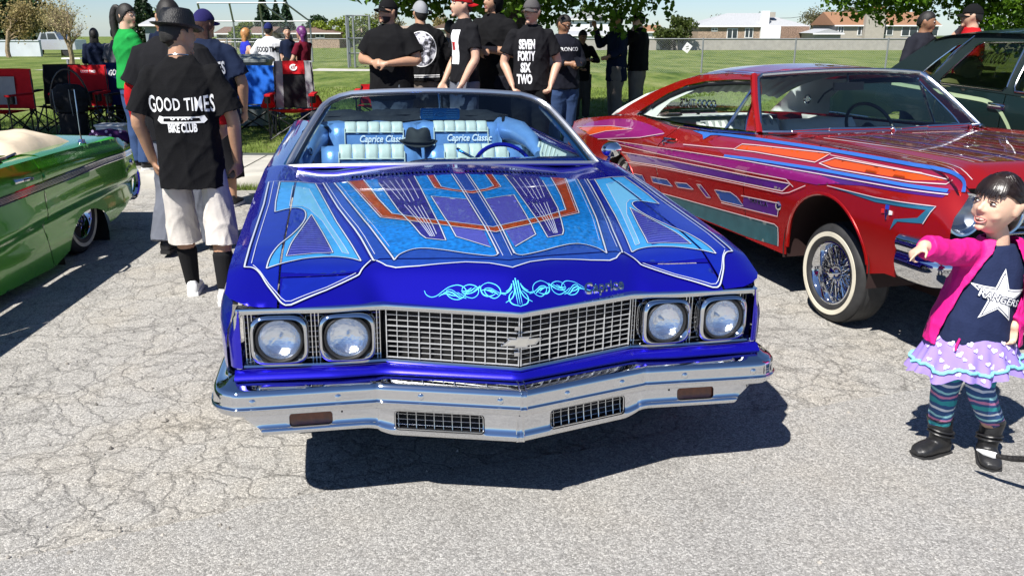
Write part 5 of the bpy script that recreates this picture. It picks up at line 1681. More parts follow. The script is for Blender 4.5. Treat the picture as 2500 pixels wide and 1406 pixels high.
FLAKE_PU = pbr('purple_flake_paint', (.16, .02, .11), .3, .45, coat=1.0, noise_amt=.4, noise_scale=60, detail=8, flake=.25)
_ze = smooth_tab([-.05, .02, .07, .14, .35, .72, 1.3, 1.74, 2.4, 3.03, 3.45, 3.7, 4.0, 4.5, 5.2, 5.5], [.76, .82, .878, .914, .937, .950, .958, .960, .945, .940, .962, .970, .952, .913, .85, .80], .03)
def red_x(y, z):
 d = _ze(y) - z
 x = .905 + .075 * sstep(-.02, .20, d) - .035 * sstep(.30, .62, d)
 x -= .05 * sstep(4.6, 5.5, y) + .045 * sstep(.35, .0, y) + .02 * math.sin(math.pi * min(1, max(0, (y - 1.6) / 2.2))) * .6
 return x
def red_side(off, s=-1):
 return lambda y, z: (s * (red_x(y, z) + off * 2.5), y, z)
FW, RW = .93, 3.955
archf = [(FW + .375 * math.cos(a), .325 + .375 * math.sin(a)) for a in np.linspace(math.pi * -.05, math.pi * 1.0, 26)]
archr = [(RW + .33 * math.cos(a), .30 + .33 * math.sin(a)) for a in np.linspace(math.pi * -.05, math.pi * 1.02, 24)]
for s in (-1, 1):
 top = lambda a, b, n=24: [(y, _ze(y)) for y in np.linspace(a, b, n)]
 # front fender with the wheel opening, door, rear quarter
 fpoly = [(.02, .60), (.035, .72), (.02, .82)] + top(.05, 1.695) + [(1.755, .81), (1.795, .62), (1.79, .275), (1.335, .262)] + archf + [(.42, .36), (.33, .36), (.325, .56), (.12, .59)]
 panel('fender', fpoly, red_side(0, s), RED, red, .015, flip=(s > 0))
 dpoly = top(1.702, 2.895) + [(3.05, .85), (3.172, .74), (3.182, .60), (3.14, .40), (3.10, .29), (1.798, .278), (1.802, .62), (1.762, .81)]
 door = panel('door', dpoly, red_side(0, s), RED, red, .016, flip=(s > 0))
 qpoly = top(2.905, 5.5, 40) + [(5.48, .45), (5.3, .33), (4.35, .30)] + archr + [(3.105, .285), (3.148, .40), (3.19, .60), (3.180, .745), (3.06, .85)]
 quarter = panel('quarter_panel', qpoly, red_side(0, s), RED, red, .018, flip=(s > 0))
 mb = MB()
 for sy in (0, 1):
  pass
 mb.tube([(s * (red_x(3.05, .83) + .004), 3.06, .828), (s * (red_x(3.05, .83) + .028), 3.04, .832), (s * (red_x(2.9, .83) + .030), 2.90, .836), (s * (red_x(2.86, .83) + .014), 2.855, .836)], [.012, .010, .008, .006], 8)
 mb.lathe([(0, .03), (.014, .028), (.017, .01), (.018, 0)], axis_mat((s * red_x(3.03, .81), 3.05, .805), (s, 0, 0)), 16)
 mb.obj('handle', CHROME, door)
 # dark wheel houses
 for yc, zc, r_ in ((FW, .325, .40), (RW, .30, .36)):
  mb = MB()
  N = 20
  arc = [(yc + r_ * math.cos(a), zc + r_ * math.sin(a)) for a in np.linspace(-.2, math.pi + .2, N)]
  mb.add([(s * .955, y, z) for y, z in arc] + [(s * .45, y, z) for y, z in arc], [(i, i + 1, N + i + 1, N + i) for i in range(N - 1)])
  mb.add([(s * .45, yc - r_, .15), (s * .45, yc + r_, .15), (s * .45, yc + r_, zc + r_), (s * .45, yc - r_, zc + r_)], [(0, 1, 2, 3)])
  mb.obj('wheel_house', pbr('wheel_house', (.02, .006, .005), .8), red)
 # arch lip
 for arch, rr in ((archf, .012), (archr, .01)):
  mb = MB(); mb.tube([(s * (red_x(y, z) - .006), y, z) for y, z in arch[1:-1]], rr, 7); mb.obj('arch_lip', RED, red)
# ---- painted side graphics (passenger side faces the viewer; driver side mirrored)
def sart(name, poly, mat, off, par, step=.018, s=-1):
 panel(name, poly, red_side(off, s), mat, par, step, flip=(s > 0))
swire = {-1: MB(), 1: MB()}
sblue = {-1: MB(), 1: MB()}
def sline(pts, w=.006, off=.0035, k=0, tgt=None, closed=False):
 if k: pts = spl(pts, k, closed)
 pts = dense(pts, .03, closed)
 for s in (-1, 1):
  ribbon((tgt or swire)[s], pts, w, red_side(off, s), closed)
def clip_y(poly, y0, y1):
 def half(P, lim, gt):
  out = []
  for i in range(len(P)):
   a, b = P[i], P[(i + 1) % len(P)]
   ia = (a[0] > lim) == gt; ib = (b[0] > lim) == gt
   if ia: out.append(a)
   if ia != ib:
    t = (lim - a[0]) / (b[0] - a[0]); out.append((lim, a[1] + (b[1] - a[1]) * t))
  return out
 P = half(poly, y0, True)
 return half(P, y1, False) if P else P
def both(name, poly, mat, off):
 for s in (-1, 1):
  for a, b, par in ((-.5, 1.75, red), (1.75, 6, red)):
   p = clip_y(poly, a, b)
   if len(p) > 2: sart(name, p, mat, off, par, s=s)
both('plum_stripe', [(.05, .838), (.05, .905), (.14, .925), (.7, .930), (1.7, .930), (2.25, .925), (2.4, .86), (2.1, .80), (1.7, .805), (1.03, .826), (.49, .832)], PLUM, .0007)
both('magenta_stripe', [(4.18, .716), (3.17, .747), (2.6, .764), (1.757, .788), (1.01, .800), (.80, .778), (1.0, .742), (1.75, .728), (3.17, .705)], MAGENTA, .0012)
both('purple_stripe', [(3.79, .64), (3.17, .662), (1.745, .696), (1.277, .71), (1.337, .664), (1.80, .65), (3.16, .61), (3.67, .584)], PURPLE, .0012)
both('violet_haze', [(1.705, .733), (1.0, .752), (.62, .79), (.12, .80), (.10, .83), (.49, .829), (1.03, .822), (1.72, .80), (1.75, .788)], PURPLE, .0010)
both('orange_stripe', [(2.0, .85), (1.93, .880), (1.75, .889), (1.68, .893), (.998, .915), (1.08, .868), (1.72, .862)], ORANGE, .0016)
both('orange_stripe', [(1.02, .863), (.93, .893), (.27, .889), (.144, .877), (.307, .859), (.916, .854)], ORANGE, .0016)
for q in ([(3.65, .476), (3.463, .484), (3.407, .432), (3.646, .422)], [(3.286, .496), (2.977, .51), (2.883, .468), (3.257, .452)], [(2.842, .508), (2.631, .527), (2.525, .495), (2.795, .476)], [(2.197, .542), (1.963, .558), (1.878, .537), (1.80, .488), (2.108, .475)]):
 both('blue_block', q, PANEL_BLUE, .0014); sline(q, .005, closed=True)
for q in ([(2.471, .544), (2.403, .549), (2.262, .473), (2.327, .468)],):
 both('purple_block', q, PURPLE, .0014); sline(q, .005, closed=True)
both('script_panel', [(1.795, .557), (1.36, .576), (1.39, .493), (2.0, .468), (1.82, .49)], PURPLE, .0014); sline([(1.82, .557), (1.36, .578), (1.39, .491), (2.11, .462)], .006)
both('teal_reflection_panel', [(3.10, .38), (2.14, .407), (1.43, .432), (1.395, .42), (1.385, .300), (1.78, .286), (3.08, .30)], TEAL, .0010); sline([(3.10, .383), (2.14, .410), (1.43, .434), (1.393, .42), (1.383, .302)], .006)
both('teal_flash', [(.90, .750), (.493, .745), (.125, .757), (.173, .668), (.325, .652), (.372, .60), (.35, .66), (.21, .69), (.17, .735), (.5, .722)], pbr('teal_flash_paint', (.03, .17, .28), .3, .3, coat=1.0), .0012)
sline([(.90, .752), (.493, .747), (.125, .759), (.172, .666)], .004)
both('quarter_swoosh', spl([(5.1, .785), (4.309, .90), (3.673, .925), (3.119, .864), (3.505, .80), (4.457, .71)], 4, True), MAGENTA, .0010)
both('quarter_flame', [(5.3, .755), (4.243, .842), (3.694, .856), (4.302, .794), (4.693, .725)], ORANGE, .0016)
sline([(3.119, .864), (3.505, .80), (4.457, .705)], .005); sline([(5.3, .757), (4.243, .845), (3.694, .858), (4.302, .792), (4.7, .722)], .004)
blueU = [(2.30, .925), (1.70, .934), (1.04, .938), (.387, .932), (.17, .925), (.09, .907), (.052, .88), (.045, .836), (.11, .834), (.489, .832), (1.03, .828), (1.72, .811), (2.085, .795)]
sline(spl(blueU[:8], 3), .018, .003, tgt=sblue); sline(blueU[8:], .016, .003, tgt=sblue)
both('blue_spear', [(2.69, .918), (2.519, .901), (2.477, .872), (2.395, .908), (2.29, .917), (2.29, .934)], STRIPE_BLUE, .0022)
sline([(2.733, .812), (2.248, .834), (1.99, .849), (1.92, .888), (1.75, .897), (.98, .922), (1.08, .861), (1.72, .856), (1.99, .846)], .005)
sline([(1.04, .860), (.93, .902), (.27, .896), (.11, .882), (.13, .862), (.307, .851), (.916, .846), (1.04, .860)], .005)
sline([(.98, .912), (.27, .899)], .003)
sline([(3.85, .642), (3.17, .667), (1.745, .701), (1.25, .714), (1.33, .659), (1.80, .645), (3.16, .605), (3.7, .577)], .006)
sline([(4.2, .72), (3.17, .751), (2.6, .768), (1.757, .793), (1.01, .805), (.49, .812), (.10, .818)], .005)
sline([(4.18, .70), (3.17, .70), (1.75, .724), (1.30, .735), (1.22, .70)], .005)
sline([(3.8, .56), (3.17, .59), (1.80, .632), (1.33, .645), (1.26, .66), (1.1, .725)], .005)
for s in (-1, 1):
 swire[s].obj('pale_pinstripes', PINK_LINE, red)
 sblue[s].obj('blue_outline_stripe', STRIPE_BLUE, red)
# badges
V, F = text_polys('IMPALA', .040, bold=.0015, sx=1.25, spacing=1.35)
f0 = lambda o: (lambda u, v: (-(red_x(1.61 - u, .545 + v) + o), 1.61 - u * 1.0, .545 + v))
text_solid(V, F, f0(.001), f0(.006)).obj('name_badge', CHROME, red, smooth=False)
mb = MB(); mb.lathe([(0, .012), (.018, .010), (.026, .006), (.03, 0)], axis_mat((-red_x(1.384, .56), 1.384, .56), (-1, 0, 0)), 20); mb.obj('round_badge', CHROME, red)
bd = MB()
bx = lambda y, z, o: (-(red_x(y, z) + o), .405 + (y - .405) * .62, .685 + (z - .685) * .75)
bd.prism([(.43, .70), (.415, .70), (.405, .655), (.395, .70), (.38, .70), (.40, .635), (.41, .635)], lambda y, z: bx(y, z, .001), lambda y, z: bx(y, z, .008))
b_ = bd.obj('engine_badge', CHROME, red, smooth=False)
for nm, col, a, b in (('badge_flag_red', (.5, .02, .02), .435, .47), ('badge_flag_white', (.7, .7, .7), .345, .378)):
 mb = MB(); mb.prism([(a, .675), (b, .672), (b, .702), (a, .698)], lambda y, z: bx(y, z, .001), lambda y, z: bx(y, z, .006)); mb.obj('badge_flag', pbr(nm, col, .3), b_, smooth=False)
mb = MB(); mb.prism([(.388, .705), (.425, .705), (.425, .735), (.388, .735)], lambda y, z: bx(y, z, .001), lambda y, z: bx(y, z, .006)); mb.obj('badge_number', pbr('badge_blue', (.02, .05, .4), .3), b_, smooth=False)
# ---- hood, cowl, roof
def rhood(x, y):
 ax = abs(x)
 z = _ze(y) + .012 * (1 - (ax / .85) ** 2) - .012 * sstep(.62, .70, ax) * sstep(.86, .78, ax)
 return z - .06 * sstep(.28, .10, y + .05 * (1 - ax))
hpoly = [(-.775, .12), (-.4, .085), (0, .075), (.4, .085), (.775, .12), (.775, 1.52), (.4, 1.46), (0, 1.44), (-.4, 1.46), (-.775, 1.52)]
rh = panel('hood', hpoly, lambda x, y: (x, y, rhood(x, y)), RED, red, .025)
for s in (-1, 1):
 fpoly = [(.782, .10), (.86, .06), (.9045, .05), (.9045, 1.69), (.88, 1.78), (.782, 1.60)]
 panel('fender_top', fpoly, lambda x, y, s=s: (s * x, y, rhood(x, y) if x < .87 else rhood(.87, y) + (_ze(y) - rhood(.87, y)) * (x - .87) / .0345), RED, red, .022, flip=(s < 0))
hl = MB()
def hline(pts, w=.007):
 ribbon(hl, dense(pts, .04), w, lambda x, y: (x, y, rhood(x, y) + .0034))
bands = [(.06, .15, FLAKE_OR), (.165, .235, FLAKE_PU), (.25, .34, FLAKE_OR), (.355, .41, PURPLE), (.425, .53, FLAKE_OR), (.545, .60, FLAKE_PU)]
for x0, x1, m in bands:
 for s in (-1, 1):
  y0 = .20 + .12 * x0
  p = [(s * x0 * .92, y0), (s * x1 * .92, y0 + .03), (s * x1, 1.43), (s * x0, 1.41)]
  panel('hood_stripe', p if s > 0 else p[::-1], lambda x, y: (x, y, rhood(x, y) + .0014), m, rh, .03)
for x in (.05, .157, .243, .348, .418, .537, .61, .66):
 for s in (-1, 1):
  hline([(s * x * .92, .20 + .12 * x), (s * x, 1.43)], .004 if x < .6 else .008)
for s in (-1, 1):
 hline([(s * .72, .16), (s * .74, 1.48)], .006); hline([(s * .765, .16), (s * .77, 1.48)], .004)
hl.obj('hood_pinstripes', PINK_LINE, rh)
cpoly = [(-.775, 1.526), (-.4, 1.466), (0, 1.446), (.4, 1.466), (.775, 1.526), (.84, 1.82), (.5, 1.70), (0, 1.66), (-.5, 1.70), (-.84, 1.82)]
cw = panel('cowl', cpoly, lambda x, y: (x, y, rhood(x, min(y, 1.7)) + .001), RED, red, .03)
mb = MB()
for k in range(60):
 x = -.62 + 1.24 * k / 59
 c = (x, 1.50 + .10 * x * x, rhood(x, 1.5) + .002)
 mb.box(c, (.010, .006, .002))
tag(mb.obj('cowl_vent_slots', BLACK, cw, smooth=False), kind='stuff')
def rroof(x, y):
 zc = interp(y, [2.05, 2.3, 2.7, 3.2, 3.55, 3.8, 4.1, 4.4, 4.6], [1.335, 1.375, 1.40, 1.385, 1.335, 1.25, 1.10, .965, .93])
 ze = interp(y, [2.05, 2.3, 2.7, 3.04, 3.4, 3.70, 4.0, 4.22, 4.6], [1.30, 1.328, 1.335, 1.318, 1.268, 1.19, 1.07, .962, .93])
 t = min(1, (abs(x) / .66)) ** 2.4
 return zc * (1 - t) + ze * t
rp = [(x, 2.205 - .10 * (1 - (x / .66) ** 2)) for x in np.linspace(-.66, .66, 15)] + [(.665, 2.8), (.655, 3.3), (.62, 3.76), (.45, 3.72), (0, 3.70), (-.45, 3.72), (-.62, 3.76), (-.655, 3.3), (-.665, 2.8)]
rfp = panel('roof', rp, lambda x, y: (x, y, rroof(x, y)), RED, red, .04)
for s in (-1, 1):
 p = [(s * .30, 2.25), (s * .56, 2.32), (s * .56, 3.45), (s * .30, 3.42)]
 panel('roof_stripe', p if s > 0 else p[::-1], lambda x, y: (x, y, rroof(x, y) + .0014), PLUM, rfp, .05)
 p = [(s * .585, 2.3), (s * .625, 2.34), (s * .62, 3.4), (s * .585, 3.42)]
 panel('roof_stripe', p if s > 0 else p[::-1], lambda x, y: (x, y, rroof(x, y) + .0014), PURPLE, rfp, .05)
def rup(y, z):
 """greenhouse side, leaning inward"""
 return .885 - .225 * sstep(-.1, 1.05, (z - .95) / .37) - .0
glasshole = [(3.80, .972), (3.66, 1.045), (3.45, 1.155), (3.22, 1.225), (2.95, 1.262), (2.55, 1.283), (2.225, 1.287), (2.12, 1.15), (1.985, .965), (2.4, .955), (3.0, .948), (3.4, .962)]
for s in (-1, 1):
 edge_ = [(y, rroof(.66, y)) for y in np.linspace(2.215, 4.23, 22)]
 up = [(1.80, .955)] + edge_ + [(4.30, .945), (3.9, .958), (3.6, .965), (3.0, .938), (2.4, .940)]
 sp = panel('side_frame', up, lambda y, z, s=s: (s * rup(y, z), y, z), RED, red, .03, holes=[glasshole], flip=(s > 0))
 mb = MB(); mb.tube([(s * (rup(y, z) + .002), y, z) for y, z in resample(glasshole, .06)], .010, 6, closed=True); mb.obj('window_trim', CHROME, sp)
 mb = MB(); mb.tube([(s * (rup(y, z) - .014), y, z) for y, z in [(3.62, 1.045), (3.43, 1.14), (3.22, 1.205), (2.95, 1.243), (2.55, 1.264), (2.25, 1.27)]], .016, 6); mb.obj('window_seal', BLACK, sp)
 V, F = tri_fill(glasshole, .2)
 mb = MB(); mb.add([(s * (rup(y, z) - .012), y, z) for y, z in V], F); mb.obj('side_glass', glass('clear_glass', (.90, .95, .93), .9), sp)
 mb = MB(); mb.tube([(s * (rup(2.2, 1.28) + .0), 2.215, 1.283), (s * (rup(2.24, .96)), 2.245, .962)], .013, 7); mb.obj('vent_post', CHROME, sp)
 mb = MB(); mb.tube([(s * .905, 1.80, .965), (s * .905, 2.4, .947), (s * .90, 3.0, .943), (s * .89, 3.6, .968)], .014, 7); mb.obj('belt_moulding', CHROME, red)
 if s < 0:
  pass
def rws(u, v, off=0.0):
 xb, yb, zb = .872 * u, 1.66 + .15 * u * u, .966 + .004 * u * u
 xt, yt, zt = .68 * u, 2.105 + .10 * u * u, 1.352 - .03 * u * u
 return (xb + (xt - xb) * v, yb + (yt - yb) * v - off, zb + (zt - zb) * v + .012 * math.sin(math.pi * v) + off * .7)
wo = [(-1, 0), (1, 0), (1, .93), (.96, 1.0), (-.96, 1.0), (-1, .93)]
panel('windshield', [(u * .99, v) for u, v in wo], lambda u, v: rws(u, v), glass('clear_windshield', (.80, .90, .90), 1.0), red, .06)
mb = MB(); mb.tube([rws(u, v, .004) for u, v in resample(wo, .08)], .016, 8, closed=True, flat=.8); mb.obj('windshield_trim', pbr('bright_trim', (.70, .71, .73), .2, 1.0), red)
for s in (-1, 1):
 mb = MB(); mb.tube([(s * .885, 1.80, .96), (s * .80, 2.02, 1.16), (s * .705, 2.21, 1.325)], [.026, .024, .024] if s < 0 else [.016, .014, .014], 8); mb.obj('pillar', RED if s < 0 else CHROME_SOFT, red)
# rear window, deck, tail
rwin = [(-.58, 3.78), (0, 3.73), (.58, 3.78), (.60, 4.15), (.40, 4.36), (-.40, 4.36), (-.60, 4.15)]
panel('rear_window', rwin, lambda x, y: (x, y, rroof(x, y)), glass('clear_glass', (0, 0, 0)), red, .08)
dpo = [(-.66, 4.24), (-.45, 4.38), (.45, 4.38), (.66, 4.24), (.90, 4.4), (.86, 5.45), (-.86, 5.45), (-.90, 4.4)]
panel('rear_deck', dpo, lambda x, y: (x, y, _ze(y) + .02 * (1 - (x / .9) ** 2)), RED, red, .06)
mb = MB(); mb.box((0, 5.50, .60), (1.7, .06, .40)); mb.obj('tail_panel', RED, red, smooth=False)
mb = MB(); mb.tube([(-.93, 5.2, .46), (-.90, 5.52, .46), (0, 5.58, .46), (.90, 5.52, .46), (.93, 5.2, .46)], .07, 10, flat=.8); mb.obj('rear_bumper', CHROME, red)
# nose: grille, lamps, bumper
mb = MB()
for k in range(7):
 z = .61 + .028 * k
 mb.tube([(x, .10 - .03 * (1 - (x / .9) ** 2), z) for x in np.linspace(-.62, .62, 13)], .006, 5)
for k in range(9):
 x = -.56 + .14 * k
 mb.tube([(x, .11 - .03 * (1 - (x / .9) ** 2), .60), (x, .11 - .03 * (1 - (x / .9) ** 2), .79)], .004, 5)
mb.obj('grille', CHROME_SOFT, red)
mb = MB(); mb.box((0, .20, .66), (1.72, .05, .34)); mb.obj('grille_cavity', DARK, red, smooth=False)
for s in (-1, 1):
 for xc in (.585, .80):
  c = Vector((s * xc, .075 + .03 * (xc > .7), .715)); M = axis_mat(c, (s * .03, -1, 0))
  mb = MB(); mb.lathe([(.108, -.06), (.110, .0), (.104, .018), (.094, .016), (.086, .002), (.078, -.004)], M, 36); hl_ = mb.obj('headlight', CHROME, red)
  mb = MB(); mb.lathe([(.080, -.002), (.06, -.03), (.02, -.05), (0, -.05)], M, 28); mb.obj('reflector', pbr('dim_reflector', (.32, .34, .37), .35, 1.0), hl_)
  mb = MB(); mb.lathe([(.080, .0), (.06, .012), (.03, .019), (.0005, .022)], M, 28); mb.obj('lens', LENS, hl_)
rpath = [(0, -.055), (.45, -.045), (.80, -.01), (.93, .03), (.985, .09), (1.0, .18), (1.0, .30)]
rpp = [np.array(p) for p in spl(rpath, 5)]
rss = np.concatenate([[0], np.cumsum([np.linalg.norm(b - a) for a, b in zip(rpp[:-1], rpp[1:])])])
rprof = [(-.10, .600), (-.04, .600), (-.008, .590), (.004, .568), (.004, .535), (-.012, .525), (-.016, .500), (-.004, .488), (-.002, .46), (-.02, .40), (-.05, .365), (-.10, .355)]
rpr = [np.array(p) for p in spl(rprof, 3)]
rtt = np.concatenate([[0], np.cumsum([np.linalg.norm(b - a) for a, b in zip(rpr[:-1], rpr[1:])])])
def rbump(s, t):
 a = abs(s); e = .02; g = 1 if s >= 0 else -1
 X = lambda q: np.interp(min(max(q, 0), rss[-1]), rss, [p[0] for p in rpp]); Yq = lambda q: np.interp(min(max(q, 0), rss[-1]), rss, [p[1] for p in rpp])
 tx, ty = X(a + e) - X(a - e), Yq(a + e) - Yq(a - e); L_ = math.hypot(tx, ty)
 d = np.interp(t, rtt, [p[0] for p in rpr]); z = np.interp(t, rtt, [p[1] for p in rpr])
 return (g * (X(a) + ty / L_ * d), Yq(a) - tx / L_ * d, z)
slot = rrect(.58, .86, rtt[-1] * .52, rtt[-1] * .66, .014)
rb = panel('front_bumper', [(-rss[-1], 0), (rss[-1], 0), (rss[-1], rtt[-1] * .86), (1.0, rtt[-1]), (-1.0, rtt[-1]), (-rss[-1], rtt[-1] * .86)], rbump, CHROME, red, .025, flip=True, holes=[slot, [(-u, v) for u, v in slot]])
for s in (-1, 1):
 mb = MB(); q = [rbump(s * u, v) for u, v in slot]; mb.add([(a, b + .03, c) for a, b, c in q], [tuple(range(len(q)))]); mb.obj('signal_recess', BLACK, rb)
mb = MB(); mb.box((0, 1.0, .50), (1.0, 1.4, .25)); mb.box((0, 3.2, .30), (1.75, 3.6, .08)); mb.obj('underbody', DARK, red, smooth=False)
# wipers
for x0, x1 in ((-.72, -.02), (.05, .66)):
 mb = MB()
 f = lambda x, h: (x, 1.62 + .16 * x * x - .02, .972 + h)
 pa = [f(x0 + (x1 - x0) * t, .014 + .03 * math.sin(math.pi * t) * .4) for t in np.linspace(0, 1, 9)]
 mb.tube(pa, .006, 5); mb.tube([f(x0 + (x1 - x0) * t, .020) for t in np.linspace(.35, 1, 6)], .010, 6)
 mb.tube([f(x1, .02), f(x1 + .02, -.01)], .014, 6)
 mb.obj('wiper', CHROME_SOFT, red)
# wheels stand on the ground: placed from world positions
RMi = RM.inverted()
for s, y in ((-1, FW), (1, FW), (-1, RW), (1, RW)):
 w = RM @ Vector((s * (.80 if y == FW else .80), y, 0)); w.z = .292
 c = RMi @ w
 ax = (RM.to_3x3().inverted() @ Vector((s * math.cos(R(15.4)), s * math.sin(R(15.4)), 0)))
 make_wheel(red, c, ax)
# cabin
WHITE = pbr('white_vinyl', (.66, .68, .64), .5, noise_amt=.05, noise_scale=8, bump=.15, bump_scale=30)
GREYV = pbr('grey_vinyl', (.36, .37, .36), .5, noise_amt=.06, noise_scale=8, bump=.15, bump_scale=30)
def block_seat(par, name, x0, x1, y, z0, z1, lean, mat):
 o = cushion(name, x0, x1, y, z0, z1, lean, mat, par, th=.16)
 return o
block_seat(red, 'rear_seat_back', -.66, .66, 4.02, .50, .93, .22, WHITE)
block_seat(red, 'front_seat_back', -.70, -.02, 2.86, .48, .965, .2, WHITE)
block_seat(red, 'front_seat_back', .02, .70, 2.86, .48, .965, .2, WHITE)
for k in range(12):
 mb = MB(); x = -.68 + .057 * k; mb.tube([(x, 2.80, .62), (x, 2.84, .82), (x, 2.90, .965), (x, 2.99, .955)], .012, 5); mb.obj('seat_pleat', GREYV, red)
mb = MB(); vs = []
for s in (-1, 1):
 panel('door_card', [(1.9, .5), (3.6, .5), (3.9, .93), (1.9, .93)], lambda y, z, s=s: (s * (.86 - .03 * math.sin((z - .5) * 6)), y, z), WHITE, red, .1)
 panel('sail_panel', [(3.50, .95), (3.38, 1.10), (3.05, 1.22), (3.0, 1.27), (3.45, 1.26), (3.95, 1.14), (4.35, .98), (4.45, .93)], lambda y, z, s=s: (s * (rup(y, z) - .03), y, z), WHITE, red, .08)
mb = MB(); mb.lathe([(.0, .006), (.025, .006), (.03, .012), (.042, .010), (.045, 0)], axis_mat((-.70, 3.62, 1.08), (1, -.1, 0)), 20); mb.obj('cabin_lamp', CHROME, red)
mb = MB(); mb.lathe([(.0, .006), (.025, .006), (.03, .012), (.042, .010), (.045, 0)], axis_mat((.705, 3.62, 1.08), (-1, -.1, 0)), 20); mb.obj('cabin_lamp', CHROME, red)
panel('headliner', [(-.62, 2.2), (.62, 2.2), (.60, 3.95), (-.60, 3.95)], lambda x, y: (x, y, rroof(x, y) - .03 + .006 * math.sin(x * 70)), WHITE, red, .02)
panel('rear_shelf', [(-.62, 3.95), (.62, 3.95), (.60, 4.4), (-.60, 4.4)], lambda x, y: (x, y, .925), WHITE, red, .1)
panel('dashboard', [(-.80, 1.72), (0, 1.66), (.80, 1.72), (.80, 2.06), (-.80, 2.06)], lambda x, y: (x, y, .962 - .12 * max(0, y - 1.98) ** .8), pbr('dash_maroon', (.12, .006, .012), .25, .1, coat=.5), red, .05)
sw = MB(); M = axis_mat((.38, 2.33, .93), (0, -.85, .5))
sw.tube([M @ Vector((.20 * math.cos(a), .20 * math.sin(a), 0)) for a in np.linspace(0, 2 * math.pi, 36)[:-1]], .013, 7, closed=True)
sw.lathe([(.0, 0), (.05, -.01), (.04, -.25), (0, -.25)], M, 14); sw.tube([M @ Vector((-.19, 0, 0)), M @ Vector((.19, 0, 0))], .012, 6)
sw.obj('steering_wheel', BLACK, red)
mb = MB(); mb.box((.0, 2.12, 1.245), (.24, .02, .055)); mb.tube([(0, 2.13, 1.26), (0, 2.14, 1.33)], .008, 6); mb.obj('rear_view_mirror', BLACK, red, smooth=False)
# club plaque standing on the rear shelf, read from behind
V, F = text_polys('GOOD TIMES', .105, bold=.004, sx=.62, spacing=.95)
pq = lambda o: (lambda u, v: (-.12 - u, 4.12 + o, 1.03 + v + .06 * u))
pl_ = text_solid(V, F, pq(0), pq(.008)).obj('club_plaque', CHROME, red, smooth=False)
mb = MB(); mb.box((-.12, 4.12, .965), (.36, .012, .03)); mb.box((-.12, 4.12, .94), (.03, .02, .04)); mb.obj('plaque_base', CHROME, pl_, smooth=False)
mb = MB(); mb.lathe([(0, .02), (.06, .02), (.07, 0)], axis_mat((-.42, 4.1, .93), (0, 0, 1)) @ Matrix.Diagonal((2.0, .6, 1, 1)), 20); mb.obj('shelf_speaker', BLACK, red)
# ------------------------------------------------------------------ green convertible at the left (rear quarter in view)
GM = Matrix.Translation((-3.92, 1.79, .096)) @ Matrix.Rotation(R(3), 4, 'Z') @ Matrix.Rotation(R(-1.9), 4, 'X')
green = thing('convertible_car', 'glossy green convertible with chrome side strip and cream folded top', 'car', matrix=GM)
GREEN = pbr('candy_green_paint', (.06, .34, .012), .2, .3, coat=1.0, noise_amt=.05, noise_scale=3, flake=.05)
CREAM = pbr('cream_vinyl', (.66, .55, .40), .55, noise_amt=.08, noise_scale=6, bump=.3, bump_scale=14)
_gt = smooth_tab([-.1, .3, 1.2, 2.2, 3.29, 4.0, 4.6, 5.04, 5.2], [.70, .76, .80, .82, .834, .850, .857, .856, .85], .05)
_gc = smooth_tab([-.1, 1.0, 3.06, 3.59, 4.24, 5.22, 5.5], [.33, .35, .405, .45, .486, .519, .525], .05)
def green_x(y, z):
 c = _gc(y); t = _gt(min(y, 5.05))
 x = .93 + .052 * sstep(t + .01, t - .10, z) + .012 * sstep(c + .14, c + .02, z)
 x -= .050 * sstep(c + .010, c - .05, z) - .012 * sstep(c - .06, c - .2, z)
 return x - .05 * sstep(5.0, 5.45, y) - .04 * sstep(.4, 0, y)
gs = lambda off, s=1: (lambda y, z: (s * (green_x(y, z) + off), y, z))
arch = [(4.69, .225), (4.672, .27), (4.60, .335), (4.50, .372), (4.40, .385), (4.28, .378), (4.17, .345), (4.07, .285), (4.01, .22), (3.97, .16)]
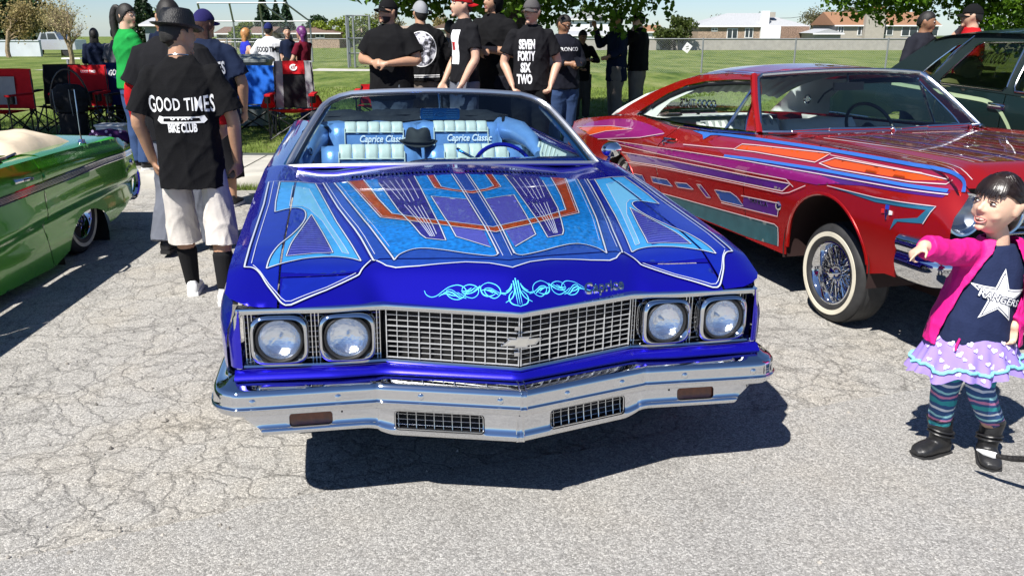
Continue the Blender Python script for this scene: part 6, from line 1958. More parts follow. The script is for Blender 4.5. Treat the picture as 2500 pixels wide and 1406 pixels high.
for s in (-1, 1):
 toprow = lambda a, b, n: [(y, _gt(y)) for y in np.linspace(a, b, n)]
 tail = [(5.133, .853), (5.21, .815), (5.285, .769), (5.356, .699), (5.386, .569), (5.384, .487), (5.33, .40), (5.265, .341), (5.12, .320), (4.997, .28), (4.80, .235)]
 qp = toprow(3.70, 5.05, 18) + tail + arch + [(3.72, .10), (3.66, .45)]
 panel('quarter_panel', qp, gs(0, s), GREEN, green, .025, flip=(s > 0))
 dp = toprow(2.3, 3.692, 14) + [(3.652, .45), (3.712, .10), (2.3, .09)]
 gd = panel('door', dp, gs(0, s), GREEN, green, .04, flip=(s > 0))
 fa = [(.95 + .34 * math.cos(a), .28 + .34 * math.sin(a)) for a in np.linspace(-.4, math.pi + .4, 20)]
 fp = toprow(.12, 2.292, 20) + [(2.292, .09)] + fa + [(.2, .30), (.06, .45), (.06, .65)]
 panel('fender', fp, gs(0, s), GREEN, green, .04, flip=(s > 0))
 # ribbed bright strip
 for k in range(6):
  f = k / 5
  mb = MB(); line_ = [(y, interp(y, [.1, 3.15, 4.06, 4.65, 5.3], [.60, .672, .709, .732, .739]) * (1 - f) + interp(y, [.1, 3.15, 4.05, 4.65, 5.3], [.56, .628, .660, .69, .703]) * f) for y in np.linspace(.15, 5.30, 40)]
  mb.tube([(s * (green_x(y, z) + .002), y, z) for y, z in line_], .006 if k in (0, 5) else .0042, 6)
  mb.obj('side_strip', CHROME if k in (0, 5) else CHROME_SOFT, green)
 mb = MB(); ribbon(mb, [(y, interp(y, [.1, 3.15, 4.06, 4.65, 5.3], [.58, .650, .684, .711, .721])) for y in np.linspace(.15, 5.30, 40)], .040, gs(.003, s)); mb.obj('strip_backing', pbr('strip_grey', (.30, .31, .32), .4, .8), green)
 mb = MB(); mb.tube([(s * (green_x(3.3, .74) + .002), 3.32, .742), (s * (green_x(3.3, .74) + .03), 3.36, .748), (s * (green_x(3.4, .74) + .03), 3.48, .744), (s * (green_x(3.5, .74) + .004), 3.55, .738)], [.016, .012, .011, .009], 8); mb.obj('handle', CHROME, gd)
 mb = MB(); mb.tube(spl([(s * .80, 5.42, .565), (s * .89, 5.425, .55), (s * .915, 5.43, .50), (s * .915, 5.42, .42), (s * .905, 5.37, .34), (s * .86, 5.32, .31)], 5), [.022] * 3 + [.032] * 20 + [.022] * 3, 10); mb.obj('bumper_end', CHROME, green)
 w = GM @ Vector((s * .775, 4.40, 0)); w.z = .292
 make_wheel(green, GM.inverted() @ w, (s, 0, 0))
 w = GM @ Vector((s * .80, .95, 0)); w.z = .292
 make_wheel(green, GM.inverted() @ w, (s, 0, 0))
 mb = MB(); arc2 = [(4.38 + .40 * math.cos(a), .12 + .36 * math.sin(a)) for a in np.linspace(-.2, math.pi + .2, 16)]
 mb.add([(s * .90, y, z) for y, z in arc2] + [(s * .4, y, z) for y, z in arc2], [(i, i + 1, 16 + i + 1, 16 + i) for i in range(15)]); mb.obj('wheel_house', DARK, green)
 # belt edge flat beside the cabin
 bp_ = [(.93, 2.3), (.93, 3.8), (.86, 3.8), (.80, 3.6), (.80, 2.3)]
 panel('belt_top', bp_, lambda x, y, s=s: (s * x, y, _gt(y) + .012 * sstep(.93, .88, x)), GREEN, green, .04, flip=(s > 0))
 mb = MB(); mb.tube([(s * .80, 2.3, _gt(2.3) + .02), (s * .80, 3.6, _gt(3.6) + .02), (s * .76, 3.85, _gt(3.85) + .025)], .013, 6); mb.obj('belt_chrome', CHROME, green)
panel('rear_deck', [(-.93, 3.8), (.93, 3.8), (.93, 5.04), (.85, 5.18), (-.85, 5.18), (-.93, 5.04)], lambda x, y: (x, y, _gt(min(y, 5.05)) + .022 * (1 - (abs(x) / .93) ** 3) + .012 * sstep(.93, .88, abs(x)) - .05 * sstep(5.05, 5.2, y)), GREEN, green, .04)
panel('tail_cove', [(-.86, .30), (.86, .30), (.86, .84), (-.86, .84)], lambda x, z: (x, 5.36 - .10 * sstep(.6, .86, z) - .05 * (abs(x) / .86) ** 4, z), GREEN, green, .06)
mb = MB(); mb.tube([(-.84, 5.5, .50), (0, 5.55, .5), (.84, 5.5, .50)], .06, 10, flat=.8); mb.obj('rear_bumper', CHROME, green)
panel('hood', [(-.93, .12), (.93, .12), (.93, 1.7), (-.93, 1.7)], lambda x, y: (x, y, _gt(y) + .03 * (1 - (x / .93) ** 2)), GREEN, green, .08)
# badge
V, F = text_polys('IMPALA', .030, bold=.001, sx=1.2, spacing=1.2)
gb = lambda o: (lambda u, v: (green_x(5.12 + u, .60 + v) + o, 5.12 + u, .60 + v + .2 * u))
text_solid(V, F, gb(.001), gb(.005)).obj('name_badge', CHROME, green, smooth=False)
mb = MB(); mb.lathe([(0, .010), (.02, .008), (.028, 0)], axis_mat((green_x(5.25, .60), 5.25, .64), (1, 0, 0)), 18); mb.obj('round_badge', CHROME, green)
# cream folded top cover: soft puffed pad
nu, nv = 26, 14; vs = []
for j in range(nv + 1):
 for i in range(nu + 1):
  u = i / nu * 2 - 1; v = j / nv * 2 - 1
  e = (max(0, 1 - abs(u) ** 5) * max(0, 1 - abs(v) ** 3)) ** .45
  vs.append((u * .80, 4.12 + v * .42 + .04 * u * u, .865 + .125 * e + .010 * math.sin(u * 17 + v * 5) * e + .012 * math.sin(v * 9 + u * 3) * e))
mesh_obj('folded_top', vs, [(j * (nu + 1) + i, j * (nu + 1) + i + 1, (j + 1) * (nu + 1) + i + 1, (j + 1) * (nu + 1) + i) for j in range(nv) for i in range(nu)], CREAM, green)
cushion('rear_seat_back', -.66, .66, 3.55, .45, .86, .15, pbr('tan_vinyl', (.42, .30, .20), .5), green)
cushion('front_seat_back', -.68, .68, 2.75, .42, .93, .15, CREAM, green)
for s in (-1, 1):
 mb = MB(); mb.tube([(s * .86, 3.45, .84), (s * .82, 3.35, .92), (s * .70, 3.0, 1.10), (s * .66, 2.6, 1.26)], .011, 6); mb.obj('window_frame', BLACK, green)
 mb = MB(); mb.box((s * .84, 3.0, .62), (.05, 1.4, .38)); mb.obj('door_card', CREAM, green, smooth=False)
mb = MB(); mb.tube([(-.68, 2.0, 1.27), (0, 1.93, 1.31), (.68, 2.0, 1.27)], .02, 7); mb.tube([(-.82, 1.7, .85), (-.68, 2.0, 1.27)], .02, 7); mb.tube([(.82, 1.7, .85), (.68, 2.0, 1.27)], .02, 7); mb.obj('windshield_frame', CHROME, green)
mb = MB(); mb.box((0, 2.7, .20), (1.7, 3.4, .10)); mb.box((0, 1.0, .45), (1.2, 1.3, .25)); mb.obj('underbody', DARK, green, smooth=False)
mb = MB(); mb.lathe([(0, .03), (.022, .03), (.026, .012), (.034, 0)], axis_mat((.885, 4.54, _gt(4.54) + .01), (0, 0, 1)), 16); an = mb.obj('antenna_base', CHROME, green)
mb = MB(); mb.tube([(.885, 4.54, .885), (.875, 4.56, 1.05), (.865, 4.58, 1.26)], [.0055, .0045, .003], 6); mb.obj('antenna_mast', CHROME, an)
# ------------------------------------------------------------------ dark green sedan at the right, behind the red hardtop
DM = Matrix.Translation((5.7, 4.9, .13)) @ Matrix.Rotation(R(12), 4, 'Z') @ Matrix.Rotation(R(1.0), 4, 'X')
dark = thing('sedan_car', 'dark green sedan with pale green stripe and lettered rear side window', 'car', matrix=DM)
DGREEN = pbr('dark_green_paint', (.004, .015, .014), .35, .0, coat=.35, noise_amt=.05, noise_scale=3)
VINYLTOP = pbr('dark_vinyl_roof', (.003, .012, .012), .6, .0, bump=.2, bump_scale=200)
_dt = lambda y: interp(y, [0, .3, 1.4, 2.75, 3.56, 4.5, 5.4], [.74, .86, .90, .925, .935, .93, .88])
def dk_x(y, z):
 return .955 + .02 * sstep(.95, .75, z) - .02 * sstep(.55, .25, z) - .03 * sstep(.35, 0, y) - .03 * sstep(5.0, 5.45, y)
def du_x(y, z):
 return .945 - .27 * sstep(.85, 1.50, z) - .15 * max(0, y - 3.75)
win1 = [(3.50, .968), (3.44, 1.10), (3.39, 1.27), (3.34, 1.318), (3.25, 1.335), (2.86, 1.352), (2.82, 1.335), (2.76, .985), (2.80, .955), (3.46, .950)]
win1 = [(3.545, .975), (3.36, 1.30), (3.30, 1.333), (2.83, 1.352), (2.80, 1.33), (2.715, .985), (2.745, .953), (3.52, .957)]
win2 = [(2.63, .985), (2.70, 1.33), (2.68, 1.352), (2.2, 1.35), (2.1, 1.33), (1.72, .975), (1.75, .955), (2.60, .955)]
opera = [(3.86, 1.02), (3.60, 1.30), (3.54, 1.305), (3.66, 1.03), (3.72, .985), (3.84, .99)]
for s in (-1, 1):
 f = lambda y, z, s=s: (s * dk_x(y, z), y, z)
 fa = [(.95 + .35 * math.cos(a), .30 + .35 * math.sin(a)) for a in np.linspace(-.1, math.pi + .1, 20)]
 ra = [(3.95 + .35 * math.cos(a), .30 + .35 * math.sin(a)) for a in np.linspace(-.1, math.pi + .1, 20)]
 T = lambda a, b, n=14: [(y, _dt(y)) for y in np.linspace(a, b, n)]
 panel('fender', T(.05, 1.60) + [(1.60, .22), (1.34, .22)] + fa + [(.2, .35), (.05, .5)], f, DGREEN, dark, .05, flip=(s > 0))
 panel('front_door', T(1.61, 2.66) + [(2.66, .22), (1.61, .22)], f, DGREEN, dark, .05, flip=(s > 0))
 rd = panel('rear_door', T(2.67, 3.50) + [(3.50, .70), (3.45, .45), (3.52, .22), (2.67, .22)], f, DGREEN, dark, .05, flip=(s > 0))
 panel('quarter_panel', T(3.51, 5.4, 20) + [(5.4, .5), (5.2, .35), (4.33, .25)] + ra + [(3.57, .25), (3.46, .45), (3.51, .70)], f, DGREEN, dark, .05, flip=(s > 0))
 mb = MB(); mb.box((s * (dk_x(2.6, .80) + .004), 2.72, .825), (.02, .20, .05)); mb.tube([(s * (dk_x(2.6, .8) + .012), 2.81, .83), (s * (dk_x(2.6, .8) + .026), 2.78, .832), (s * (dk_x(2.6, .8) + .026), 2.66, .832), (s * (dk_x(2.6, .8) + .012), 2.63, .83)], .012, 6); mb.obj('handle', CHROME, rd)
 up = [(1.55, .92)] + [(1.95, 1.30), (2.2, 1.395), (2.6, 1.42), (3.0, 1.425), (3.3, 1.415), (3.6, 1.40), (3.85, 1.375), (4.02, 1.33), (4.15, 1.26), (4.46, 1.05), (4.62, .93)] + [(y, _dt(y) + .003) for y in np.linspace(4.5, 1.7, 16)]
 g = lambda y, z, s=s: (s * du_x(y, z), y, z)
 sf = panel('side_frame', up, g, VINYLTOP, dark, .04, holes=[win1, win2, opera], flip=(s > 0))
 for w_, nm in ((win1, 'rear_window'), (win2, 'front_window'), (opera, 'quarter_window')):
  mb = MB(); mb.tube([(s * (du_x(y, z) + .003), y, z) for y, z in resample(w_, .05)], .009, 6, closed=True); tr_ = mb.obj('window_trim', CHROME_SOFT, sf)
  V, F = tri_fill(w_, .3); mb = MB(); mb.add([(s * (du_x(y, z) - .01), y, z) for y, z in V], F); mb.obj('side_glass', glass('tinted_glass', (.46, .50, .38), .8), sf)
 mb = MB(); mb.tube([(s * (du_x(3.62, 1.4) + .006), 3.45, 1.385), (s * (du_x(3.7, 1.2) + .006), 3.56, 1.24), (s * (du_x(3.7, 1.0) + .008), 3.76, .95)], .007, 6); mb.obj('roof_band', CHROME, sf)
 mb = MB(); pale = pbr('pale_green_stripe', (.40, .50, .30), .4, coat=.6)
 st_ = spl([(4.2, .90), (3.6, .885), (3.30, .868), (3.05, .862), (2.85, .850), (2.70, .80), (2.60, .72), (2.53, .64), (2.45, .5), (2.40, .3)], 5)
 ribbon(mb, st_, .034, lambda y, z, s=s: (s * (dk_x(y, z) + .003), y, z)); mb.obj('body_stripe', pale, dark)
 for yy in (.95, 3.95):
  w = DM @ Vector((s * .80, yy, 0)); w.z = .31
  c = DM.inverted() @ w
  make_wheel(dark, c, (s, 0, 0), Ro=.31)
panel('roof', [(-.73, 2.05), (0, 2.0), (.73, 2.05), (.73, 3.7), (.70, 4.0), (-.70, 4.0), (-.73, 3.7)], lambda x, y: (x, y, interp(y, [2.0, 2.2, 2.6, 3.3, 3.7, 4.0], [1.36, 1.43, 1.465, 1.46, 1.43, 1.37]) - .045 * (abs(x) / .73) ** 2.5), DGREEN, dark, .06)
panel('rear_glass', [(-.68, 4.0), (.68, 4.0), (.72, 4.55), (-.72, 4.55)], lambda x, y: (x, y, 1.37 - (y - 4.0) * .78), glass('tinted_glass', (0, 0, 0)), dark, .15)
panel('windshield', [(-.72, 1.45), (.72, 1.45), (.68, 2.05), (-.68, 2.05)], lambda x, y: (x, y, .93 + (y - 1.45) * .72 + .0 * x), glass('tinted_glass', (0, 0, 0)), dark, .15)
panel('hood', [(-.95, .06), (.95, .06), (.95, 1.5), (-.95, 1.5)], lambda x, y: (x, y, _dt(y) + .03 * (1 - (x / .95) ** 2)), DGREEN, dark, .08)
panel('rear_deck', [(-.95, 4.5), (.95, 4.5), (.9, 5.4), (-.9, 5.4)], lambda x, y: (x, y, _dt(y) + .02 * (1 - (x / .95) ** 2)), DGREEN, dark, .08)
TANV = pbr('sage_vinyl', (.30, .31, .20), .6, noise_amt=.08, noise_scale=5)
for x0, x1 in ((-.70, -.04), (.04, .70)):
 cushion('front_seat_back', x0, x1, 2.72, .5, 1.05, .18, TANV, dark)
 mb = MB(); xm = (x0 + x1) / 2; mb.box((xm, 2.86, 1.15), (.26, .10, .17)); mb.obj('headrest', TANV, dark)
cushion('rear_seat_back', -.72, .72, 3.75, .5, 1.02, .2, TANV, dark)
for xm in (-.42, .42):
 mb = MB(); mb.lathe([(0, -.05), (.11, -.05), (.13, 0), (.11, .05), (0, .05)], axis_mat((xm, 3.80, 1.07), (0, 1, .2)) @ Matrix.Diagonal((1.2, .8, 1, 1)), 16); mb.obj('rear_headrest', pbr('pale_headrest', (.55, .57, .45), .6), dark)
V, F = text_polys('GOOD TIMES', .135, bold=.004, sx=.46, spacing=1.0)
fq = lambda o: (lambda u, v: (.62 - 0 * u, 3.02 + u * 1.0, 1.19 + v))
mb = MB(); mb.add([(-(du_x(3.05, 1.20 + v) - .016), 3.10 + u, 1.20 + v) for u, v in V], F); lt = mb.obj('window_lettering', BLACK, dark, smooth=False)
mb = MB(); mb.box((-.82, 3.10, 1.115), (.006, .22, .035)); mb.tube([(-.83, 2.97, 1.09), (-.84, 2.97, 1.05)], .008, 5); mb.tube([(-.83, 3.14, 1.09), (-.84, 3.14, 1.05)], .008, 5); mb.obj('lettering_bracket', BLACK, lt)
mb = MB(); mb.box((0, 2.7, .30), (1.7, 4.6, .2)); mb.obj('underbody', DARK, dark, smooth=False)
mb = MB(); mb.tube([(-.9, 5.5, .5), (0, 5.56, .5), (.9, 5.5, .5)], .08, 8); mb.obj('rear_bumper', CHROME, dark)
mb = MB(); mb.tube([(-.9, -.02, .5), (0, -.08, .5), (.9, -.02, .5)], .08, 8); mb.obj('front_bumper', CHROME, dark)
# ------------------------------------------------------------------ people
def rtube(mb, pts, rad, n=12, k=1, flat=False):
 """tapered limb with rounded ends (closed, for fusing)"""
 P = [np.array(p, float) for p in pts]
 rad = list(rad)
 if k > 1:
  q = spl([tuple(p) + (r,) for p, r in zip(P, rad)], k)
  P = [np.array(a[:3]) for a in q]; rad = [a[3] for a in q]
 d0 = P[0] - P[1]; d0 /= np.linalg.norm(d0) + 1e-9
 d1 = P[-1] - P[-2]; d1 /= np.linalg.norm(d1) + 1e-9
 if flat:
  mb.tube([tuple(p) for p in P], rad, n)
  return
 PP = [P[0] + d0 * rad[0] * .85, P[0] + d0 * rad[0] * .55] + P + [P[-1] + d1 * rad[-1] * .55, P[-1] + d1 * rad[-1] * .85]
 RR = [rad[0] * .35, rad[0] * .82] + rad + [rad[-1] * .82, rad[-1] * .35]
 mb.tube([tuple(p) for p in PP], RR, n)
def ell(mb, secs, n=20, p=2.3):
 """loft of superellipse sections: (centre, rx vector, ry vector)"""
 vs = []
 for c, a, b in secs:
  c = Vector(c); a = Vector(a); b = Vector(b)
  for k in range(n):
   t = 2 * math.pi * k / n
   ct, st = math.cos(t), math.sin(t)
   vs.append(c + a * math.copysign(abs(ct) ** (2 / p), ct) + b * math.copysign(abs(st) ** (2 / p), st))
 m = len(secs)
 fs = [(i * n + k, i * n + (k + 1) % n, (i + 1) * n + (k + 1) % n, (i + 1) * n + k) for i in range(m - 1) for k in range(n)]
 fs += [tuple(range(n))[::-1], tuple((m - 1) * n + k for k in range(n))]
 mb.add(vs, fs)
def ball(mb, c, r, n=12, M=None):
 rx, ry, rz = (r, r, r) if not hasattr(r, '__len__') else r
 vs = []; m = n // 2 + 1
 for j in range(1, m):
  ph = math.pi * j / m
  for k in range(n):
   t = 2 * math.pi * k / n
   v = Vector((rx * math.sin(ph) * math.cos(t), ry * math.sin(ph) * math.sin(t), rz * math.cos(ph)))
   vs.append(v)
 vs += [Vector((0, 0, rz)), Vector((0, 0, -rz))]
 c = Vector(c)
 vs = [(M @ (v + c)) if M is not None else v + c for v in vs]
 L_ = m - 1; top = L_ * n; bot = top + 1
 fs = [(j * n + k, (j + 1) * n + k, (j + 1) * n + (k + 1) % n, j * n + (k + 1) % n) for j in range(L_ - 1) for k in range(n)]
 fs += [(top, k, (k + 1) % n) for k in range(n)] + [(bot, (L_ - 1) * n + (k + 1) % n, (L_ - 1) * n + k) for k in range(n)]
 mb.add(vs, fs)
def fuse(mb, voxel, it=4, fold=0.0, seed=0, fscale=1.0):
 """fuse overlapping closed pieces into one continuous skin, optionally with cloth folds"""
 me = bpy.data.meshes.new('tmp'); me.from_pydata(mb.v, [], mb.f); me.update()
 ob = bpy.data.objects.new('tmp', me); COL.objects.link(ob)
 m = ob.modifiers.new('r', 'REMESH'); m.mode = 'VOXEL'; m.voxel_size = voxel
 s = ob.modifiers.new('s', 'SMOOTH'); s.factor = .5; s.iterations = it
 dg = bpy.context.evaluated_depsgraph_get()
 out = bpy.data.meshes.new_from_object(ob.evaluated_get(dg))
 bpy.data.objects.remove(ob); bpy.data.meshes.remove(me)
 if fold:
  n = len(out.vertices)
  co = np.empty(n * 3, np.float32); out.vertices.foreach_get('co', co); co = co.reshape(-1, 3)
  no = np.empty(n * 3, np.float32); out.vertices.foreach_get('normal', no); no = no.reshape(-1, 3)
  g = np.random.default_rng(seed)
  h = np.zeros(n)
  for i in range(7):
   kd = g.normal(size=3) * np.array([1, 1, .45]); kd *= fscale * g.uniform(9, 26) / np.linalg.norm(kd)
   kw = g.normal(size=3) * 7 * fscale
   ph = co @ kd + 1.3 * np.sin(co @ kw + g.uniform(0, 6)) + g.uniform(0, 6)
   h += (1 - np.abs(np.sin(ph))) ** 2 * g.uniform(.5, 1) - .3
  co = co + no * (h * fold / 2.2)[:, None]
  out.vertices.foreach_set('co', co.astype(np.float32).ravel()); out.update()
 out.polygons.foreach_set('use_smooth', np.ones(len(out.polygons), dtype=bool))
 return out
def link(name, me, mat, parent):
 me.name = name
 me.materials.clear(); me.materials.append(mat)
 o = bpy.data.objects.new(name, me); COL.objects.link(o); o.parent = parent
 return o
SKIN = {k: pbr('skin_' + k, c, .48, sub=.10, noise_amt=.06, noise_scale=18) for k, c in dict(tan=(.42, .235, .145), brown=(.30, .155, .09), light=(.56, .345, .24), girl=(.66, .42, .30)).items()}
HAIR_BLACK = pbr('black_hair', (.010, .008, .007), .6, noise_amt=.4, noise_scale=30, bump=.3, bump_scale=140)
HAIR_BROWN = pbr('brown_hair', (.045, .018, .010), .38, noise_amt=.4, noise_scale=30, bump=.3, bump_scale=140)
HAIR_BLOND = pbr('blond_hair', (.42, .20, .07), .42, noise_amt=.35, noise_scale=24, bump=.5, bump_scale=60)
HAIR_PURPLE = pbr('purple_hair', (.12, .02, .13), .42, noise_amt=.5, noise_scale=20, bump=.5, bump_scale=60)
EYE_W = pbr('eye_white', (.70, .68, .64), .25); EYE_D = pbr('eye_dark', (.012, .007, .005), .12); LIP = pbr('lips', (.34, .11, .09), .45)
def cloth(name, col, bump=.25, noise_amt=.10, scale=120):
 return pbr(name, col, .92, noise_amt=noise_amt, noise_scale=9, bump=bump, bump_scale=scale, spec=.15)
BLACKC = cloth('black_cotton', (.007, .007, .008)); NAVYC = cloth('navy_cotton', (.008, .013, .034)); CHARC = cloth('charcoal_cotton', (.010, .010, .012))
PRINT = pbr('white_print', (.80, .80, .80), .7)
def head_piece(mb, M, k=1.0, child=False):
 """closed head volume in head space (face to -Y), placed by M"""
 n, m = 28, 22
 vs = []
 for j in range(m + 1):
  ph = math.pi * j / m
  for i in range(n):
   t = 2 * math.pi * i / n
   x, y, z = math.sin(ph) * math.sin(t), -math.sin(ph) * math.cos(t), math.cos(ph)
   X, Y, Z = .075 * x, .094 * y, .116 * z
   if z < 0:
    X *= 1 - (.24 if child else .26) * (-z) ** 1.8
    if y > 0: Y *= 1 - .45 * (-z) ** 1.2
   if y < 0:
    Y *= 1 - .05 * z * (z > 0)
    fx = math.exp(-((abs(X) - .032) / .017) ** 2 - ((Z - (.002 if child else .016)) / .016) ** 2)
    Y += .009 * fx
    Y -= .005 * math.exp(-((abs(X) - .040) / .02) ** 2 - ((Z + .028) / .025) ** 2)
    Y -= .006 * math.exp(-(X / .05) ** 2 - ((Z - (.028 if child else .042)) / .014) ** 2)
   else:
    Y *= 1.06
   vs.append(M @ Vector((X * k, Y * k, Z * k)))
 mb.add(vs, [(j * n + i, j * n + (i + 1) % n, (j + 1) * n + (i + 1) % n, (j + 1) * n + i) for j in range(m) for i in range(n)])
 def T(p): return M @ (Vector(p) * k)
 if child: rtube(mb, [T((0, -.090, .002)), T((0, -.096, -.014)), T((0, -.104, -.027))], [.006 * k, .008 * k, .011 * k], 10)
 else: rtube(mb, [T((0, -.086, .030)), T((0, -.094, .006)), T((0, -.106, -.020))], [.008 * k, .010 * k, .0135 * k], 10)
 for s in (-1, 1):
  ball(mb, Vector((s * .011, -.0935, -.033) if child else (s * .011, -.097, -.024)) * k, .0075 * k if child else .0085 * k, 8, M)
  ball(mb, Vector((s * .077, .010, -.004)) * k, (.010 * k, .020 * k, .031 * k), 10, M)
  ball(mb, Vector((s * .081, .022, .008)) * k, (.008 * k, .012 * k, .020 * k), 10, M)
 if child:
  ball(mb, Vector((0, -.066, -.094)) * k, (.020 * k, .016 * k, .015 * k), 10, M)
  ball(mb, Vector((0, -.078, -.066)) * k, (.020 * k, .010 * k, .007 * k), 10, M)
  return
 ball(mb, Vector((0, -.080, -.096)) * k, (.026 * k, .020 * k, .018 * k), 10, M)
 ball(mb, Vector((0, -.090, -.052)) * k, (.024 * k, .010 * k, .008 * k), 10, M)
 ball(mb, Vector((0, -.088, -.066)) * k, (.021 * k, .010 * k, .008 * k), 10, M)
def hand(mb, w, d, nrm, side, curl=.5, k=1.0, point=False):
 """palm and five fingers; d finger direction, nrm the side fingers close towards, side = which way the thumb leaves"""
 w = Vector(w); d = Vector(d).normalized(); nrm = Vector(nrm); nrm = (nrm - d * nrm.dot(d)).normalized()
 a = d.cross(nrm).normalized() * side
 ell(mb, [(w - d * .01 * k, a * .026 * k, nrm * .018 * k), (w + d * .03 * k, a * .036 * k, nrm * .016 * k), (w + d * .07 * k, a * .042 * k, nrm * .014 * k), (w + d * .092 * k, a * .040 * k, nrm * .011 * k)], 12)
 for i, (off, L_) in enumerate(((.030, .070), (.010, .080), (-.011, .074), (-.030, .058))):
  p = w + d * (.088 - .006 * (i == 3)) * k + a * off * k
  pts = [p]; ang = 0
  c = curl * (1 + .12 * i)
  if point and i == 0: c = .12
  for s_, f in enumerate((.45, .32, .23)):
   ang += c * (1.0 if s_ == 0 else 1.15)
   p = p + (d * math.cos(ang) + nrm * math.sin(ang)) * L_ * f * k
   pts.append(p)
  rtube(mb, pts, [.0092 * k, .0086 * k, .0078 * k, .0066 * k], 8)
 p = w + d * .022 * k + a * .028 * k
 q = p + (d * .55 + a * .62 + nrm * .35).normalized() * .042 * k
 r_ = q + (d * .85 + a * .12 + nrm * (.3 + curl * .5)).normalized() * .034 * k
 rtube(mb, [p, q, r_], [.0125 * k, .0105 * k, .0082 * k], 8)
def shell(M, k, hl, grow_=1.075, tuck=.90, n=40, m=30, extra=None):
 """hair or cap skin: rides outside the scalp above the hairline hl(azimuth) and dives under the skin below it"""
 mb = MB(); vs = []
 for j in range(m + 1):
  ph = math.pi * j / m
  for i in range(n):
   t = 2 * math.pi * i / n
   x, y, z = math.sin(ph) * math.sin(t), -math.sin(ph) * math.cos(t), math.cos(ph)
   az = abs(math.atan2(x, -y))
   f = sstep(hl(az) - .07, hl(az) + .05, z)
   r_ = tuck + (grow_ - tuck) * f
   v = Vector((.075 * x * r_, .094 * y * r_ * (1.07 if y > 0 else 1), .116 * z * r_))
   if extra: v = extra(v, x, y, z, f)
   vs.append(M @ (v * k))
 mb.add(vs, [(j * n + i, j * n + (i + 1) % n, (j + 1) * n + (i + 1) % n, (j + 1) * n + i) for j in range(m) for i in range(n)])
 return mb
def hl_short(az): return interp(az, [0, .7, 1.2, 1.5, 1.75, 2.2, 3.15], [.52, .50, .30, -.02, .05, -.32, -.52])
def hl_long(az): return interp(az, [0, .7, 1.1, 1.5, 2.2, 3.15], [.50, .42, .10, -.35, -.62, -.75])
def hl_cap(az): return interp(az, [0, 1.0, 1.6, 3.15], [.30, .27, .20, .12])
def cap_brim(M, k, yaw, mat, parent, L_=.075, w=.078, z=.030, name='cap_brim'):
 mb = MB(); N = 14; rows = 5; vs = []
 Rz = Matrix.Rotation(yaw, 4, 'Z')
 for top in (0, 1):
  for r_ in range(rows + 1):
   f = r_ / rows
   for i in range(N + 1):
    t = (i / N - .5) * math.pi * .98
    x = w * math.sin(t) * (1 - .10 * f); yy = -(.088 * math.cos(t) ** .6 if abs(math.cos(t)) > 1e-4 else 0) * 1.06 - L_ * f * math.cos(t) ** .7 if abs(t) < math.pi / 2 else 0
    zz = z - .018 * f - .030 * (x / w) ** 2 + (.004 if top else 0)
    vs.append(M @ (Rz @ Vector((x * k, yy * k, zz * k))))
 S = (rows + 1) * (N + 1)
 F = [(r_ * (N + 1) + i, r_ * (N + 1) + i + 1, (r_ + 1) * (N + 1) + i + 1, (r_ + 1) * (N + 1) + i) for r_ in range(rows) for i in range(N)]
 F = F + [tuple(q + S for q in f[::-1]) for f in F] + [(rows * (N + 1) + i, rows * (N + 1) + i + 1, S + rows * (N + 1) + i + 1, S + rows * (N + 1) + i) for i in range(N)]
 mb.add(vs, F)
 return mb.obj(name, mat, parent)
def shoe(root, c, d, k, upper, sole, name='shoe'):
 """ankle-low shoe at ground point c (heel-ish centre), pointing along d"""
 d = Vector(d).normalized(); a = Vector((-d.y, d.x, 0)); u = Vector((0, 0, 1)); c = Vector(c)
 mb = MB()
 ell(mb, [(c + d * x * k + u * h * k, a * w * k, (u * t + d * 0) * k) for x, h, w, t in ((-.075, .045, .020, .025), (-.068, .050, .034, .042), (-.03, .055, .038, .050), (.03, .050, .040, .042), (.09, .040, .046, .030), (.14, .034, .044, .024), (.172, .028, .030, .016), (.180, .026, .012, .008))], 16)
 ell(mb, [(c - d * .02 * k + u * .06 * k, a * .036 * k, d * .048 * k), (c - d * .02 * k + u * .105 * k, a * .034 * k, d * .044 * k)], 14)
 o = link(name, fuse(mb, .007 * k, 3), upper, root)
 mb = MB()
 P = [(-.082, .0), (-.075, .032), (-.03, .040), (.05, .043), (.10, .050), (.15, .046), (.180, .028), (.190, .0)]
 pts = [(c + d * x * k + a * w * k) for x, w in P] + [(c + d * x * k - a * w * k) for x, w in P[-2:0:-1]]
 n = len(pts)
 mb.add([p + u * .001 for p in pts] + [p + u * .024 * k for p in pts], [tuple(range(n))[::-1], tuple(range(n, 2 * n))] + [(i, (i + 1) % n, n + (i + 1) % n, n + i) for i in range(n)])
 mb.obj('sole', sole, o)
 return o
def text_on(target, txt, c, right, up, size, mat, parent, name, bold=.0, sx=1.0, shear=0.0, spacing=1.0, off=.004, arc=0.0, sy=None):
 """lettering printed on a garment: dropped onto its surface"""
 V, F = txt if isinstance(txt, tuple) else text_polys(txt, size, bold, shear, sx, spacing)
 me = target.data
 bvh = BVHTree.FromPolygons([v.co for v in me.vertices], [p.vertices[:] for p in me.polygons])
 right = Vector(right).normalized(); up = Vector(up).normalized(); nrm = right.cross(up).normalized(); c = Vector(c)
 out = []; ok = []
 for u, v in V:
  y = v * (sy(u) if sy else 1) + arc * u * u
  p = c + right * u + up * y
  h = bvh.ray_cast(p + nrm * .6, -nrm, 1.0)
  if h[0] is None: out.append(p); ok.append(False)
  else: out.append(h[0] + nrm * off); ok.append(True)
 F = [f for f in F if all(ok[i] for i in f)]
 mb = MB(); mb.add(out, F)
 return mb.obj(name, mat, parent, smooth=False)
def frac(P, t):
 """point at parameter t (0..len-1) along a polyline"""
 i = min(int(t), len(P) - 2); f = t - i
 return P[i] + (P[i + 1] - P[i]) * f
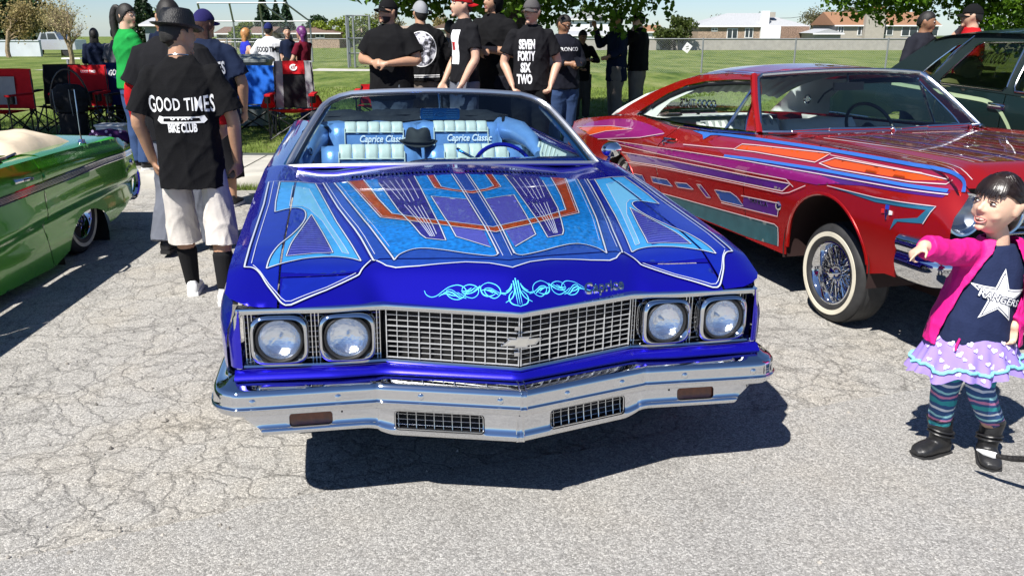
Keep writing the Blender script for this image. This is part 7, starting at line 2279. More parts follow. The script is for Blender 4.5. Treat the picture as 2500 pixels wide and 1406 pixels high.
def fedora(M, k, mat, band, parent):
 q = MB(); n = 36; vs = []
 prof = [(.0, .150, 0), (.045, .151, .6), (.066, .146, 1), (.080, .128, 1), (.088, .085, 1), (.0935, .048, 1), (.097, .040, 1), (.106, .036, 1), (.120, .037, 1), (.131, .043, 1), (.133, .047, 1), (.131, .048, 1), (.118, .042, 1), (.098, .041, 0)]
 for r_, z, w in prof:
  for i in range(n):
   t = 2 * math.pi * i / n
   x, y = r_ * math.sin(t), -r_ * math.cos(t) * 1.14
   zz = z
   if z > .10: zz -= .020 * math.exp(-(x / .03) ** 2)
   if r_ > .1: zz += .016 * (x / .15) ** 2 - .020 * (-y / .17) * (y < 0) * abs(y / .17) + .014 * (y > 0) * (y / .17) ** 2
   vs.append(M @ (Vector((x, y + .004, zz - .005)) * k))
 m = len(prof)
 q.add(vs, [(j * n + i, (j + 1) * n + i, (j + 1) * n + (i + 1) % n, j * n + (i + 1) % n) for j in range(m - 1) for i in range(n)])
 o = q.obj('fedora', mat, parent, sharp=None)
 q = MB(); q.tube([M @ (Vector((.0955 * math.sin(t), -.0955 * 1.14 * math.cos(t) + .004, .052)) * k) for t in np.linspace(0, 2 * math.pi, 33)[:-1]], .016 * k, 6, closed=True, flat=.25); q.obj('hat_band', band, o)
 return o
def person(label, loc, rotz, H, *, skin='tan', pose=None, shirt=None, pants=None, shoes=None, hair='short', hairm=None, hat=None, head=(0, 0, 0), voxel=.010, sleeves=None, socks=None, bulk=1.0, face=True, group=None, handcurl=.6, lean=(0, 0), kheadk=1.0, seed=1, female=False, handn=None):
 k = H / 1.725
 voxel *= 1.3 if voxel > .009 else 1.12
 root = thing('person', label, 'person', loc, rotz, group)
 J = dict(hipA=(-.09, 0, .92), knA=(-.10, -.015, .50), anA=(-.105, .01, .09), shA=(-.168, .01, 1.40), elA=(-.225, .03, 1.12), wrA=(-.235, -.04, .88))
 for q in ('hip', 'kn', 'an', 'sh', 'el', 'wr'):
  x, y, z = J[q + 'A']; J[q + 'B'] = (-x, y, z)
 J['neck'] = (0, .005, 1.47); J['head'] = (0, -.018, 1.603)
 upper_ = ('shA', 'shB', 'elA', 'elB', 'wrA', 'wrB', 'neck', 'head')
 for q in upper_:
  x, y, z = J[q]; h = max(0, z - .92); J[q] = (x + lean[0] * h, y + lean[1] * h, z)
 if pose: J.update(pose)
 J = {q: Vector(v) * k for q, v in J.items()}
 mx = lambda v: Vector(v) * k
 b = bulk
 tl = lambda z: Vector((lean[0] * max(0, z - .92), lean[1] * max(0, z - .92), 0))
 # ---- body
 mb = MB()
 ell(mb, [((Vector((0, .01, z)) + tl(z)) * k, Vector((rx * b * k, 0, 0)), Vector((0, ry * b * k, 0))) for z, rx, ry in ((.86, .14, .095), (.95, .155, .105), (1.08, .13, .09), (1.25, .15, .105), (1.36, .135, .085), (1.43, .08, .06))], 18)
 rtube(mb, [J['neck'] - mx((0, 0, .06)), J['neck'] + mx((0, -.002, .03)), J['head'] + mx((0, .015, -.06))], [.070 * k, .060 * k, .056 * k], 14)
 yaw, pit, rol = head
 hk = k * kheadk
 HM = Matrix.Translation(J['head']) @ Matrix.Rotation(yaw, 4, 'Z') @ Matrix.Rotation(pit, 4, 'X') @ Matrix.Rotation(rol, 4, 'Y')
 head_piece(mb, HM, hk)
 for S in 'AB':
  sg = -1 if S == 'A' else 1
  sh, el, wr = J['sh' + S], J['el' + S], J['wr' + S]
  rtube(mb, [sh.lerp(el, .1) - mx((0, 0, .02)), sh.lerp(el, .5), el, el.lerp(wr, .35), wr], [.036 * b * k, .046 * b * k, .042 * b * k, .041 * b * k, .028 * k], 12, 3)
  d = (wr - el).normalized()
  nn = (handn or {}).get(S, Vector((-sg * .6, -.3, 0)))
  hd = (handn or {}).get('d' + S, d)
  hand(mb, wr, hd, nn, (handn or {}).get('s' + S, sg), handcurl, k)
  rtube(mb, [J['hip' + S], J['kn' + S].lerp(J['hip' + S], .5), J['kn' + S], J['kn' + S].lerp(J['an' + S], .35), J['an' + S]], [.088 * b * k, .075 * b * k, .055 * k, .057 * k, .038 * k], 12, 3)
  f = J['an' + S] + mx((0, -.06, -.05)); rtube(mb, [J['an' + S], f], [.038 * k, .03 * k], 10)
 body = link('body', fuse(mb, voxel, 3), SKIN[skin], root)
 # ---- face
 if face:
  for s in (-1, 1):
   q = MB(); ball(q, (0, 0, 0), (.0125 * hk, .008 * hk, .0072 * hk), 12, HM @ Matrix.Translation(Vector((s * .032, -.083, .016)) * hk)); ey = q.obj('eye', EYE_W, root)
   q = MB(); ball(q, (0, 0, 0), (.0062 * hk, .004 * hk, .0064 * hk), 10, HM @ Matrix.Translation(Vector((s * .032, -.0885, .016)) * hk)); q.obj('iris', EYE_D, ey)
   q = MB(); q.tube([HM @ (Vector((s * x, y, z)) * hk) for x, y, z in ((.014, -.092, .034), (.032, -.090, .041), (.050, -.078, .035))], [.004 * hk, .0045 * hk, .002 * hk], 6); q.obj('eyebrow', hairm or HAIR_BLACK, root)
  q = MB(); ball(q, (0, 0, 0), (.0215 * hk, .006 * hk, .0042 * hk), 12, HM @ Matrix.Translation(Vector((0, -.0965, -.0535)) * hk)); ball(q, (0, 0, 0), (.0195 * hk, .006 * hk, .005 * hk), 12, HM @ Matrix.Translation(Vector((0, -.0945, -.0645)) * hk)); q.obj('lips', LIP, root)
 # ---- hair and hats
 hm = hairm or HAIR_BLACK
 hairo = None
 if hair in ('short', 'long', 'pony'):
  hairo = shell(HM, hk, hl_short if hair == 'short' else hl_long, 1.08 if hair == 'short' else 1.13).obj('hair', hm, root)
 if hair == 'long':
  q = MB();
  ell(q, [(HM @ (Vector((0, y, z)) * hk), (HM.to_3x3() @ Vector((rx, 0, 0))) * hk, (HM.to_3x3() @ Vector((0, ry, 0))) * hk) for y, z, rx, ry in ((.035, .06, .070, .055), (.045, -.04, .085, .055), (.05, -.14, .090, .048), (.055, -.24, .085, .042), (.055, -.33, .065, .03), (.055, -.38, .03, .015))], 16)
  link('hair_length', fuse(q, max(voxel, .009), 2, .006, seed, 1.6), hm, root)
 if hair == 'pony':
  q = MB(); rtube(q, [HM @ (Vector(p) * hk) for p in ((0, .085, .075), (.0, .135, .085), (.0, .165, .02), (-.0, .170, -.10), (0, .165, -.22), (0, .16, -.30))], [.022 * hk, .035 * hk, .045 * hk, .047 * hk, .036 * hk, .010 * hk], 12, 3)
  link('ponytail', fuse(q, max(voxel * .8, .007), 2, .005, seed, 2), hm, root)
 if hat:
  kind, hmat = hat[0], hat[1]
  if kind == 'cap':
   o = shell(HM, hk, hl_cap, 1.15, .88).obj('cap', hmat, root)
   cap_brim(HM, hk, hat[2], hat[3] if len(hat) > 3 else hmat, o)
  elif kind == 'beanie':
   o = shell(HM, hk, lambda az: .12, 1.14, .88, extra=lambda v, x, y, z, f: v + Vector((0, .02, .035)) * max(0, z - .4) * f).obj('beanie', hmat, root)
  elif kind == 'hood':
   o = shell(HM, hk, lambda az: interp(az, [0, .9, 1.3, 1.8, 3.15], [.62, .45, -.75, -1.2, -1.3]), 1.22, .88).obj('hood', hmat, root)
  elif kind == 'fedora':
   fedora(HM, hk, hmat, hat[2], root)
 # ---- garments
 res = dict(root=root, body=body, HM=HM, J=J, k=k, hk=hk)
 def sleeve_tube(mb, S, t0, t1, r0, r1):
  P = [J['sh' + S], J['el' + S], J['wr' + S]]
  ts = np.linspace(t0, t1, max(4, int((t1 - t0) * 6)))
  pts = [frac(P, t) for t in ts]
  rtube(mb, [tuple(p) for p in pts], [(r0 + (r1 - r0) * (i / (len(ts) - 1))) * k for i in range(len(ts))], 14, 1, True)
 if pants:
  mb = MB(); hem, r0, r1 = pants['hem'], pants.get('r', .105), pants.get('r1', .085)
  ell(mb, [((Vector((0, .01, z)) + tl(z)) * k, Vector((rx * b * k, 0, 0)), Vector((0, ry * b * k, 0))) for z, rx, ry in ((.80, .165, .118), (.88, .165, .115), (.96, .135, .095))], 18)
  for S in 'AB':
   hp, kn, an = J['hip' + S], J['kn' + S], J['an' + S]
   P = [hp - mx((0, 0, .02)), hp.lerp(kn, .5), kn]
   rr = [r0 * 1.05 * b, r0 * b, (r0 + r1) / 2]
   zk = kn.z / k
   if hem < zk - .02:
    f = (zk - hem) / max(.01, (zk - an.z / k)); P += [kn.lerp(an, f * .5), kn.lerp(an, min(1.05, f))]; rr += [r1, r1 * 1.05]
   else:
    f = (hp.z / k - hem) / (hp.z / k - zk); P = [P[0], hp.lerp(kn, f * .5), hp.lerp(kn, f)]; rr = [r0 * 1.05, r0 * 1.02, r0 * 1.05]
   mb2 = [(tuple(p), r_ * k) for p, r_ in zip(P, rr)]
   rtube(mb, [p for p, _ in mb2], [r_ for _, r_ in mb2], 16, 3, True)
  res['pants'] = link(pants.get('name', 'trousers'), fuse(mb, voxel, 3, 1.4 * pants.get('fold', .009) * k, seed + 3), pants['m'], root)
 if sleeves:
  for S in 'AB':
   mb = MB(); sleeve_tube(mb, S, sleeves.get('t0', .3), 1.93, sleeves.get('r0', .062), sleeves.get('r1', .046)); link('sleeve', fuse(mb, voxel, 2, .005 * k, seed + 9, 1.5), sleeves['m'], root)
 if shirt:
  mb = MB(); hem = shirt['hem']; rx, ry = shirt.get('rx', .195) * b * .90, shirt.get('ry', .125) * b * .95
  secs = [(hem, rx * 1.06, ry * 1.04), ((hem + 1.15) / 2, rx * 1.0, ry * 1.0), (1.15, rx * .97, ry * .98), (1.30, rx * .99, ry * 1.0), (1.37, rx * .92, ry * .90), (1.425, rx * .76, ry * .74), (1.468, rx * .52, ry * .58), (1.492, rx * .40, ry * .52)]
  if female: secs = [(hem, rx * 1.05, ry * 1.05), (1.0, rx, ry), (1.12, rx * .86, ry * .86), (1.28, rx * .96, ry * 1.06), (1.39, rx * .88, ry * .85), (1.445, rx * .64, ry * .65), (1.485, rx * .40, ry * .52)]
  ell(mb, [((Vector((0, .008, z)) + tl(z)) * k, Vector((a * k, 0, 0)), Vector((0, c * k, 0))) for z, a, c in secs], 24)
  t1 = shirt.get('sleeve', .85); r0, r1 = shirt.get('r0', .078) * .80, shirt.get('r1', .088) * .90
  if t1 > 0:
   for S in 'AB':
    ball(mb, J['sh' + S] + mx((0, 0, -.006)), (.066 * k * b, .068 * k * b, .056 * k), 12)
    sleeve_tube(mb, S, 0.05, t1, r0 * b, r1 * b)
  res['shirt'] = link(shirt.get('name', 'shirt'), fuse(mb, voxel, 3, 1.7 * shirt.get('fold', .008) * k, seed), shirt['m'], root)
 if socks:
  for S in 'AB':
   mb = MB(); rtube(mb, [J['an' + S] + mx((0, 0, -.01)), J['an' + S].lerp(J['kn' + S], .30), J['an' + S].lerp(J['kn' + S], socks.get('h', .52))], [.044 * k, .054 * k, .062 * k], 14, 2); link('sock', fuse(mb, voxel * .8, 2), socks['m'], root)
 if shoes:
  for S in 'AB':
   kn, an = J['kn' + S], J['an' + S]
   d = shoes.get('d' + S, Vector((-.12 if S == 'A' else .12, -1, 0)))
   shoe(root, (an.x, an.y - .015 * k, an.z - .09 * k), d, k, shoes['m'], shoes.get('sole', PRINT))
 return res
# ------------------------------------------------------------------ the people in the photograph
SHOE_BLACK = pbr('black_shoe', (.014, .014, .015), .5); SHOE_WHITE = pbr('white_shoe', (.70, .70, .69), .5)
DENIM = cloth('blue_denim', (.035, .065, .15)); GREYDENIM = cloth('grey_denim', (.13, .14, .17)); KHAKI = cloth('khaki', (.62, .58, .53), .2); DRAB = cloth('drab_cotton', (.075, .068, .058)); TAUPE = cloth('taupe_cotton', (.17, .145, .125)); REDC = cloth('red_knit', (.42, .010, .014)); GREENC = cloth('green_cotton', (.012, .26, .05)); NAVYSH = cloth('dark_navy_tee', (.010, .017, .042)); ROYAL = cloth('royal_blue_cotton', (.03, .04, .42)); WHITEC = cloth('white_cotton', (.68, .69, .72)); MAROON = cloth('maroon_cotton', (.13, .008, .022)); GREYC = cloth('grey_cotton', (.10, .10, .115)); PHONE = pbr('phone_black', (.01, .01, .012), .2)
BK = math.pi
# boy in the straw fedora, seen from behind
p = person('boy in black bike club tee, black fedora, cream shorts and black socks, back turned', (-1.93, 5.03, 0), BK + .12, 1.74, skin='tan', voxel=.0075, bulk=.94,
 pose=dict(elA=(-.265, .02, 1.13), wrA=(-.255, -.06, .87), elB=(.265, .04, 1.13), wrB=(.235, -.05, .88), anA=(-.13, .07, .09), knA=(-.13, .0, .50), anB=(.12, -.16, .09), knB=(.125, -.10, .50), hipA=(-.10, 0, .92), hipB=(.10, 0, .92)),
 shirt=dict(hem=.72, rx=.225, ry=.14, sleeve=.90, r0=.088, r1=.105, m=BLACKC, fold=.010), pants=dict(hem=.36, r=.096, r1=.10, m=KHAKI, name='shorts', fold=.010), socks=dict(m=cloth('black_rib_sock', (.012, .012, .013))), shoes=dict(m=SHOE_WHITE), hat=('fedora', pbr('black_straw', (.004, .004, .005), .45, bump=.5, bump_scale=160), pbr('hat_ribbon', (.008, .008, .008), .5)), head=(-.75, .10, 0), face=False, seed=2)
sh, k, rt = p['shirt'], p['k'], p['root']
bk = lambda x, z: (x * k, .3 * k, z * k)
sy = lambda u: 1.0 + .55 * abs(u / .18) ** 1.5
text_on(sh, 'GOOD TIMES', bk(0, 1.215), (-1, 0, 0), (0, 0, 1), .092, PRINT, rt, 'shirt_print', bold=.0016, sx=.62, spacing=1.10, sy=sy)
bn = tri_fill([(-.125, .010), (-.10, .004), (.10, .004), (.125, .010), (.14, -.016), (.12, -.034), (-.12, -.034), (-.14, -.016)], .02, [[(-.10, -.004), (.10, -.004), (.105, -.024), (-.105, -.024)]])
text_on(sh, bn, bk(0, 1.145), (-1, 0, 0), (0, 0, 1), .05, PRINT, rt, 'shirt_banner')
text_on(sh, 'UTAH', bk(0, 1.138), (-1, 0, 0), (0, 0, 1), .022, PRINT, rt, 'shirt_print', bold=.001, sx=1.7, spacing=1.4)
text_on(sh, 'BIKE CLUB', bk(0, 1.083), (-1, 0, 0), (0, 0, 1), .066, PRINT, rt, 'shirt_print', bold=.0028, sx=.52)
q = MB(); n_ = p['J']['neck']; q.tube([n_ + Vector((.062 * math.sin(t), .060 * math.cos(t), .012 + .012 * math.cos(t))) for t in np.linspace(0, 6.283, 25)[:-1]], .0035, 6, closed=True); q.obj('necklace', pbr('silver_chain', (.7, .7, .68), .25, 1.0), rt)
# man behind him, red long sleeves under a black tee
p = person('man in black tee over red long sleeves and grey jeans, walking away', (-2.44, 6.22, 0), BK - .08, 1.85, skin='tan', voxel=.009, bulk=1.2,
 pose=dict(elA=(-.29, .03, 1.12), wrA=(-.27, -.07, .90), elB=(.30, .02, 1.12), wrB=(.30, -.03, .87), anB=(.14, .12, .12), knB=(.12, -.02, .50), anA=(-.12, -.12, .09)),
 shirt=dict(hem=.80, rx=.215, ry=.145, sleeve=.80, r0=.085, r1=.098, m=CHARC), sleeves=dict(m=REDC, t0=.5, r0=.066, r1=.052), pants=dict(hem=.08, r=.12, r1=.105, m=GREYDENIM), shoes=dict(m=SHOE_BLACK, sole=SHOE_BLACK), head=(.5, 0, 0), face=False, seed=5)
# man in navy club tee
p = person('man in navy club tee, navy cap and dark shorts with tattooed forearm, back turned', (-2.80, 7.95, 0), BK + .05, 1.80, skin='tan', voxel=.010, bulk=1.18, hair='long', hairm=HAIR_BROWN,
 pose=dict(elA=(-.29, .03, 1.12), wrA=(-.27, -.05, .86), elB=(.29, .03, 1.12), wrB=(.27, -.05, .86)), shirt=dict(hem=.78, rx=.225, ry=.15, sleeve=.85, r0=.088, r1=.10, m=NAVYSH), pants=dict(hem=.26, r=.12, r1=.12, m=CHARC, name='shorts'), shoes=dict(m=SHOE_BLACK), hat=('cap', cloth('purple_navy_cap', (.02, .018, .09)), 0), face=False, seed=8, head=(-.5, 0, 0))
text_on(p['shirt'], 'GOOD TIMES', (0, .3 * p['k'], 1.24 * p['k']), (-1, 0, 0), (0, 0, 1), .10, PRINT, p['root'], 'shirt_print', bold=.003, sx=.58, spacing=1.1, sy=sy)
# woman in green with a ponytail
p = person('woman in bright green tee with long black ponytail looking over her shoulder', (-4.08, 9.25, .152), BK - .75, 1.73, skin='light', voxel=.010, hair='pony', female=True, bulk=1.08,
 pose=dict(elA=(-.24, -.06, 1.13), wrA=(-.10, -.20, 1.08), elB=(.24, -.04, 1.13), wrB=(.12, -.20, 1.05)), shirt=dict(hem=.86, rx=.195, ry=.135, sleeve=.7, r0=.072, r1=.076, m=GREENC), pants=dict(hem=.08, r=.105, m=DENIM), shoes=dict(m=SHOE_BLACK), head=(-1.15, .05, 0), seed=11)
p = person('long haired woman in navy top standing behind the folding chairs, back turned', (-6.95, 14.5, .157), BK + .3, 1.47, skin='light', voxel=.012, hair='long', female=True, shirt=dict(hem=.80, rx=.20, ry=.13, sleeve=1.2, r0=.075, r1=.07, m=NAVYC), pants=dict(hem=.08, r=.10, m=DENIM), shoes=dict(m=SHOE_BLACK), face=False, seed=12)
p = person('person in charcoal tee between the navy topped woman and the green tee', (-6.0, 13.2, .157), BK - .2, 1.50, skin='tan', voxel=.012, shirt=dict(hem=.78, rx=.20, ry=.13, sleeve=.85, m=GREYC), pants=dict(hem=.08, r=.11, m=BLACKC), shoes=dict(m=SHOE_BLACK), face=False, seed=13)
p = person('man facing forward whose head shows between the green tee and the fedora boy', (-6.85, 17.0, .157), .2, 1.64, skin='brown', voxel=.012, shirt=dict(hem=.80, rx=.21, ry=.14, sleeve=.85, m=NAVYC), pants=dict(hem=.08, r=.11, m=DENIM), shoes=dict(m=SHOE_BLACK), seed=14)
# group round the bin
p = person('blond woman in royal blue tank top beside the grey bin', (-4.74, 15.5, .157), BK - .9, 1.47, skin='light', voxel=.012, hair='long', hairm=HAIR_BLOND, female=True, pose=dict(elB=(.26, -.02, 1.15), wrB=(.20, -.20, 1.05), elA=(-.25, -.02, 1.13), wrA=(-.2, -.2, 1.05)), shirt=dict(hem=.55, rx=.18, ry=.125, sleeve=0, m=ROYAL, name='tank_dress'), pants=dict(hem=.08, r=.09, m=ROYAL), shoes=dict(m=SHOE_BLACK), seed=15)
p = person('man in white baseball jersey lettered on the back and navy cap', (-4.03, 14.45, .157), BK, 1.55, skin='tan', voxel=.011, bulk=1.15, pose=dict(elA=(-.32, -.06, 1.16), wrA=(-.28, -.26, 1.05), elB=(.32, -.06, 1.16), wrB=(.28, -.26, 1.05)), shirt=dict(hem=.78, rx=.21, ry=.14, sleeve=.95, r0=.085, r1=.09, m=WHITEC, name='jersey'), pants=dict(hem=.08, r=.11, m=DENIM), shoes=dict(m=SHOE_BLACK), hat=('cap', cloth('navy_cap', (.014, .02, .10)), 0), face=False, seed=16)
text_on(p['shirt'], 'GOOD TIMES', (0, .3, 1.26 * p['k']), (-1, 0, 0), (0, 0, 1), .115, BLACKC, p['root'], 'jersey_lettering', bold=.003, sx=.60, spacing=.95)
p = person('woman with purple dyed hair in maroon top carrying a small child', (-3.40, 14.15, .157), BK + 1.2, 1.50, skin='light', voxel=.011, hair='long', hairm=HAIR_PURPLE, female=True, pose=dict(elA=(-.22, -.10, 1.13), wrA=(-.05, -.26, 1.10), elB=(.22, -.10, 1.13), wrB=(.05, -.28, 1.06)), shirt=dict(hem=.80, rx=.185, ry=.13, sleeve=.7, m=MAROON), pants=dict(hem=.08, r=.10, m=DENIM), shoes=dict(m=SHOE_BLACK), seed=17)
p = person('small boy in dark top carried between the jersey man and the purple haired woman', (-3.66, 14.20, .70), .35, .88, skin='light', voxel=.010, kheadk=1.45, pose=dict(head=(0, -.02, 1.70), anA=(-.10, -.16, .25), anB=(.10, -.16, .25), knA=(-.10, -.22, .58), knB=(.10, -.22, .58)), shirt=dict(hem=.80, rx=.20, ry=.15, sleeve=1.4, r0=.09, r1=.08, m=NAVYC), pants=dict(hem=.22, r=.12, m=CHARC), shoes=dict(m=SHOE_BLACK), seed=18)
p = person('dark haired child whose head shows beside the jersey', (-4.0, 15.6, .157), BK, 1.36, skin='tan', voxel=.012, kheadk=1.15, shirt=dict(hem=.80, rx=.19, ry=.13, sleeve=.8, m=BLACKC), pants=dict(hem=.08, r=.10, m=DENIM), shoes=dict(m=SHOE_BLACK), face=False, seed=19)
# the group under the maple
p = person('bearded man in plain black tee and black cap, hands clasped in front', (-1.28, 9.12, .152), -.25, 1.77, skin='tan', voxel=.0095, bulk=1.18,
 pose=dict(elA=(-.30, -.02, 1.15), wrA=(-.10, -.24, 1.12), elB=(.30, -.02, 1.14), wrB=(.06, -.25, 1.11)), handn=dict(dA=(.9, -.3, .1), dB=(-.9, -.2, .05), A=(0, .6, -.4), B=(0, .6, -.4)),
 shirt=dict(hem=.74, rx=.225, ry=.155, sleeve=.80, r0=.09, r1=.098, m=BLACKC), pants=dict(hem=.08, r=.115, m=cloth('grey_jeans', (.10, .115, .14))), shoes=dict(m=SHOE_BLACK), hat=('cap', BLACKC, .05), head=(-.55, -.08, 0), handcurl=.7, seed=21)
q = shell(p['HM'], p['hk'], lambda az: 2 if az > 1.5 else .0, 1.0, 1.0)
q = MB()
n, m = 26, 10; vs = []
for j in range(m + 1):
 for i in range(n + 1):
  az = (i / n - .5) * 2 * 1.5; z = -.40 - .62 * j / m
  r_ = math.sqrt(max(0, 1 - z * z)); e = 1.025
  X, Y, Z = .075 * r_ * math.sin(az), -.094 * r_ * math.cos(az), .116 * z
  X *= 1 - .26 * (-z) ** 1.6
  vs.append(p['HM'] @ (Vector((X * e, Y * e - .004, Z * e)) * p['hk']))
q.add(vs, [(j * (n + 1) + i, j * (n + 1) + i + 1, (j + 1) * (n + 1) + i + 1, (j + 1) * (n + 1) + i) for j in range(m) for i in range(n)])
q.obj('beard', HAIR_BLACK, p['root'])
p = person('man in black varsity jacket with round patch on the back and grey cap', (-1.03, 9.85, .152), BK + .1, 1.77, skin='tan', voxel=.010, bulk=1.2, pose=dict(elA=(-.30, -.02, 1.13), wrA=(-.22, -.18, .98), elB=(.30, -.02, 1.13), wrB=(.22, -.18, .98)), shirt=dict(hem=.88, rx=.225, ry=.15, sleeve=1.85, r0=.088, r1=.06, m=BLACKC, name='jacket', fold=.011), pants=dict(hem=.08, r=.12, r1=.11, m=TAUPE), shoes=dict(m=SHOE_WHITE), hat=('cap', cloth('grey_cap', (.28, .29, .31)), -1.2, BLACKC), face=False, seed=22, head=(.4, -.25, 0))
V, F = tri_fill([(.165 * math.cos(t), .185 * math.sin(t)) for t in np.linspace(0, 6.2832, 33)[:-1]], .03)
CAMO = pbr('camo_patch', (.30, .30, .33), .8); nt = CAMO.node_tree
for nd in list(nt.nodes):
 if nd.type in ('TEX_COORD',): tcx = nd
nz = nt.nodes.new('ShaderNodeTexNoise'); nz.inputs['Scale'].default_value = 16; nz.inputs['Detail'].default_value = 2
rr_ = ramp(nt, [(.40, (.02, .02, .025)), (.47, (.20, .20, .24)), (.55, (.62, .62, .66))]); rr_.color_ramp.interpolation = 'CONSTANT'
nt.links.new(tcx.outputs['Object'], nz.inputs['Vector']); nt.links.new(nz.outputs['Fac'], rr_.inputs['Fac']); nt.links.new(rr_.outputs['Color'], nt.nodes['Principled BSDF'].inputs['Base Color'])
text_on(p['shirt'], (V, [tuple(f) for f in F]), (0, .3, 1.23 * p['k']), (-1, 0, 0), (0, 0, 1), .1, CAMO, p['root'], 'jacket_patch', off=.006)
ring = [(.172 * math.cos(t), .192 * math.sin(t)) for t in np.linspace(0, 6.2832, 49)]; ring2 = [(.163 * math.cos(t), .183 * math.sin(t)) for t in np.linspace(0, 6.2832, 49)]
text_on(p['shirt'], (ring + ring2, [(i, i + 1, 49 + i + 1, 49 + i) for i in range(48)]), (0, .3, 1.23 * p['k']), (-1, 0, 0), (0, 0, 1), .1, PRINT, p['root'], 'patch_border', off=.008)
for z in (.935, .955):
 st_ = [(-.20 + .4 * i / 20, s_) for s_ in (-.004, .004) for i in range(21)]
 text_on(p['shirt'], (st_, [(i, i + 1, 21 + i + 1, 21 + i) for i in range(20)]), (0, .3, z * p['k']), (-1, 0, 0), (0, 0, 1), .1, PRINT, p['root'], 'knit_stripe', off=.006)
p = person('person in grey sweatshirt standing behind the red capped man, back turned', (-.80, 11.3, .157), BK, 1.58, skin='tan', voxel=.012, shirt=dict(hem=.70, rx=.22, ry=.15, sleeve=1.85, r0=.085, r1=.06, m=cloth('ash_sweatshirt', (.09, .09, .10))), pants=dict(hem=.08, r=.11, m=GREYC), shoes=dict(m=SHOE_BLACK), face=False, seed=23)
p = person('young man in black tee with white chest print and red cap', (-.50, 9.05, .152), -1.05, 1.84, skin='light', voxel=.0095, pose=dict(elA=(-.24, .02, 1.12), wrA=(-.22, -.12, .88), elB=(.24, .0, 1.12), wrB=(.22, -.14, .88)), shirt=dict(hem=.88, rx=.20, ry=.135, sleeve=.72, r0=.078, r1=.084, m=CHARC), pants=dict(hem=.08, r=.11, m=GREYDENIM), shoes=dict(m=SHOE_WHITE), hat=('cap', REDC, BK), head=(-.2, -.05, 0), seed=24)
pl = [(-.07, .17), (.07, .17), (.07, -.17), (-.07, -.17)]; V, F = tri_fill(pl, .03)
text_on(p['shirt'], (V, [tuple(f) for f in F]), (.03, -.3, 1.22 * p['k']), (1, 0, 0), (0, 0, 1), .1, PRINT, p['root'], 'shirt_print')
V, F = tri_fill([(-.05, .05), (.01, .05), (.01, -.03), (-.05, -.03)], .02)
text_on(p['shirt'], (V, [tuple(f) for f in F]), (.03, -.3, 1.22 * p['k']), (1, 0, 0), (0, 0, 1), .1, REDC, p['root'], 'print_patch', off=.006)
p = person('tall man in black hoodie with folded arms beside the tree trunk', (-.20, 9.55, .152), -.5, 1.90, skin='tan', voxel=.010, bulk=1.1, pose=dict(elA=(-.27, -.04, 1.12), wrA=(-.02, -.23, 1.13), elB=(.27, -.02, 1.12), wrB=(-.05, -.22, 1.16)), shirt=dict(hem=.72, rx=.215, ry=.145, sleeve=.85, r0=.085, r1=.092, m=BLACKC), pants=dict(hem=.08, r=.115, m=cloth('black_denim', (.012, .013, .02))), shoes=dict(m=SHOE_BLACK), hat=('hood', BLACKC), head=(-.3, 0, 0), seed=25)
p = person('man in black lettered tee and grey cap with hands in his pockets', (.20, 9.02, .152), .08, 1.77, skin='light', voxel=.009, bulk=1.05,
 pose=dict(elA=(-.275, .03, 1.12), wrA=(-.20, -.10, .90), elB=(.275, .03, 1.12), wrB=(.19, -.10, .90)), shirt=dict(hem=.84, rx=.205, ry=.14, sleeve=.72, r0=.082, r1=.092, m=CHARC), pants=dict(hem=.08, r=.115, m=BLACKC), shoes=dict(m=SHOE_BLACK), hat=('cap', cloth('grey_snapback', (.085, .08, .08)), -.0), head=(-.55, 0, 0), seed=26, handcurl=.9)
kk = p['k']
for i, (tx, sz, sxx) in enumerate((('SEVEN', .125, .46), ('FORTY', .125, .44), ('SIX', .125, .55), ('TWO', .125, .50))):
 text_on(p['shirt'], tx, (-.055 - .008 * i, -.3, (1.29 - .112 * i) * kk), (1, 0, 0), (0, 0, 1), sz, PRINT, p['root'], 'shirt_print', bold=.006, sx=sxx)
p = person('man in sunglasses and black lettered hoodie looking down at his phone', (.62, 10.6, .155), .45, 1.64, skin='brown', voxel=.010, bulk=1.18, pose=dict(elA=(-.27, -.02, 1.13), wrA=(-.05, -.26, 1.13), elB=(.28, -.02, 1.13), wrB=(.08, -.28, 1.12)), shirt=dict(hem=.80, rx=.225, ry=.155, sleeve=1.85, r0=.088, r1=.055, m=cloth('black_fleece', (.010, .011, .018)), name='hoodie'), pants=dict(hem=.08, r=.115, m=DENIM), shoes=dict(m=SHOE_BLACK), head=(.4, .35, 0), seed=27)
text_on(p['shirt'], 'BRONCO', (0, -.3, 1.30 * p['k']), (1, 0, 0), (0, 0, 1), .062, PRINT, p['root'], 'hoodie_lettering', bold=.001, sx=1.1)
q = MB(); q.tube([p['HM'] @ (Vector((x, y, .016)) * p['hk']) for x, y in ((-.078, -.02), (-.062, -.088), (-.032, -.104), (0, -.100), (.032, -.104), (.062, -.088), (.078, -.02))], [.004, .012, .017, .008, .017, .012, .004], 8, flat=.35); q.obj('sunglasses', PHONE, p['root'])
q = MB(); q.box((.02 * p['k'], -.36 * p['k'], 1.15 * p['k']), (.07, .01, .13), Matrix.Rotation(R(-40), 3, 'X')); o = q.obj('phone', PHONE, None, smooth=False); o.matrix_world = Matrix.Translation((.62, 10.6, .155)) @ Matrix.Rotation(.45, 4, 'Z'); tag(o, 'black phone held by the man in sunglasses', 'phone')
grp = 'people in the tree shade'
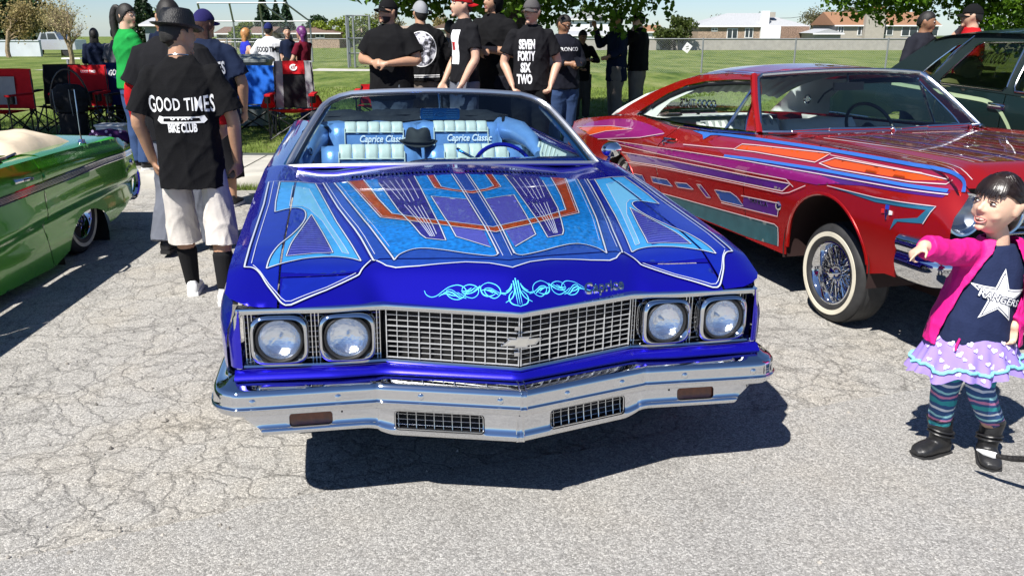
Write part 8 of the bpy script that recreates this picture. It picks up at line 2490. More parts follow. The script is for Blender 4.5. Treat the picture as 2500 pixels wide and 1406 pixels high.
p = person('boy in black jacket and dark khaki trousers looking down at his hands', (1.14, 14.1, .157), .2, 1.44, skin='brown', voxel=.011, kheadk=1.08, pose=dict(elA=(-.27, -.02, 1.13), wrA=(-.10, -.26, 1.02), elB=(.32, -.04, 1.15), wrB=(.10, -.26, 1.18)), shirt=dict(hem=.78, rx=.20, ry=.14, sleeve=1.85, r0=.082, r1=.055, m=BLACKC, name='jacket'), pants=dict(hem=.08, r=.11, r1=.085, m=DRAB), shoes=dict(m=SHOE_BLACK), head=(.1, .4, 0), seed=28)
p = person('man in navy coat and black beanie drinking from a bottle', (1.66, 13.75, .157), -1.35, 1.72, skin='tan', voxel=.011, bulk=1.12, pose=dict(elA=(-.26, -.20, 1.20), wrA=(-.10, -.34, 1.50), elB=(.24, -.02, 1.12), wrB=(.18, -.20, 1.05)), shirt=dict(hem=.66, rx=.205, ry=.15, sleeve=1.85, r0=.085, r1=.06, m=NAVYC, name='coat'), pants=dict(hem=.08, r=.11, m=TAUPE), shoes=dict(m=SHOE_BLACK), hat=('beanie', BLACKC), head=(0, -.2, 0), seed=29)
q = MB(); q.tube([Vector((-.06, -.33, 1.60)) * p['k'], Vector((-.03, -.24, 1.615)) * p['k'], Vector((-.02, -.16, 1.60)) * p['k']], [.03, .032, .012], 10); o = q.obj('bottle', pbr('clear_bottle', (.5, .55, .6), .1), None); o.matrix_world = Matrix.Translation((1.66, 13.75, .157)) @ Matrix.Rotation(-1.35, 4, 'Z'); tag(o, 'clear bottle raised to the mouth of the beanie wearer', 'bottle')
p = person('man in black hoodie with one hand at his neck, brown grey trousers', (2.03, 13.95, .157), -1.9, 1.71, skin='light', voxel=.011, bulk=1.15, hair='short', pose=dict(elB=(.25, -.22, 1.22), wrB=(.11, -.06, 1.50), elA=(-.25, -.04, 1.13), wrA=(-.20, -.15, .95)), shirt=dict(hem=.82, rx=.215, ry=.15, sleeve=1.8, r0=.085, r1=.06, m=BLACKC, name='hoodie'), pants=dict(hem=.08, r=.115, r1=.10, m=TAUPE), shoes=dict(m=SHOE_BLACK), hat=('cap', BLACKC, .2), seed=30)
# right side, behind the sedan
p = person('man in black long sleeved top behind the dark green sedan', (4.74, 10.05, .152), .5, 1.67, skin='brown', voxel=.010, bulk=1.15, pose=dict(elA=(-.29, .0, 1.13), wrA=(-.12, -.22, 1.02), elB=(.28, .0, 1.13), wrB=(.10, -.22, 1.0)), shirt=dict(hem=.78, rx=.215, ry=.15, sleeve=1.8, r0=.085, r1=.06, m=cloth('black_jersey', (.016, .017, .024))), pants=dict(hem=.08, r=.11, m=DENIM), shoes=dict(m=SHOE_BLACK), head=(.55, .15, 0), seed=31)
p = person('man in red tee and black cap talking on a phone', (5.06, 9.62, .152), -1.9, 1.73, skin='light', voxel=.010, bulk=1.1, pose=dict(elA=(-.24, -.22, 1.25), wrA=(-.135, -.06, 1.52), elB=(.26, .0, 1.13), wrB=(.2, -.16, .95)), handn=dict(dA=(.35, .25, .9), A=(.8, .3, 0)), shirt=dict(hem=.80, rx=.205, ry=.14, sleeve=.85, m=REDC), pants=dict(hem=.08, r=.11, m=DENIM), shoes=dict(m=SHOE_BLACK), hat=('cap', BLACKC, 0), head=(-.2, 0, 0), seed=32)
q = MB(); q.box(Vector((-.098, -.02, 1.62)) * p['k'], (.012, .07, .14), Matrix.Rotation(R(18), 3, 'X')); o = q.obj('phone', PHONE, None, smooth=False); o.matrix_world = Matrix.Translation((5.06, 9.62, .152)) @ Matrix.Rotation(-1.9, 4, 'Z'); tag(o, 'black phone held to the ear of the man in red', 'phone')
# ------------------------------------------------------------------ little girl in pink, pointing
g0 = thing('person', 'little girl in pink jacket, navy star tee, purple heart skirt and striped leggings, pointing', 'person', (1.78, 2.985, 0))
PINK = pbr('pink_jersey', (.64, .010, .20), .62, noise_amt=.06, noise_scale=10, bump=.2, bump_scale=160, spec=.3)
GTEE = cloth('girl_navy_tee', (.016, .024, .065)); LILAC = pbr('lilac_tulle', (.30, .21, .58), .75, noise_amt=.10, noise_scale=14); AQUA = pbr('aqua_ruffle', (.22, .62, .68), .8)
sk = SKIN['girl']; hk = .94
HM = Matrix.Translation((-.028, -.02, 1.048)) @ Matrix.Rotation(.17, 4, 'Y') @ Matrix.Rotation(-1.08, 4, 'Z') @ Matrix.Rotation(-.04, 4, 'X')
mb = MB()
V3 = Vector
sA, eA, wA = V3((-.095, -.01, .865)), V3((-.215, -.085, .885)), V3((-.335, -.145, .925))
sB, eB, wB = V3((.125, .01, .855)), V3((.175, .0, .70)), V3((.085, -.065, .595))
ell(mb, [(V3((x, y, z)), V3((rx, 0, 0)), V3((0, ry, 0))) for x, y, z, rx, ry in ((-.02, 0, .48, .085, .07), (-.02, 0, .58, .085, .07), (0, 0, .70, .085, .07), (.015, 0, .82, .09, .065), (.02, 0, .885, .05, .045))], 16)
rtube(mb, [V3((.018, .005, .85)), V3((.005, .0, .93)), V3((-.03, 0, 1.0))], [.042, .038, .040], 12)
head_piece(mb, HM, hk, True)
for s_ in (-1, 1): ball(mb, V3((s_ * .030, -.050, -.042)) * hk, (.028, .026, .022), 14, HM)
for a_, b_, c_ in ((sA, eA, wA), (sB, eB, wB)):
 rtube(mb, [a_, b_, c_], [.036, .031, .022], 12, 3)
hand(mb, wA, (-.75, -.35, -.35), (.1, -.2, -1), 1, .75, .60, point=True)
hand(mb, wB, (-.25, -.25, -.95), (-.5, -.6, 0), 1, .55, .58)
lA = [V3((-.075, .0, .47)), V3((-.088, .012, .33)), V3((-.055, .07, .12))]; lB = [V3((.03, -.01, .47)), V3((.012, -.05, .34)), V3((.135, .03, .14))]
for P in (lA, lB): rtube(mb, P, [.058, .046, .034], 12, 3)
link('body', fuse(mb, .0054, 2), sk, g0)
# face: eyes narrowed in a smile, open laughing mouth with teeth
for s in (-1, 1):
 q = MB(); ball(q, (0, 0, 0), (.0120 * hk, .007, .0044 * hk), 14, HM @ Matrix.Translation(V3((s * .032, -.0850, .0)) * hk)); ey = q.obj('eye', EYE_W, g0)
 q = MB(); ball(q, (0, 0, 0), (.0064, .005, .0050), 12, HM @ Matrix.Translation(V3((s * .032 - .003, -.0892, .0)) * hk)); q.obj('iris', EYE_D, ey)
 q = MB(); q.tube([HM @ (V3((s * x, y, z)) * hk) for x, y, z in ((.017, -.0905, .003), (.027, -.0945, .0075), (.038, -.0905, .0065), (.047, -.083, .0))], [.0012, .0020, .0021, .0010], 6); q.obj('eyelash', EYE_D, ey)
 q = MB(); q.tube([HM @ (V3((s * x, y, z)) * hk) for x, y, z in ((.014, -.0955, .020), (.030, -.0935, .026), (.048, -.083, .020))], [.0026, .0034, .0014], 6); q.obj('eyebrow', HAIR_BROWN, g0)
mm = lambda x, z, d=0.0: HM @ (V3((x, -.0835 - d + 1.6 * abs(x) ** 1.6 * 3.2, z)) * hk)
q = MB(); mo = [(.023 * math.cos(t), -.062 + (.017 if math.sin(t) < 0 else .003) * math.sin(t)) for t in np.linspace(0, 6.2832, 25)[:-1]]
q.add([mm(0, -.068, .003)] + [mm(x, z, .0035) for x, z in mo], [(0, i + 1, (i + 1) % 24 + 1) for i in range(24)]); mo_ = q.obj('mouth', pbr('mouth_dark', (.06, .012, .012), .5), g0)
q = MB(); q.tube([mm(x, z, .003) for x, z in mo], .0030, 6, closed=True); q.obj('lips', pbr('girl_lips', (.52, .20, .17), .4), mo_)
q = MB(); q.add([mm(x, z, .0045) for x, z in [(-.016, -.0605)] + [(-.016 + .032 * i / 8, -.0650 + .0015 * (i % 2)) for i in range(9)] + [(.016, -.0605)]], [tuple(range(11))]); q.obj('teeth', pbr('teeth', (.78, .75, .68), .3), mo_)
# hair: bangs over the forehead, smoothed back into a low knot, ear uncovered
GH = pbr('girl_hair', (.016, .009, .007), .34, noise_amt=.35, noise_scale=25, bump=.15, bump_scale=60)
def ghl(az): return interp(az, [0, .55, .95, 1.25, 1.5, 1.8, 2.3, 3.15], [.36, .38, .56, .50, .36, .26, -.35, -.62])
shell(HM, hk, ghl, 1.085, .88, 56, 44, extra=lambda v, x, y, z, f: v + V3((0, -.010 * f * (1 if y < -.45 and z < .62 else 0), .0015 * math.sin(math.atan2(x, -y) * 46) * f))).obj('hair', GH, g0)
for k_ in range(27):
 az = -.82 + .063 * k_; q = MB(); w_ = .05 * math.sin(k_ * 2.1)
 pts = []
 for z in (.80, .60, .42, .32 + .04 * math.sin(k_ * 1.7), .18 + .09 * math.sin(k_ * 2.3) + .12 * (az / .82) ** 2):
  r_ = math.sqrt(1 - z * z); e = 1.105 if z > .3 else 1.085
  pts.append(HM @ (V3((.075 * r_ * math.sin(az + w_ * (1 - z)) * e, -.094 * r_ * math.cos(az) * e - .004, .116 * z * e)) * hk))
 q.tube(pts, [.005, .008, .0085, .006, .001], 7, flat=.5); q.obj('fringe_lock', GH, g0)
q = MB(); rtube(q, [HM @ (V3(p) * hk) for p in ((0, .085, -.01), (.0, .118, -.03), (.0, .125, -.075), (0, .112, -.11))], [.025, .032, .027, .010], 12, 3); link('hair_knot', fuse(q, .006, 2, .004, 3, 2), GH, g0)
q = MB(); rs = random.Random(9)
for k_ in range(620):
 az = rs.uniform(-3.0, 3.0); z0 = rs.uniform(.40 if abs(az) < 1.8 else -.2, .93); e = rs.uniform(1.088, 1.115); pts = []
 for t in np.linspace(0, 1, 7):
  a_ = az + (math.copysign(math.pi, az) - az) * t * .8; z = z0 * (1 - t) + (-.10 - .2 * rs.random() * t) * t + .25 * math.sin(math.pi * t) * (1 - z0)
  r_ = math.sqrt(max(0, 1 - z * z)); pts.append(HM @ (V3((.075 * r_ * math.sin(a_) * e, -.094 * r_ * math.cos(a_) * e * (1.07 if math.cos(a_) < 0 else 1), .116 * z * e)) * hk))
 q.tube(pts, [.0005, .0012, .0013, .0013, .0012, .001, .0005], 4)
tag(q.obj('hair_strands', GH, g0), kind='stuff')
# navy tee with star
mb = MB(); ell(mb, [(V3((x, y, z)), V3((rx, 0, 0)), V3((0, ry, 0))) for x, y, z, rx, ry in ((-.035, -.005, .525, .140, .108), (-.03, -.005, .62, .130, .102), (-.005, -.005, .72, .120, .094), (.010, 0, .82, .112, .08), (.015, 0, .868, .090, .062), (.015, .0, .90, .052, .05))], 24)
tee = link('shirt', fuse(mb, .0068, 2, .0045, 4, 1.6), GTEE, g0)
def star(r0, r1, ax=.0): return [((r0 if i % 2 == 0 else r1) * math.sin(math.pi * i / 5 + ax), (r0 if i % 2 == 0 else r1) * math.cos(math.pi * i / 5 + ax)) for i in range(10)]
rx_, up_ = (1, 0, -.12), (.12, -.02, 1)
for nm, pol, m_, o_ in (('star_print', star(.105, .042), PRINT, .003), ('star_outline', star(.092, .036), GTEE, .0042), ('star_centre', star(.084, .0325), PRINT, .0054)):
 V, F = tri_fill(pol, .012); text_on(tee, (V, [tuple(f) for f in F]), (-.005, -.3, .715), rx_, up_, .1, m_, g0, nm, off=o_)
text_on(tee, 'RANGERS', (-.004, -.3, .713), (1, 0, -.30), (.30, 0, 1), .036, GTEE, g0, 'shirt_lettering', bold=.0030, off=.0068, sx=1.0)
text_on(tee, 'RANGERS', (-.004, -.3, .713), (1, 0, -.30), (.30, 0, 1), .036, PRINT, g0, 'shirt_lettering', bold=.0004, off=.0082, sx=1.0)
# open jacket: wraps back and sides, front edges apart
mb = MB(); rings = []
for x, y, z, rx, ry, a0, a1 in ((-.025, .0, .515, .182, .140, 1.22, .80), (-.02, .0, .63, .162, .128, 1.12, .74), (.0, .0, .74, .148, .115, .98, .66), (.012, .0, .83, .138, .10, .70, .50), (.016, 0, .88, .105, .082, .52, .42), (.016, .004, .925, .070, .066, .55, .45)):
 N = 30; o_, i_ = [], []
 for k_ in range(N + 1):
  t = -math.pi / 2 - a0 - (2 * math.pi - a0 - a1) * k_ / N
  c, s = math.cos(t), math.sin(t)
  o_.append(V3((x + rx * c, y + ry * s, z))); i_.append(V3((x + (rx - .014) * c, y + (ry - .014) * s, z)))
 rings.append(o_ + i_[::-1])
n = len(rings[0]); mb.add([p for r_ in rings for p in r_], [(i * n + k_, i * n + (k_ + 1) % n, (i + 1) * n + (k_ + 1) % n, (i + 1) * n + k_) for i in range(len(rings) - 1) for k_ in range(n)] + [tuple(range(n))[::-1], tuple((len(rings) - 1) * n + k_ for k_ in range(n))])
rtube(mb, [sA + V3((.02, .01, 0)), sA.lerp(eA, .5), eA, eA.lerp(wA, .5), wA.lerp(eA, .06)], [.056, .052, .050, .048, .044], 14, 3, True)
rtube(mb, [sB + V3((-.02, 0, 0)), sB.lerp(eB, .5), eB, eB.lerp(wB, .5), wB.lerp(eB, .08)], [.056, .054, .052, .049, .042], 14, 3, True)
jk = link('jacket', fuse(mb, .0064, 2, .0065, 6, 2.0), PINK, g0)
q = MB(); q.tube([V3((.145, -.098, .80)), V3((.150, -.10, .76)), V3((.135, -.112, .745)), V3((.125, -.118, .77)), V3((.140, -.108, .78)), V3((.150, -.098, .75))], .0022, 5); q.obj('embroidery', pbr('purple_thread', (.16, .03, .36), .5), jk)
q = MB(); q.tube([V3((-.125, -.096, .56)), V3((-.135, -.10, .535)), V3((-.14, -.105, .515))], [.004, .005, .003], 6); q.obj('zip_pull', PINK, jk)
# flared skirt of gathered tulle with hearts and an aqua ruffle
N, rows = 96, 9; vs = []
for j in range(rows + 1):
 v = j / rows; z = .575 - .165 * v
 for i in range(N):
  t = 2 * math.pi * i / N
  ru = 1 + (.05 + .05 * v) * v * math.sin(t * 15 + 1.5 * math.sin(t * 4))
  vs.append(((-.035 + (.115 + .085 * v ** .8) * ru * math.cos(t)), -.002 + (.092 + .072 * v ** .8) * ru * math.sin(t), z - .012 * v * math.sin(t * 7) + .018 * v * math.cos(t)))
me_f = [(j * N + i, j * N + (i + 1) % N, (j + 1) * N + (i + 1) % N, (j + 1) * N + i) for j in range(rows) for i in range(N)]
skirt = mesh_obj('skirt', vs, me_f, LILAC, g0)
q = MB(); q.tube([V3(vs[(rows - 2) * N + i]) * 1.0 + V3((.006 * math.cos(2 * math.pi * i / N), .006 * math.sin(2 * math.pi * i / N), .003 * math.sin(i * 2.4))) for i in range(N)], .0065, 6, closed=True); q.obj('ruffle_trim', AQUA, skirt)
heart = [(.5 * 1.0 * (16 * math.sin(t) ** 3) / 16, .5 * (13 * math.cos(t) - 5 * math.cos(2 * t) - 2 * math.cos(3 * t) - math.cos(4 * t)) / 16) for t in np.linspace(0, 6.2832, 21)[:-1]]
HEART = pbr('heart_print', (.66, .60, .84), .75)
rr = random.Random(5); q = MB()
for j in range(2, rows):
 for i in range(N // 2 + 0):
  if (i * 2 + j * 3) % 7: continue
  i0 = (i + N // 2) % N
  p0 = V3(vs[j * N + i0]); ux = (V3(vs[j * N + (i0 + 1) % N]) - V3(vs[j * N + i0 - 1])).normalized(); uz = (V3(vs[(j - 1) * N + i0]) - p0).normalized(); nn = ux.cross(uz)
  if nn.y > 0: nn = -nn
  sz = rr.uniform(.016, .026); an = rr.uniform(-.6, .6)
  q.add([p0 + nn * .004 + (ux * (x * math.cos(an) - y * math.sin(an)) + uz * (x * math.sin(an) + y * math.cos(an))) * sz for x, y in heart], [tuple(range(20))])
tag(q.obj('heart_prints', HEART, skirt, smooth=False), kind='stuff')
# striped leggings
LEG = bpy.data.materials.new('striped_leggings'); LEG.use_nodes = True; nt = LEG.node_tree; pb = nt.nodes['Principled BSDF']; pb.inputs['Roughness'].default_value = .85
tc = nt.nodes.new('ShaderNodeTexCoord'); sp_ = nt.nodes.new('ShaderNodeSeparateXYZ'); nt.links.new(tc.outputs['Object'], sp_.inputs[0])
nz = nt.nodes.new('ShaderNodeTexNoise'); nz.inputs['Scale'].default_value = 9; nt.links.new(tc.outputs['Object'], nz.inputs['Vector'])
ma = nt.nodes.new('ShaderNodeMath'); ma.operation = 'MULTIPLY_ADD'; ma.inputs[1].default_value = .05; nt.links.new(nz.outputs['Fac'], ma.inputs[0]); nt.links.new(sp_.outputs['Z'], ma.inputs[2])
mu_ = nt.nodes.new('ShaderNodeMath'); mu_.operation = 'MULTIPLY'; mu_.inputs[1].default_value = 8.5; nt.links.new(ma.outputs[0], mu_.inputs[0])
fr_ = nt.nodes.new('ShaderNodeMath'); fr_.operation = 'FRACT'; nt.links.new(mu_.outputs[0], fr_.inputs[0])
B_, W_, T_, P_ = (.03, .09, .24), (.68, .72, .78), (.03, .33, .36), (.60, .22, .40)
r_ = ramp(nt, [(0, B_), (.12, W_), (.22, B_), (.34, T_), (.50, B_), (.60, P_), (.70, B_), (.82, (.30, .62, .66)), (.92, B_)]); r_.color_ramp.interpolation = 'CONSTANT'
nt.links.new(fr_.outputs[0], r_.inputs['Fac']); nt.links.new(r_.outputs['Color'], pb.inputs['Base Color'])
for P in (lA, lB):
 mb = MB(); rtube(mb, [P[0], P[0].lerp(P[1], .5), P[1], P[1].lerp(P[2], .5), P[2] + V3((0, 0, .02))], [.066, .060, .053, .050, .045], 14, 3); link('legging', fuse(mb, .0055, 2, .0035, 8, 2.5), LEG, g0)
# ankle boots
BOOT = pbr('black_leather', (.016, .016, .017), .42, noise_amt=.3, noise_scale=12, bump=.2, bump_scale=60)
for P, c_, d_ in ((lA, V3((-.045, .065, 0)), V3((-.92, -.30, 0))), (lB, V3((.125, .02, 0)), V3((-.30, -.95, 0)))):
 d_.normalize(); a_ = V3((-d_.y, d_.x, 0)); u_ = V3((0, 0, 1)); mb = MB()
 top = P[2].lerp(P[1], .22)
 ell(mb, [(c_ + u_ * .05, a_ * .036, d_ * .042), (c_ + u_ * .09, a_ * .038, d_ * .044), (P[2] + u_ * .03, a_ * .046, d_ * .048), (top, a_ * .050, d_ * .052)], 16)
 ell(mb, [(c_ + d_ * x + u_ * h, a_ * w, u_ * t_) for x, h, w, t_ in ((-.048, .035, .022, .025), (-.03, .038, .036, .033), (.02, .038, .038, .036), (.065, .033, .043, .028), (.10, .028, .040, .022), (.122, .024, .022, .012))], 16)
 bo = link('boot', fuse(mb, .005, 2, .002, 9, 2), BOOT, g0)
 q = MB(); Pp = [(-.055, .0), (-.048, .030), (.02, .040), (.07, .046), (.108, .038), (.128, .0)]; pts = [c_ + d_ * x + a_ * w for x, w in Pp] + [c_ + d_ * x - a_ * w for x, w in Pp[-2:0:-1]]; n = len(pts)
 q.add([p + u_ * .001 for p in pts] + [p + u_ * .013 for p in pts], [tuple(range(n))[::-1], tuple(range(n, 2 * n))] + [(i, (i + 1) % n, n + (i + 1) % n, n + i) for i in range(n)]); q.obj('sole', RUBBER, bo)
 for h in (.092, .108):
  q = MB(); q.tube([c_ + u_ * (h + .012 * math.cos(t)) + a_ * .044 * math.sin(t) + d_ * .050 * math.cos(t) for t in np.linspace(0, 6.2832, 25)[:-1]], .006, 6, closed=True, flat=.6); q.obj('strap', BOOT, bo)
# ------------------------------------------------------------------ small black dog at the right edge, only tail and hind leg in view
dg0 = thing('dog', 'small black dog with white tail tip walking out of view', 'dog', (2.06, 2.52, 0), R(-8))
FUR = pbr('black_fur', (.010, .009, .009), .6, noise_amt=.4, noise_scale=30, bump=.8, bump_scale=120)
mb = MB()
ell(mb, [(V3((x, 0, z)), V3((0, w, 0)), V3((0, 0, h))) for x, z, w, h in ((-.15, .225, .03, .035), (-.12, .23, .05, .055), (-.04, .22, .052, .050), (.06, .22, .060, .068), (.13, .235, .050, .058), (.16, .25, .03, .035))], 16)
rtube(mb, [V3((.13, 0, .25)), V3((.19, 0, .31)), V3((.22, 0, .335))], [.040, .034, .036], 12, 2); ball(mb, (.235, 0, .345), (.048, .042, .040), 12); rtube(mb, [V3((.26, 0, .335)), V3((.305, 0, .322))], [.024, .015], 10)
for s in (-1, 1):
 rtube(mb, [V3((.235, s * .032, .375)), V3((.23, s * .045, .425))], [.018, .005], 8)
 rtube(mb, [V3((-.11, s * .035, .22)), V3((-.085, s * .042, .15)), V3((-.14, s * .042, .085)), V3((-.128, s * .042, .018)), V3((-.105, s * .042, .011))], [.042, .026, .014, .011, .011], 10, 3)
 rtube(mb, [V3((.10, s * .035, .20)), V3((.095, s * .038, .11)), V3((.105, s * .038, .018)), V3((.125, s * .038, .011))], [.030, .016, .011, .011], 10, 3)
rtube(mb, [V3((-.145, 0, .235)), V3((-.20, .06, .215)), V3((-.27, .15, .165)), V3((-.315, .20, .150))], [.014, .013, .012, .009], 10, 3)
link('body', fuse(mb, .006, 2), FUR, dg0)
q = MB(); rtube(q, [V3((-.310, .195, .151)), V3((-.335, .222, .147)), V3((-.352, .240, .147))], [.0125, .0105, .004], 8); q.obj('tail_tip', PRINT, dg0)
# ------------------------------------------------------------------ folding chairs, bin, bags and coolers
TUBE = pbr('black_tube', (.012, .012, .013), .4, .3)
def camp_chair(label, loc, rz, back, side, seat, H=.95, arm=None, group='folding camp chairs on the grass'):
 t = thing('folding_chair', label, 'chair', loc, rz, group)
 arm = arm or back; w, d = .29, .26
 for s in (-1, 1):
  for pts in ([(s * w, -d, .0), (s * w, -d, .60)], [(s * w, d, .0), (s * w * .95, d * 1.15, .45), (s * w * .85, d * 1.35, H)], [(s * w, -d, .02), (s * w, d, .40)], [(s * w, d, .02), (s * w, -d, .40)]):
   mb = MB(); mb.tube(pts, .011, 7); mb.obj('leg', TUBE, t)
  mb = MB(); mb.box((s * w, -.02, .615), (.075, .50, .025)); a_ = mb.obj('armrest', arm, t, smooth=False)
  mb = MB(); mb.lathe([(.045, 0), (.042, -.10), (0, -.11)], axis_mat((s * (w + .01), -.20, .61), (0, 0, 1)), 14); mb.obj('cup_holder', TUBE, a_)
 for y in (-d, d):
  for s in (-1, 1):
   mb = MB(); mb.tube([(s * w, y, .03), (-s * w, y, .40)], .010, 6); mb.obj('brace', TUBE, t)
 def sheet(name, f, mat, n=12, m=10):
  vs = [f(i / n * 2 - 1, j / m) for j in range(m + 1) for i in range(n + 1)]
  return mesh_obj(name, vs, [(j * (n + 1) + i, j * (n + 1) + i + 1, (j + 1) * (n + 1) + i + 1, (j + 1) * (n + 1) + i) for j in range(m) for i in range(n)], mat, t)
 sag = lambda u: (1 - u * u)
 sheet('seat', lambda u, v: (u * w, -d + 2 * d * v, .42 - .05 * sag(u) * math.sin(math.pi * v) - .03 * v), seat)
 bf = lambda u, v, o=0: (u * w * (1 - .10 * v), d * (1.1 + .25 * v) - o + .05 * sag(u) + .010 * math.sin(v * 14 + u * 5), .40 + (H - .38) * v)
 if side is None: sheet('backrest', bf, back)
 else:
  sheet('backrest', lambda u, v: bf(u * .56, v), back)
  for s in (-1, 1): sheet('back_side', lambda u, v, s=s: bf(s * (.56 + .44 * (u + 1) / 2), v), side)
 return t, bf
RFAB = cloth('red_canvas', (.46, .012, .018)); KFAB = cloth('black_canvas', (.018, .018, .02)); GFAB = cloth('grey_canvas', (.30, .30, .31)); BFAB = cloth('blue_canvas', (.02, .13, .55)); NFAB = cloth('navy_canvas', (.012, .022, .09))
LZ = .157
t, bf = camp_chair('red, black and grey folding chair with round white emblem beside the blue convertible', (-3.02, 11.72, LZ), .12, KFAB, GFAB, RFAB, 1.02, RFAB)
vs = [bf(u, v, .012) for v in (.72, .80, .88, .96, 1.0) for u in np.linspace(-.56, .56, 7)]
mesh_obj('back_panel', vs, [(j * 7 + i, j * 7 + i + 1, (j + 1) * 7 + i + 1, (j + 1) * 7 + i) for j in range(4) for i in range(6)], RFAB, t)
for s_ in (-1, 1):
 mb = MB(); mb.tube([(s_ * .31, -.20, .60), (s_ * .33, .0, .45), (s_ * .31, .20, .58)], [.03, .10, .03], 10, flat=.25); mb.obj('side_pouch', RFAB, t)
vs = [(.055 * math.cos(a) * (1 if r_ else .55), .045 * math.sin(a) * (1 if r_ else .55)) for r_ in (1, 0) for a in np.linspace(.9, 6.6, 17)]
mb = MB(); mb.add([Vector(bf(u / .28, .86 + v / .64, .022)) for u, v in vs], [(i, i + 1, 17 + i + 1, 17 + i) for i in range(16)]); mb.obj('chair_emblem', PRINT, t, smooth=False)
V, F = text_polys('U', .05, bold=.002); mb = MB(); mb.add([Vector(bf(u / .28, .86 + v / .64, .024)) for u, v in V], F); mb.obj('chair_letter', PRINT, t, smooth=False)
camp_chair('bright blue folding chair in front of the grey bin', (-3.72, 12.3, LZ), .1, BFAB, None, BFAB, .93)
camp_chair('dark red folding chair behind the bearded man', (-1.95, 12.4, LZ), .1, RFAB, None, RFAB, .66)
t, bf = camp_chair('red folding chair with light grey panel nearest the cream folded top', (-6.95, 11.6, LZ), -.1, RFAB, None, RFAB, .92)
mb = MB(); mb.add([bf(u, v, .02) for u, v in ((-.95, .1), (-.05, .1), (-.05, .80), (-.95, .80))], [(0, 1, 2, 3)]); mb.obj('grey_panel', GFAB, t, smooth=False)
camp_chair('black folding chair among the red ones at the path edge', (-6.55, 12.3, LZ), .15, KFAB, None, KFAB, .95)
t, bf = camp_chair('red folding chair with small white lettering behind the backpack', (-6.05, 12.0, LZ), .1, RFAB, None, RFAB, .95)
V, F = text_polys('GOOD TIMES', .05, bold=.001, sx=.7); mb = MB(); mb.add([bf(u / .28, .84 + v / .57, .02) for u, v in V], F); mb.obj('chair_lettering', PRINT, t, smooth=False)
t, bf = camp_chair('navy folding chair with slanted white lettering behind the backpack', (-5.62, 12.15, LZ), .1, NFAB, None, KFAB, .98, KFAB)
V, F = text_polys('GOOD TIMES', .11, bold=.004, sx=.62, shear=.2); mb = MB(); mb.add([bf(u / .28, .80 + (v + u * .18) / .60, .02) for u, v in V], F); mb.obj('chair_lettering', PRINT, t, smooth=False)
camp_chair('maroon folding chair at the green convertible tail', (-5.15, 11.75, LZ), -.15, cloth('maroon_canvas', (.10, .008, .012)), None, KFAB, .90, KFAB)
# backpack with hoop handle on a chair, dark coat over a chair
BAG = cloth('black_nylon', (.014, .015, .018), .5, .4, 40)
t = thing('backpack', 'stuffed black backpack with hoop handle resting among the chairs', 'bag', (-5.98, 11.55, LZ))
mb = MB(); ell(mb, [(Vector((0, 0, z)), Vector((rx, 0, 0)), Vector((0, ry, 0))) for z, rx, ry in ((.38, .20, .13), (.48, .24, .16), (.60, .25, .16), (.70, .22, .13), (.76, .13, .08))], 20); ball(mb, (-.08, -.14, .55), (.10, .06, .11), 12); ball(mb, (.12, -.13, .60), (.08, .06, .09), 12)
link('pack', fuse(mb, .012, 2, .014, 40, 1.4), BAG, t)
mb = MB(); mb.tube([(.27 * math.cos(a) - .02, .04, .45 + .50 * math.sin(a)) for a in np.linspace(0, math.pi, 18)], .014, 7); mb.obj('hoop_handle', TUBE, t)
for x in (-.12, .10):
 mb = MB(); mb.tube([(x, -.20, .70), (x + .02, -.24, .55), (x, -.18, .36)], .010, 5, flat=.4); mb.obj('strap', GFAB, t)
mb = MB(); ell(mb, [(Vector((0, 0, .0)), Vector((.17, 0, 0)), Vector((0, .13, 0))), (Vector((0, 0, .38)), Vector((.19, 0, 0)), Vector((0, .14, 0)))], 16); link('lower_bag', fuse(mb, .015, 2, .01, 42, 1), KFAB, t)
t = thing('coat', 'black coat hanging over the arm of the blue chair', 'coat', (-3.98, 11.75, LZ), .1)
mb = MB(); ell(mb, [(Vector((x, 0, z)), Vector((rx, 0, 0)), Vector((0, ry, 0))) for x, z, rx, ry in ((.08, .08, .05, .05), (.03, .2, .11, .07), (0, .40, .14, .08), (-.02, .58, .12, .09), (-.02, .66, .07, .10))], 16); link('cloth', fuse(mb, .012, 2, .016, 44, 1.3), BLACKC, t)
# grey wheeled bin
GREYP = pbr('grey_plastic', (.20, .225, .22), .5, noise_amt=.08, noise_scale=6)
t = thing('wheeled_bin', 'grey plastic wheeled bin with closed lid behind the blue chair', 'bin', (-4.02, 13.25, LZ), .1)
mb = MB(); ell(mb, [(Vector((0, 0, z)), Vector((rx, 0, 0)), Vector((0, ry, 0))) for z, rx, ry in ((.04, .22, .24), (.5, .26, .28), (.92, .30, .32), (.98, .32, .34))], 24, 6); mb.obj('tub', GREYP, t)
mb = MB(); ell(mb, [(Vector((0, 0, z)), Vector((rx, 0, 0)), Vector((0, ry, 0))) for z, rx, ry in ((.985, .345, .365), (1.02, .345, .365), (1.05, .31, .33), (1.075, .26, .27))], 24, 6); ld = mb.obj('lid', GREYP, t)
mb = MB(); mb.box((0, 0, 1.08), (.30, .30, .02)); mb.obj('lid_panel', GREYP, ld, smooth=False)
for s in (-1, 1):
 mb = MB(); mb.lathe([(0, .03), (.10, .03), (.11, 0), (.10, -.03), (0, -.03)], axis_mat((s * .25, .26, .11), (1, 0, 0)), 18); mb.obj('wheel', RUBBER, t)
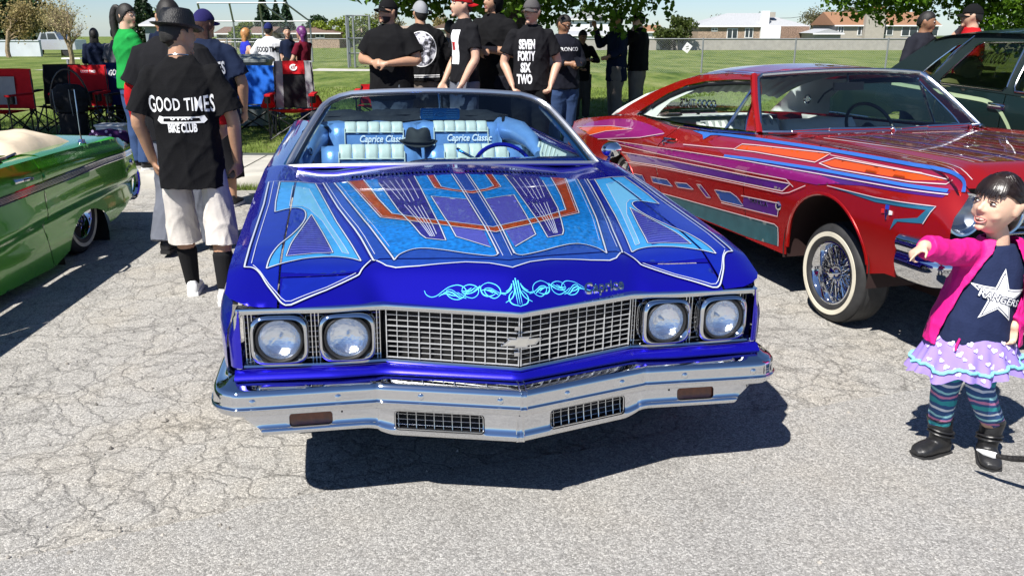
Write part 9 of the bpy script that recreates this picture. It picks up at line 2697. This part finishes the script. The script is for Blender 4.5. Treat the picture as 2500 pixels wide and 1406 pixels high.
# white basket, polka-dot bag and white coolers
t = thing('basket', 'white perforated plastic basket on the grass behind the green convertible', 'basket', (-5.35, 11.35, LZ))
WPL = pbr('white_plastic', (.66, .68, .70), .4)
mb = MB(); ell(mb, [(Vector((0, 0, z)), Vector((rx, 0, 0)), Vector((0, ry, 0))) for z, rx, ry in ((.0, .17, .12), (.22, .20, .15), (.235, .215, .165), (.25, .215, .165))], 20, 6); mb.obj('tub', WPL, t)
for j in range(3):
 for i in range(9):
  mb = MB(); mb.box((-.16 + .04 * i, -.131 - .012 * j, .06 + .055 * j), (.012, .012, .018)); mb.obj('perforation', GREYP, t, smooth=False)
t = thing('tote_bag', 'dark purple polka dot bag lying in front of the white basket', 'bag', (-5.28, 11.05, LZ))
mb = MB(); ell(mb, [(Vector((x, 0, .10)), Vector((0, ry, 0)), Vector((0, 0, rz))) for x, ry, rz in ((-.27, .05, .05), (-.2, .10, .10), (0, .13, .13), (.2, .11, .10), (.28, .05, .05))], 18); tb = link('pouch', fuse(mb, .012, 2, .012, 45, 1), cloth('plum_cloth', (.05, .015, .075)), t)
for i in range(10):
 a_, b_ = -.2 + .045 * i, .05 + .05 * ((i * 3) % 4); mb = MB(); mb.lathe([(0, .004), (.018, .003), (.019, 0)], axis_mat((a_, -.125 + .5 * (abs(a_) * .1), b_), (0, -1, .2)), 10); mb.obj('dot', pbr('lilac_dot', (.45, .35, .55), .8), t)
for i, (x, y, lab) in enumerate(((-.28, 11.7, 'white drinks cooler on the grass beside the tree trunk'), (.48, 11.5, 'white drinks cooler behind the lettered tee wearer'))):
 t = thing('cooler', lab, 'cooler', (x, y, LZ), .1 * i, 'white coolers on the grass')
 mb = MB(); ell(mb, [(Vector((0, 0, z)), Vector((rx, 0, 0)), Vector((0, ry, 0))) for z, rx, ry in ((.0, .17, .15), (.36, .19, .17))], 20, 5); mb.obj('tub', WPL, t)
 mb = MB(); ell(mb, [(Vector((0, 0, z)), Vector((rx, 0, 0)), Vector((0, ry, 0))) for z, rx, ry in ((.365, .20, .18), (.41, .20, .18), (.43, .17, .15))], 20, 5); mb.obj('lid', WPL, t)
# fedora left on the seat of the blue convertible
ht = thing('fedora_hat', 'black fedora resting on the seat of the blue convertible', 'hat', matrix=BM @ Matrix.Translation((-.045, 3.34, .905)))
fo = fedora(Matrix.Identity(4), 1.0, pbr('black_felt', (.016, .017, .018), .8), pbr('hat_ribbon', (0, 0, 0)), ht)
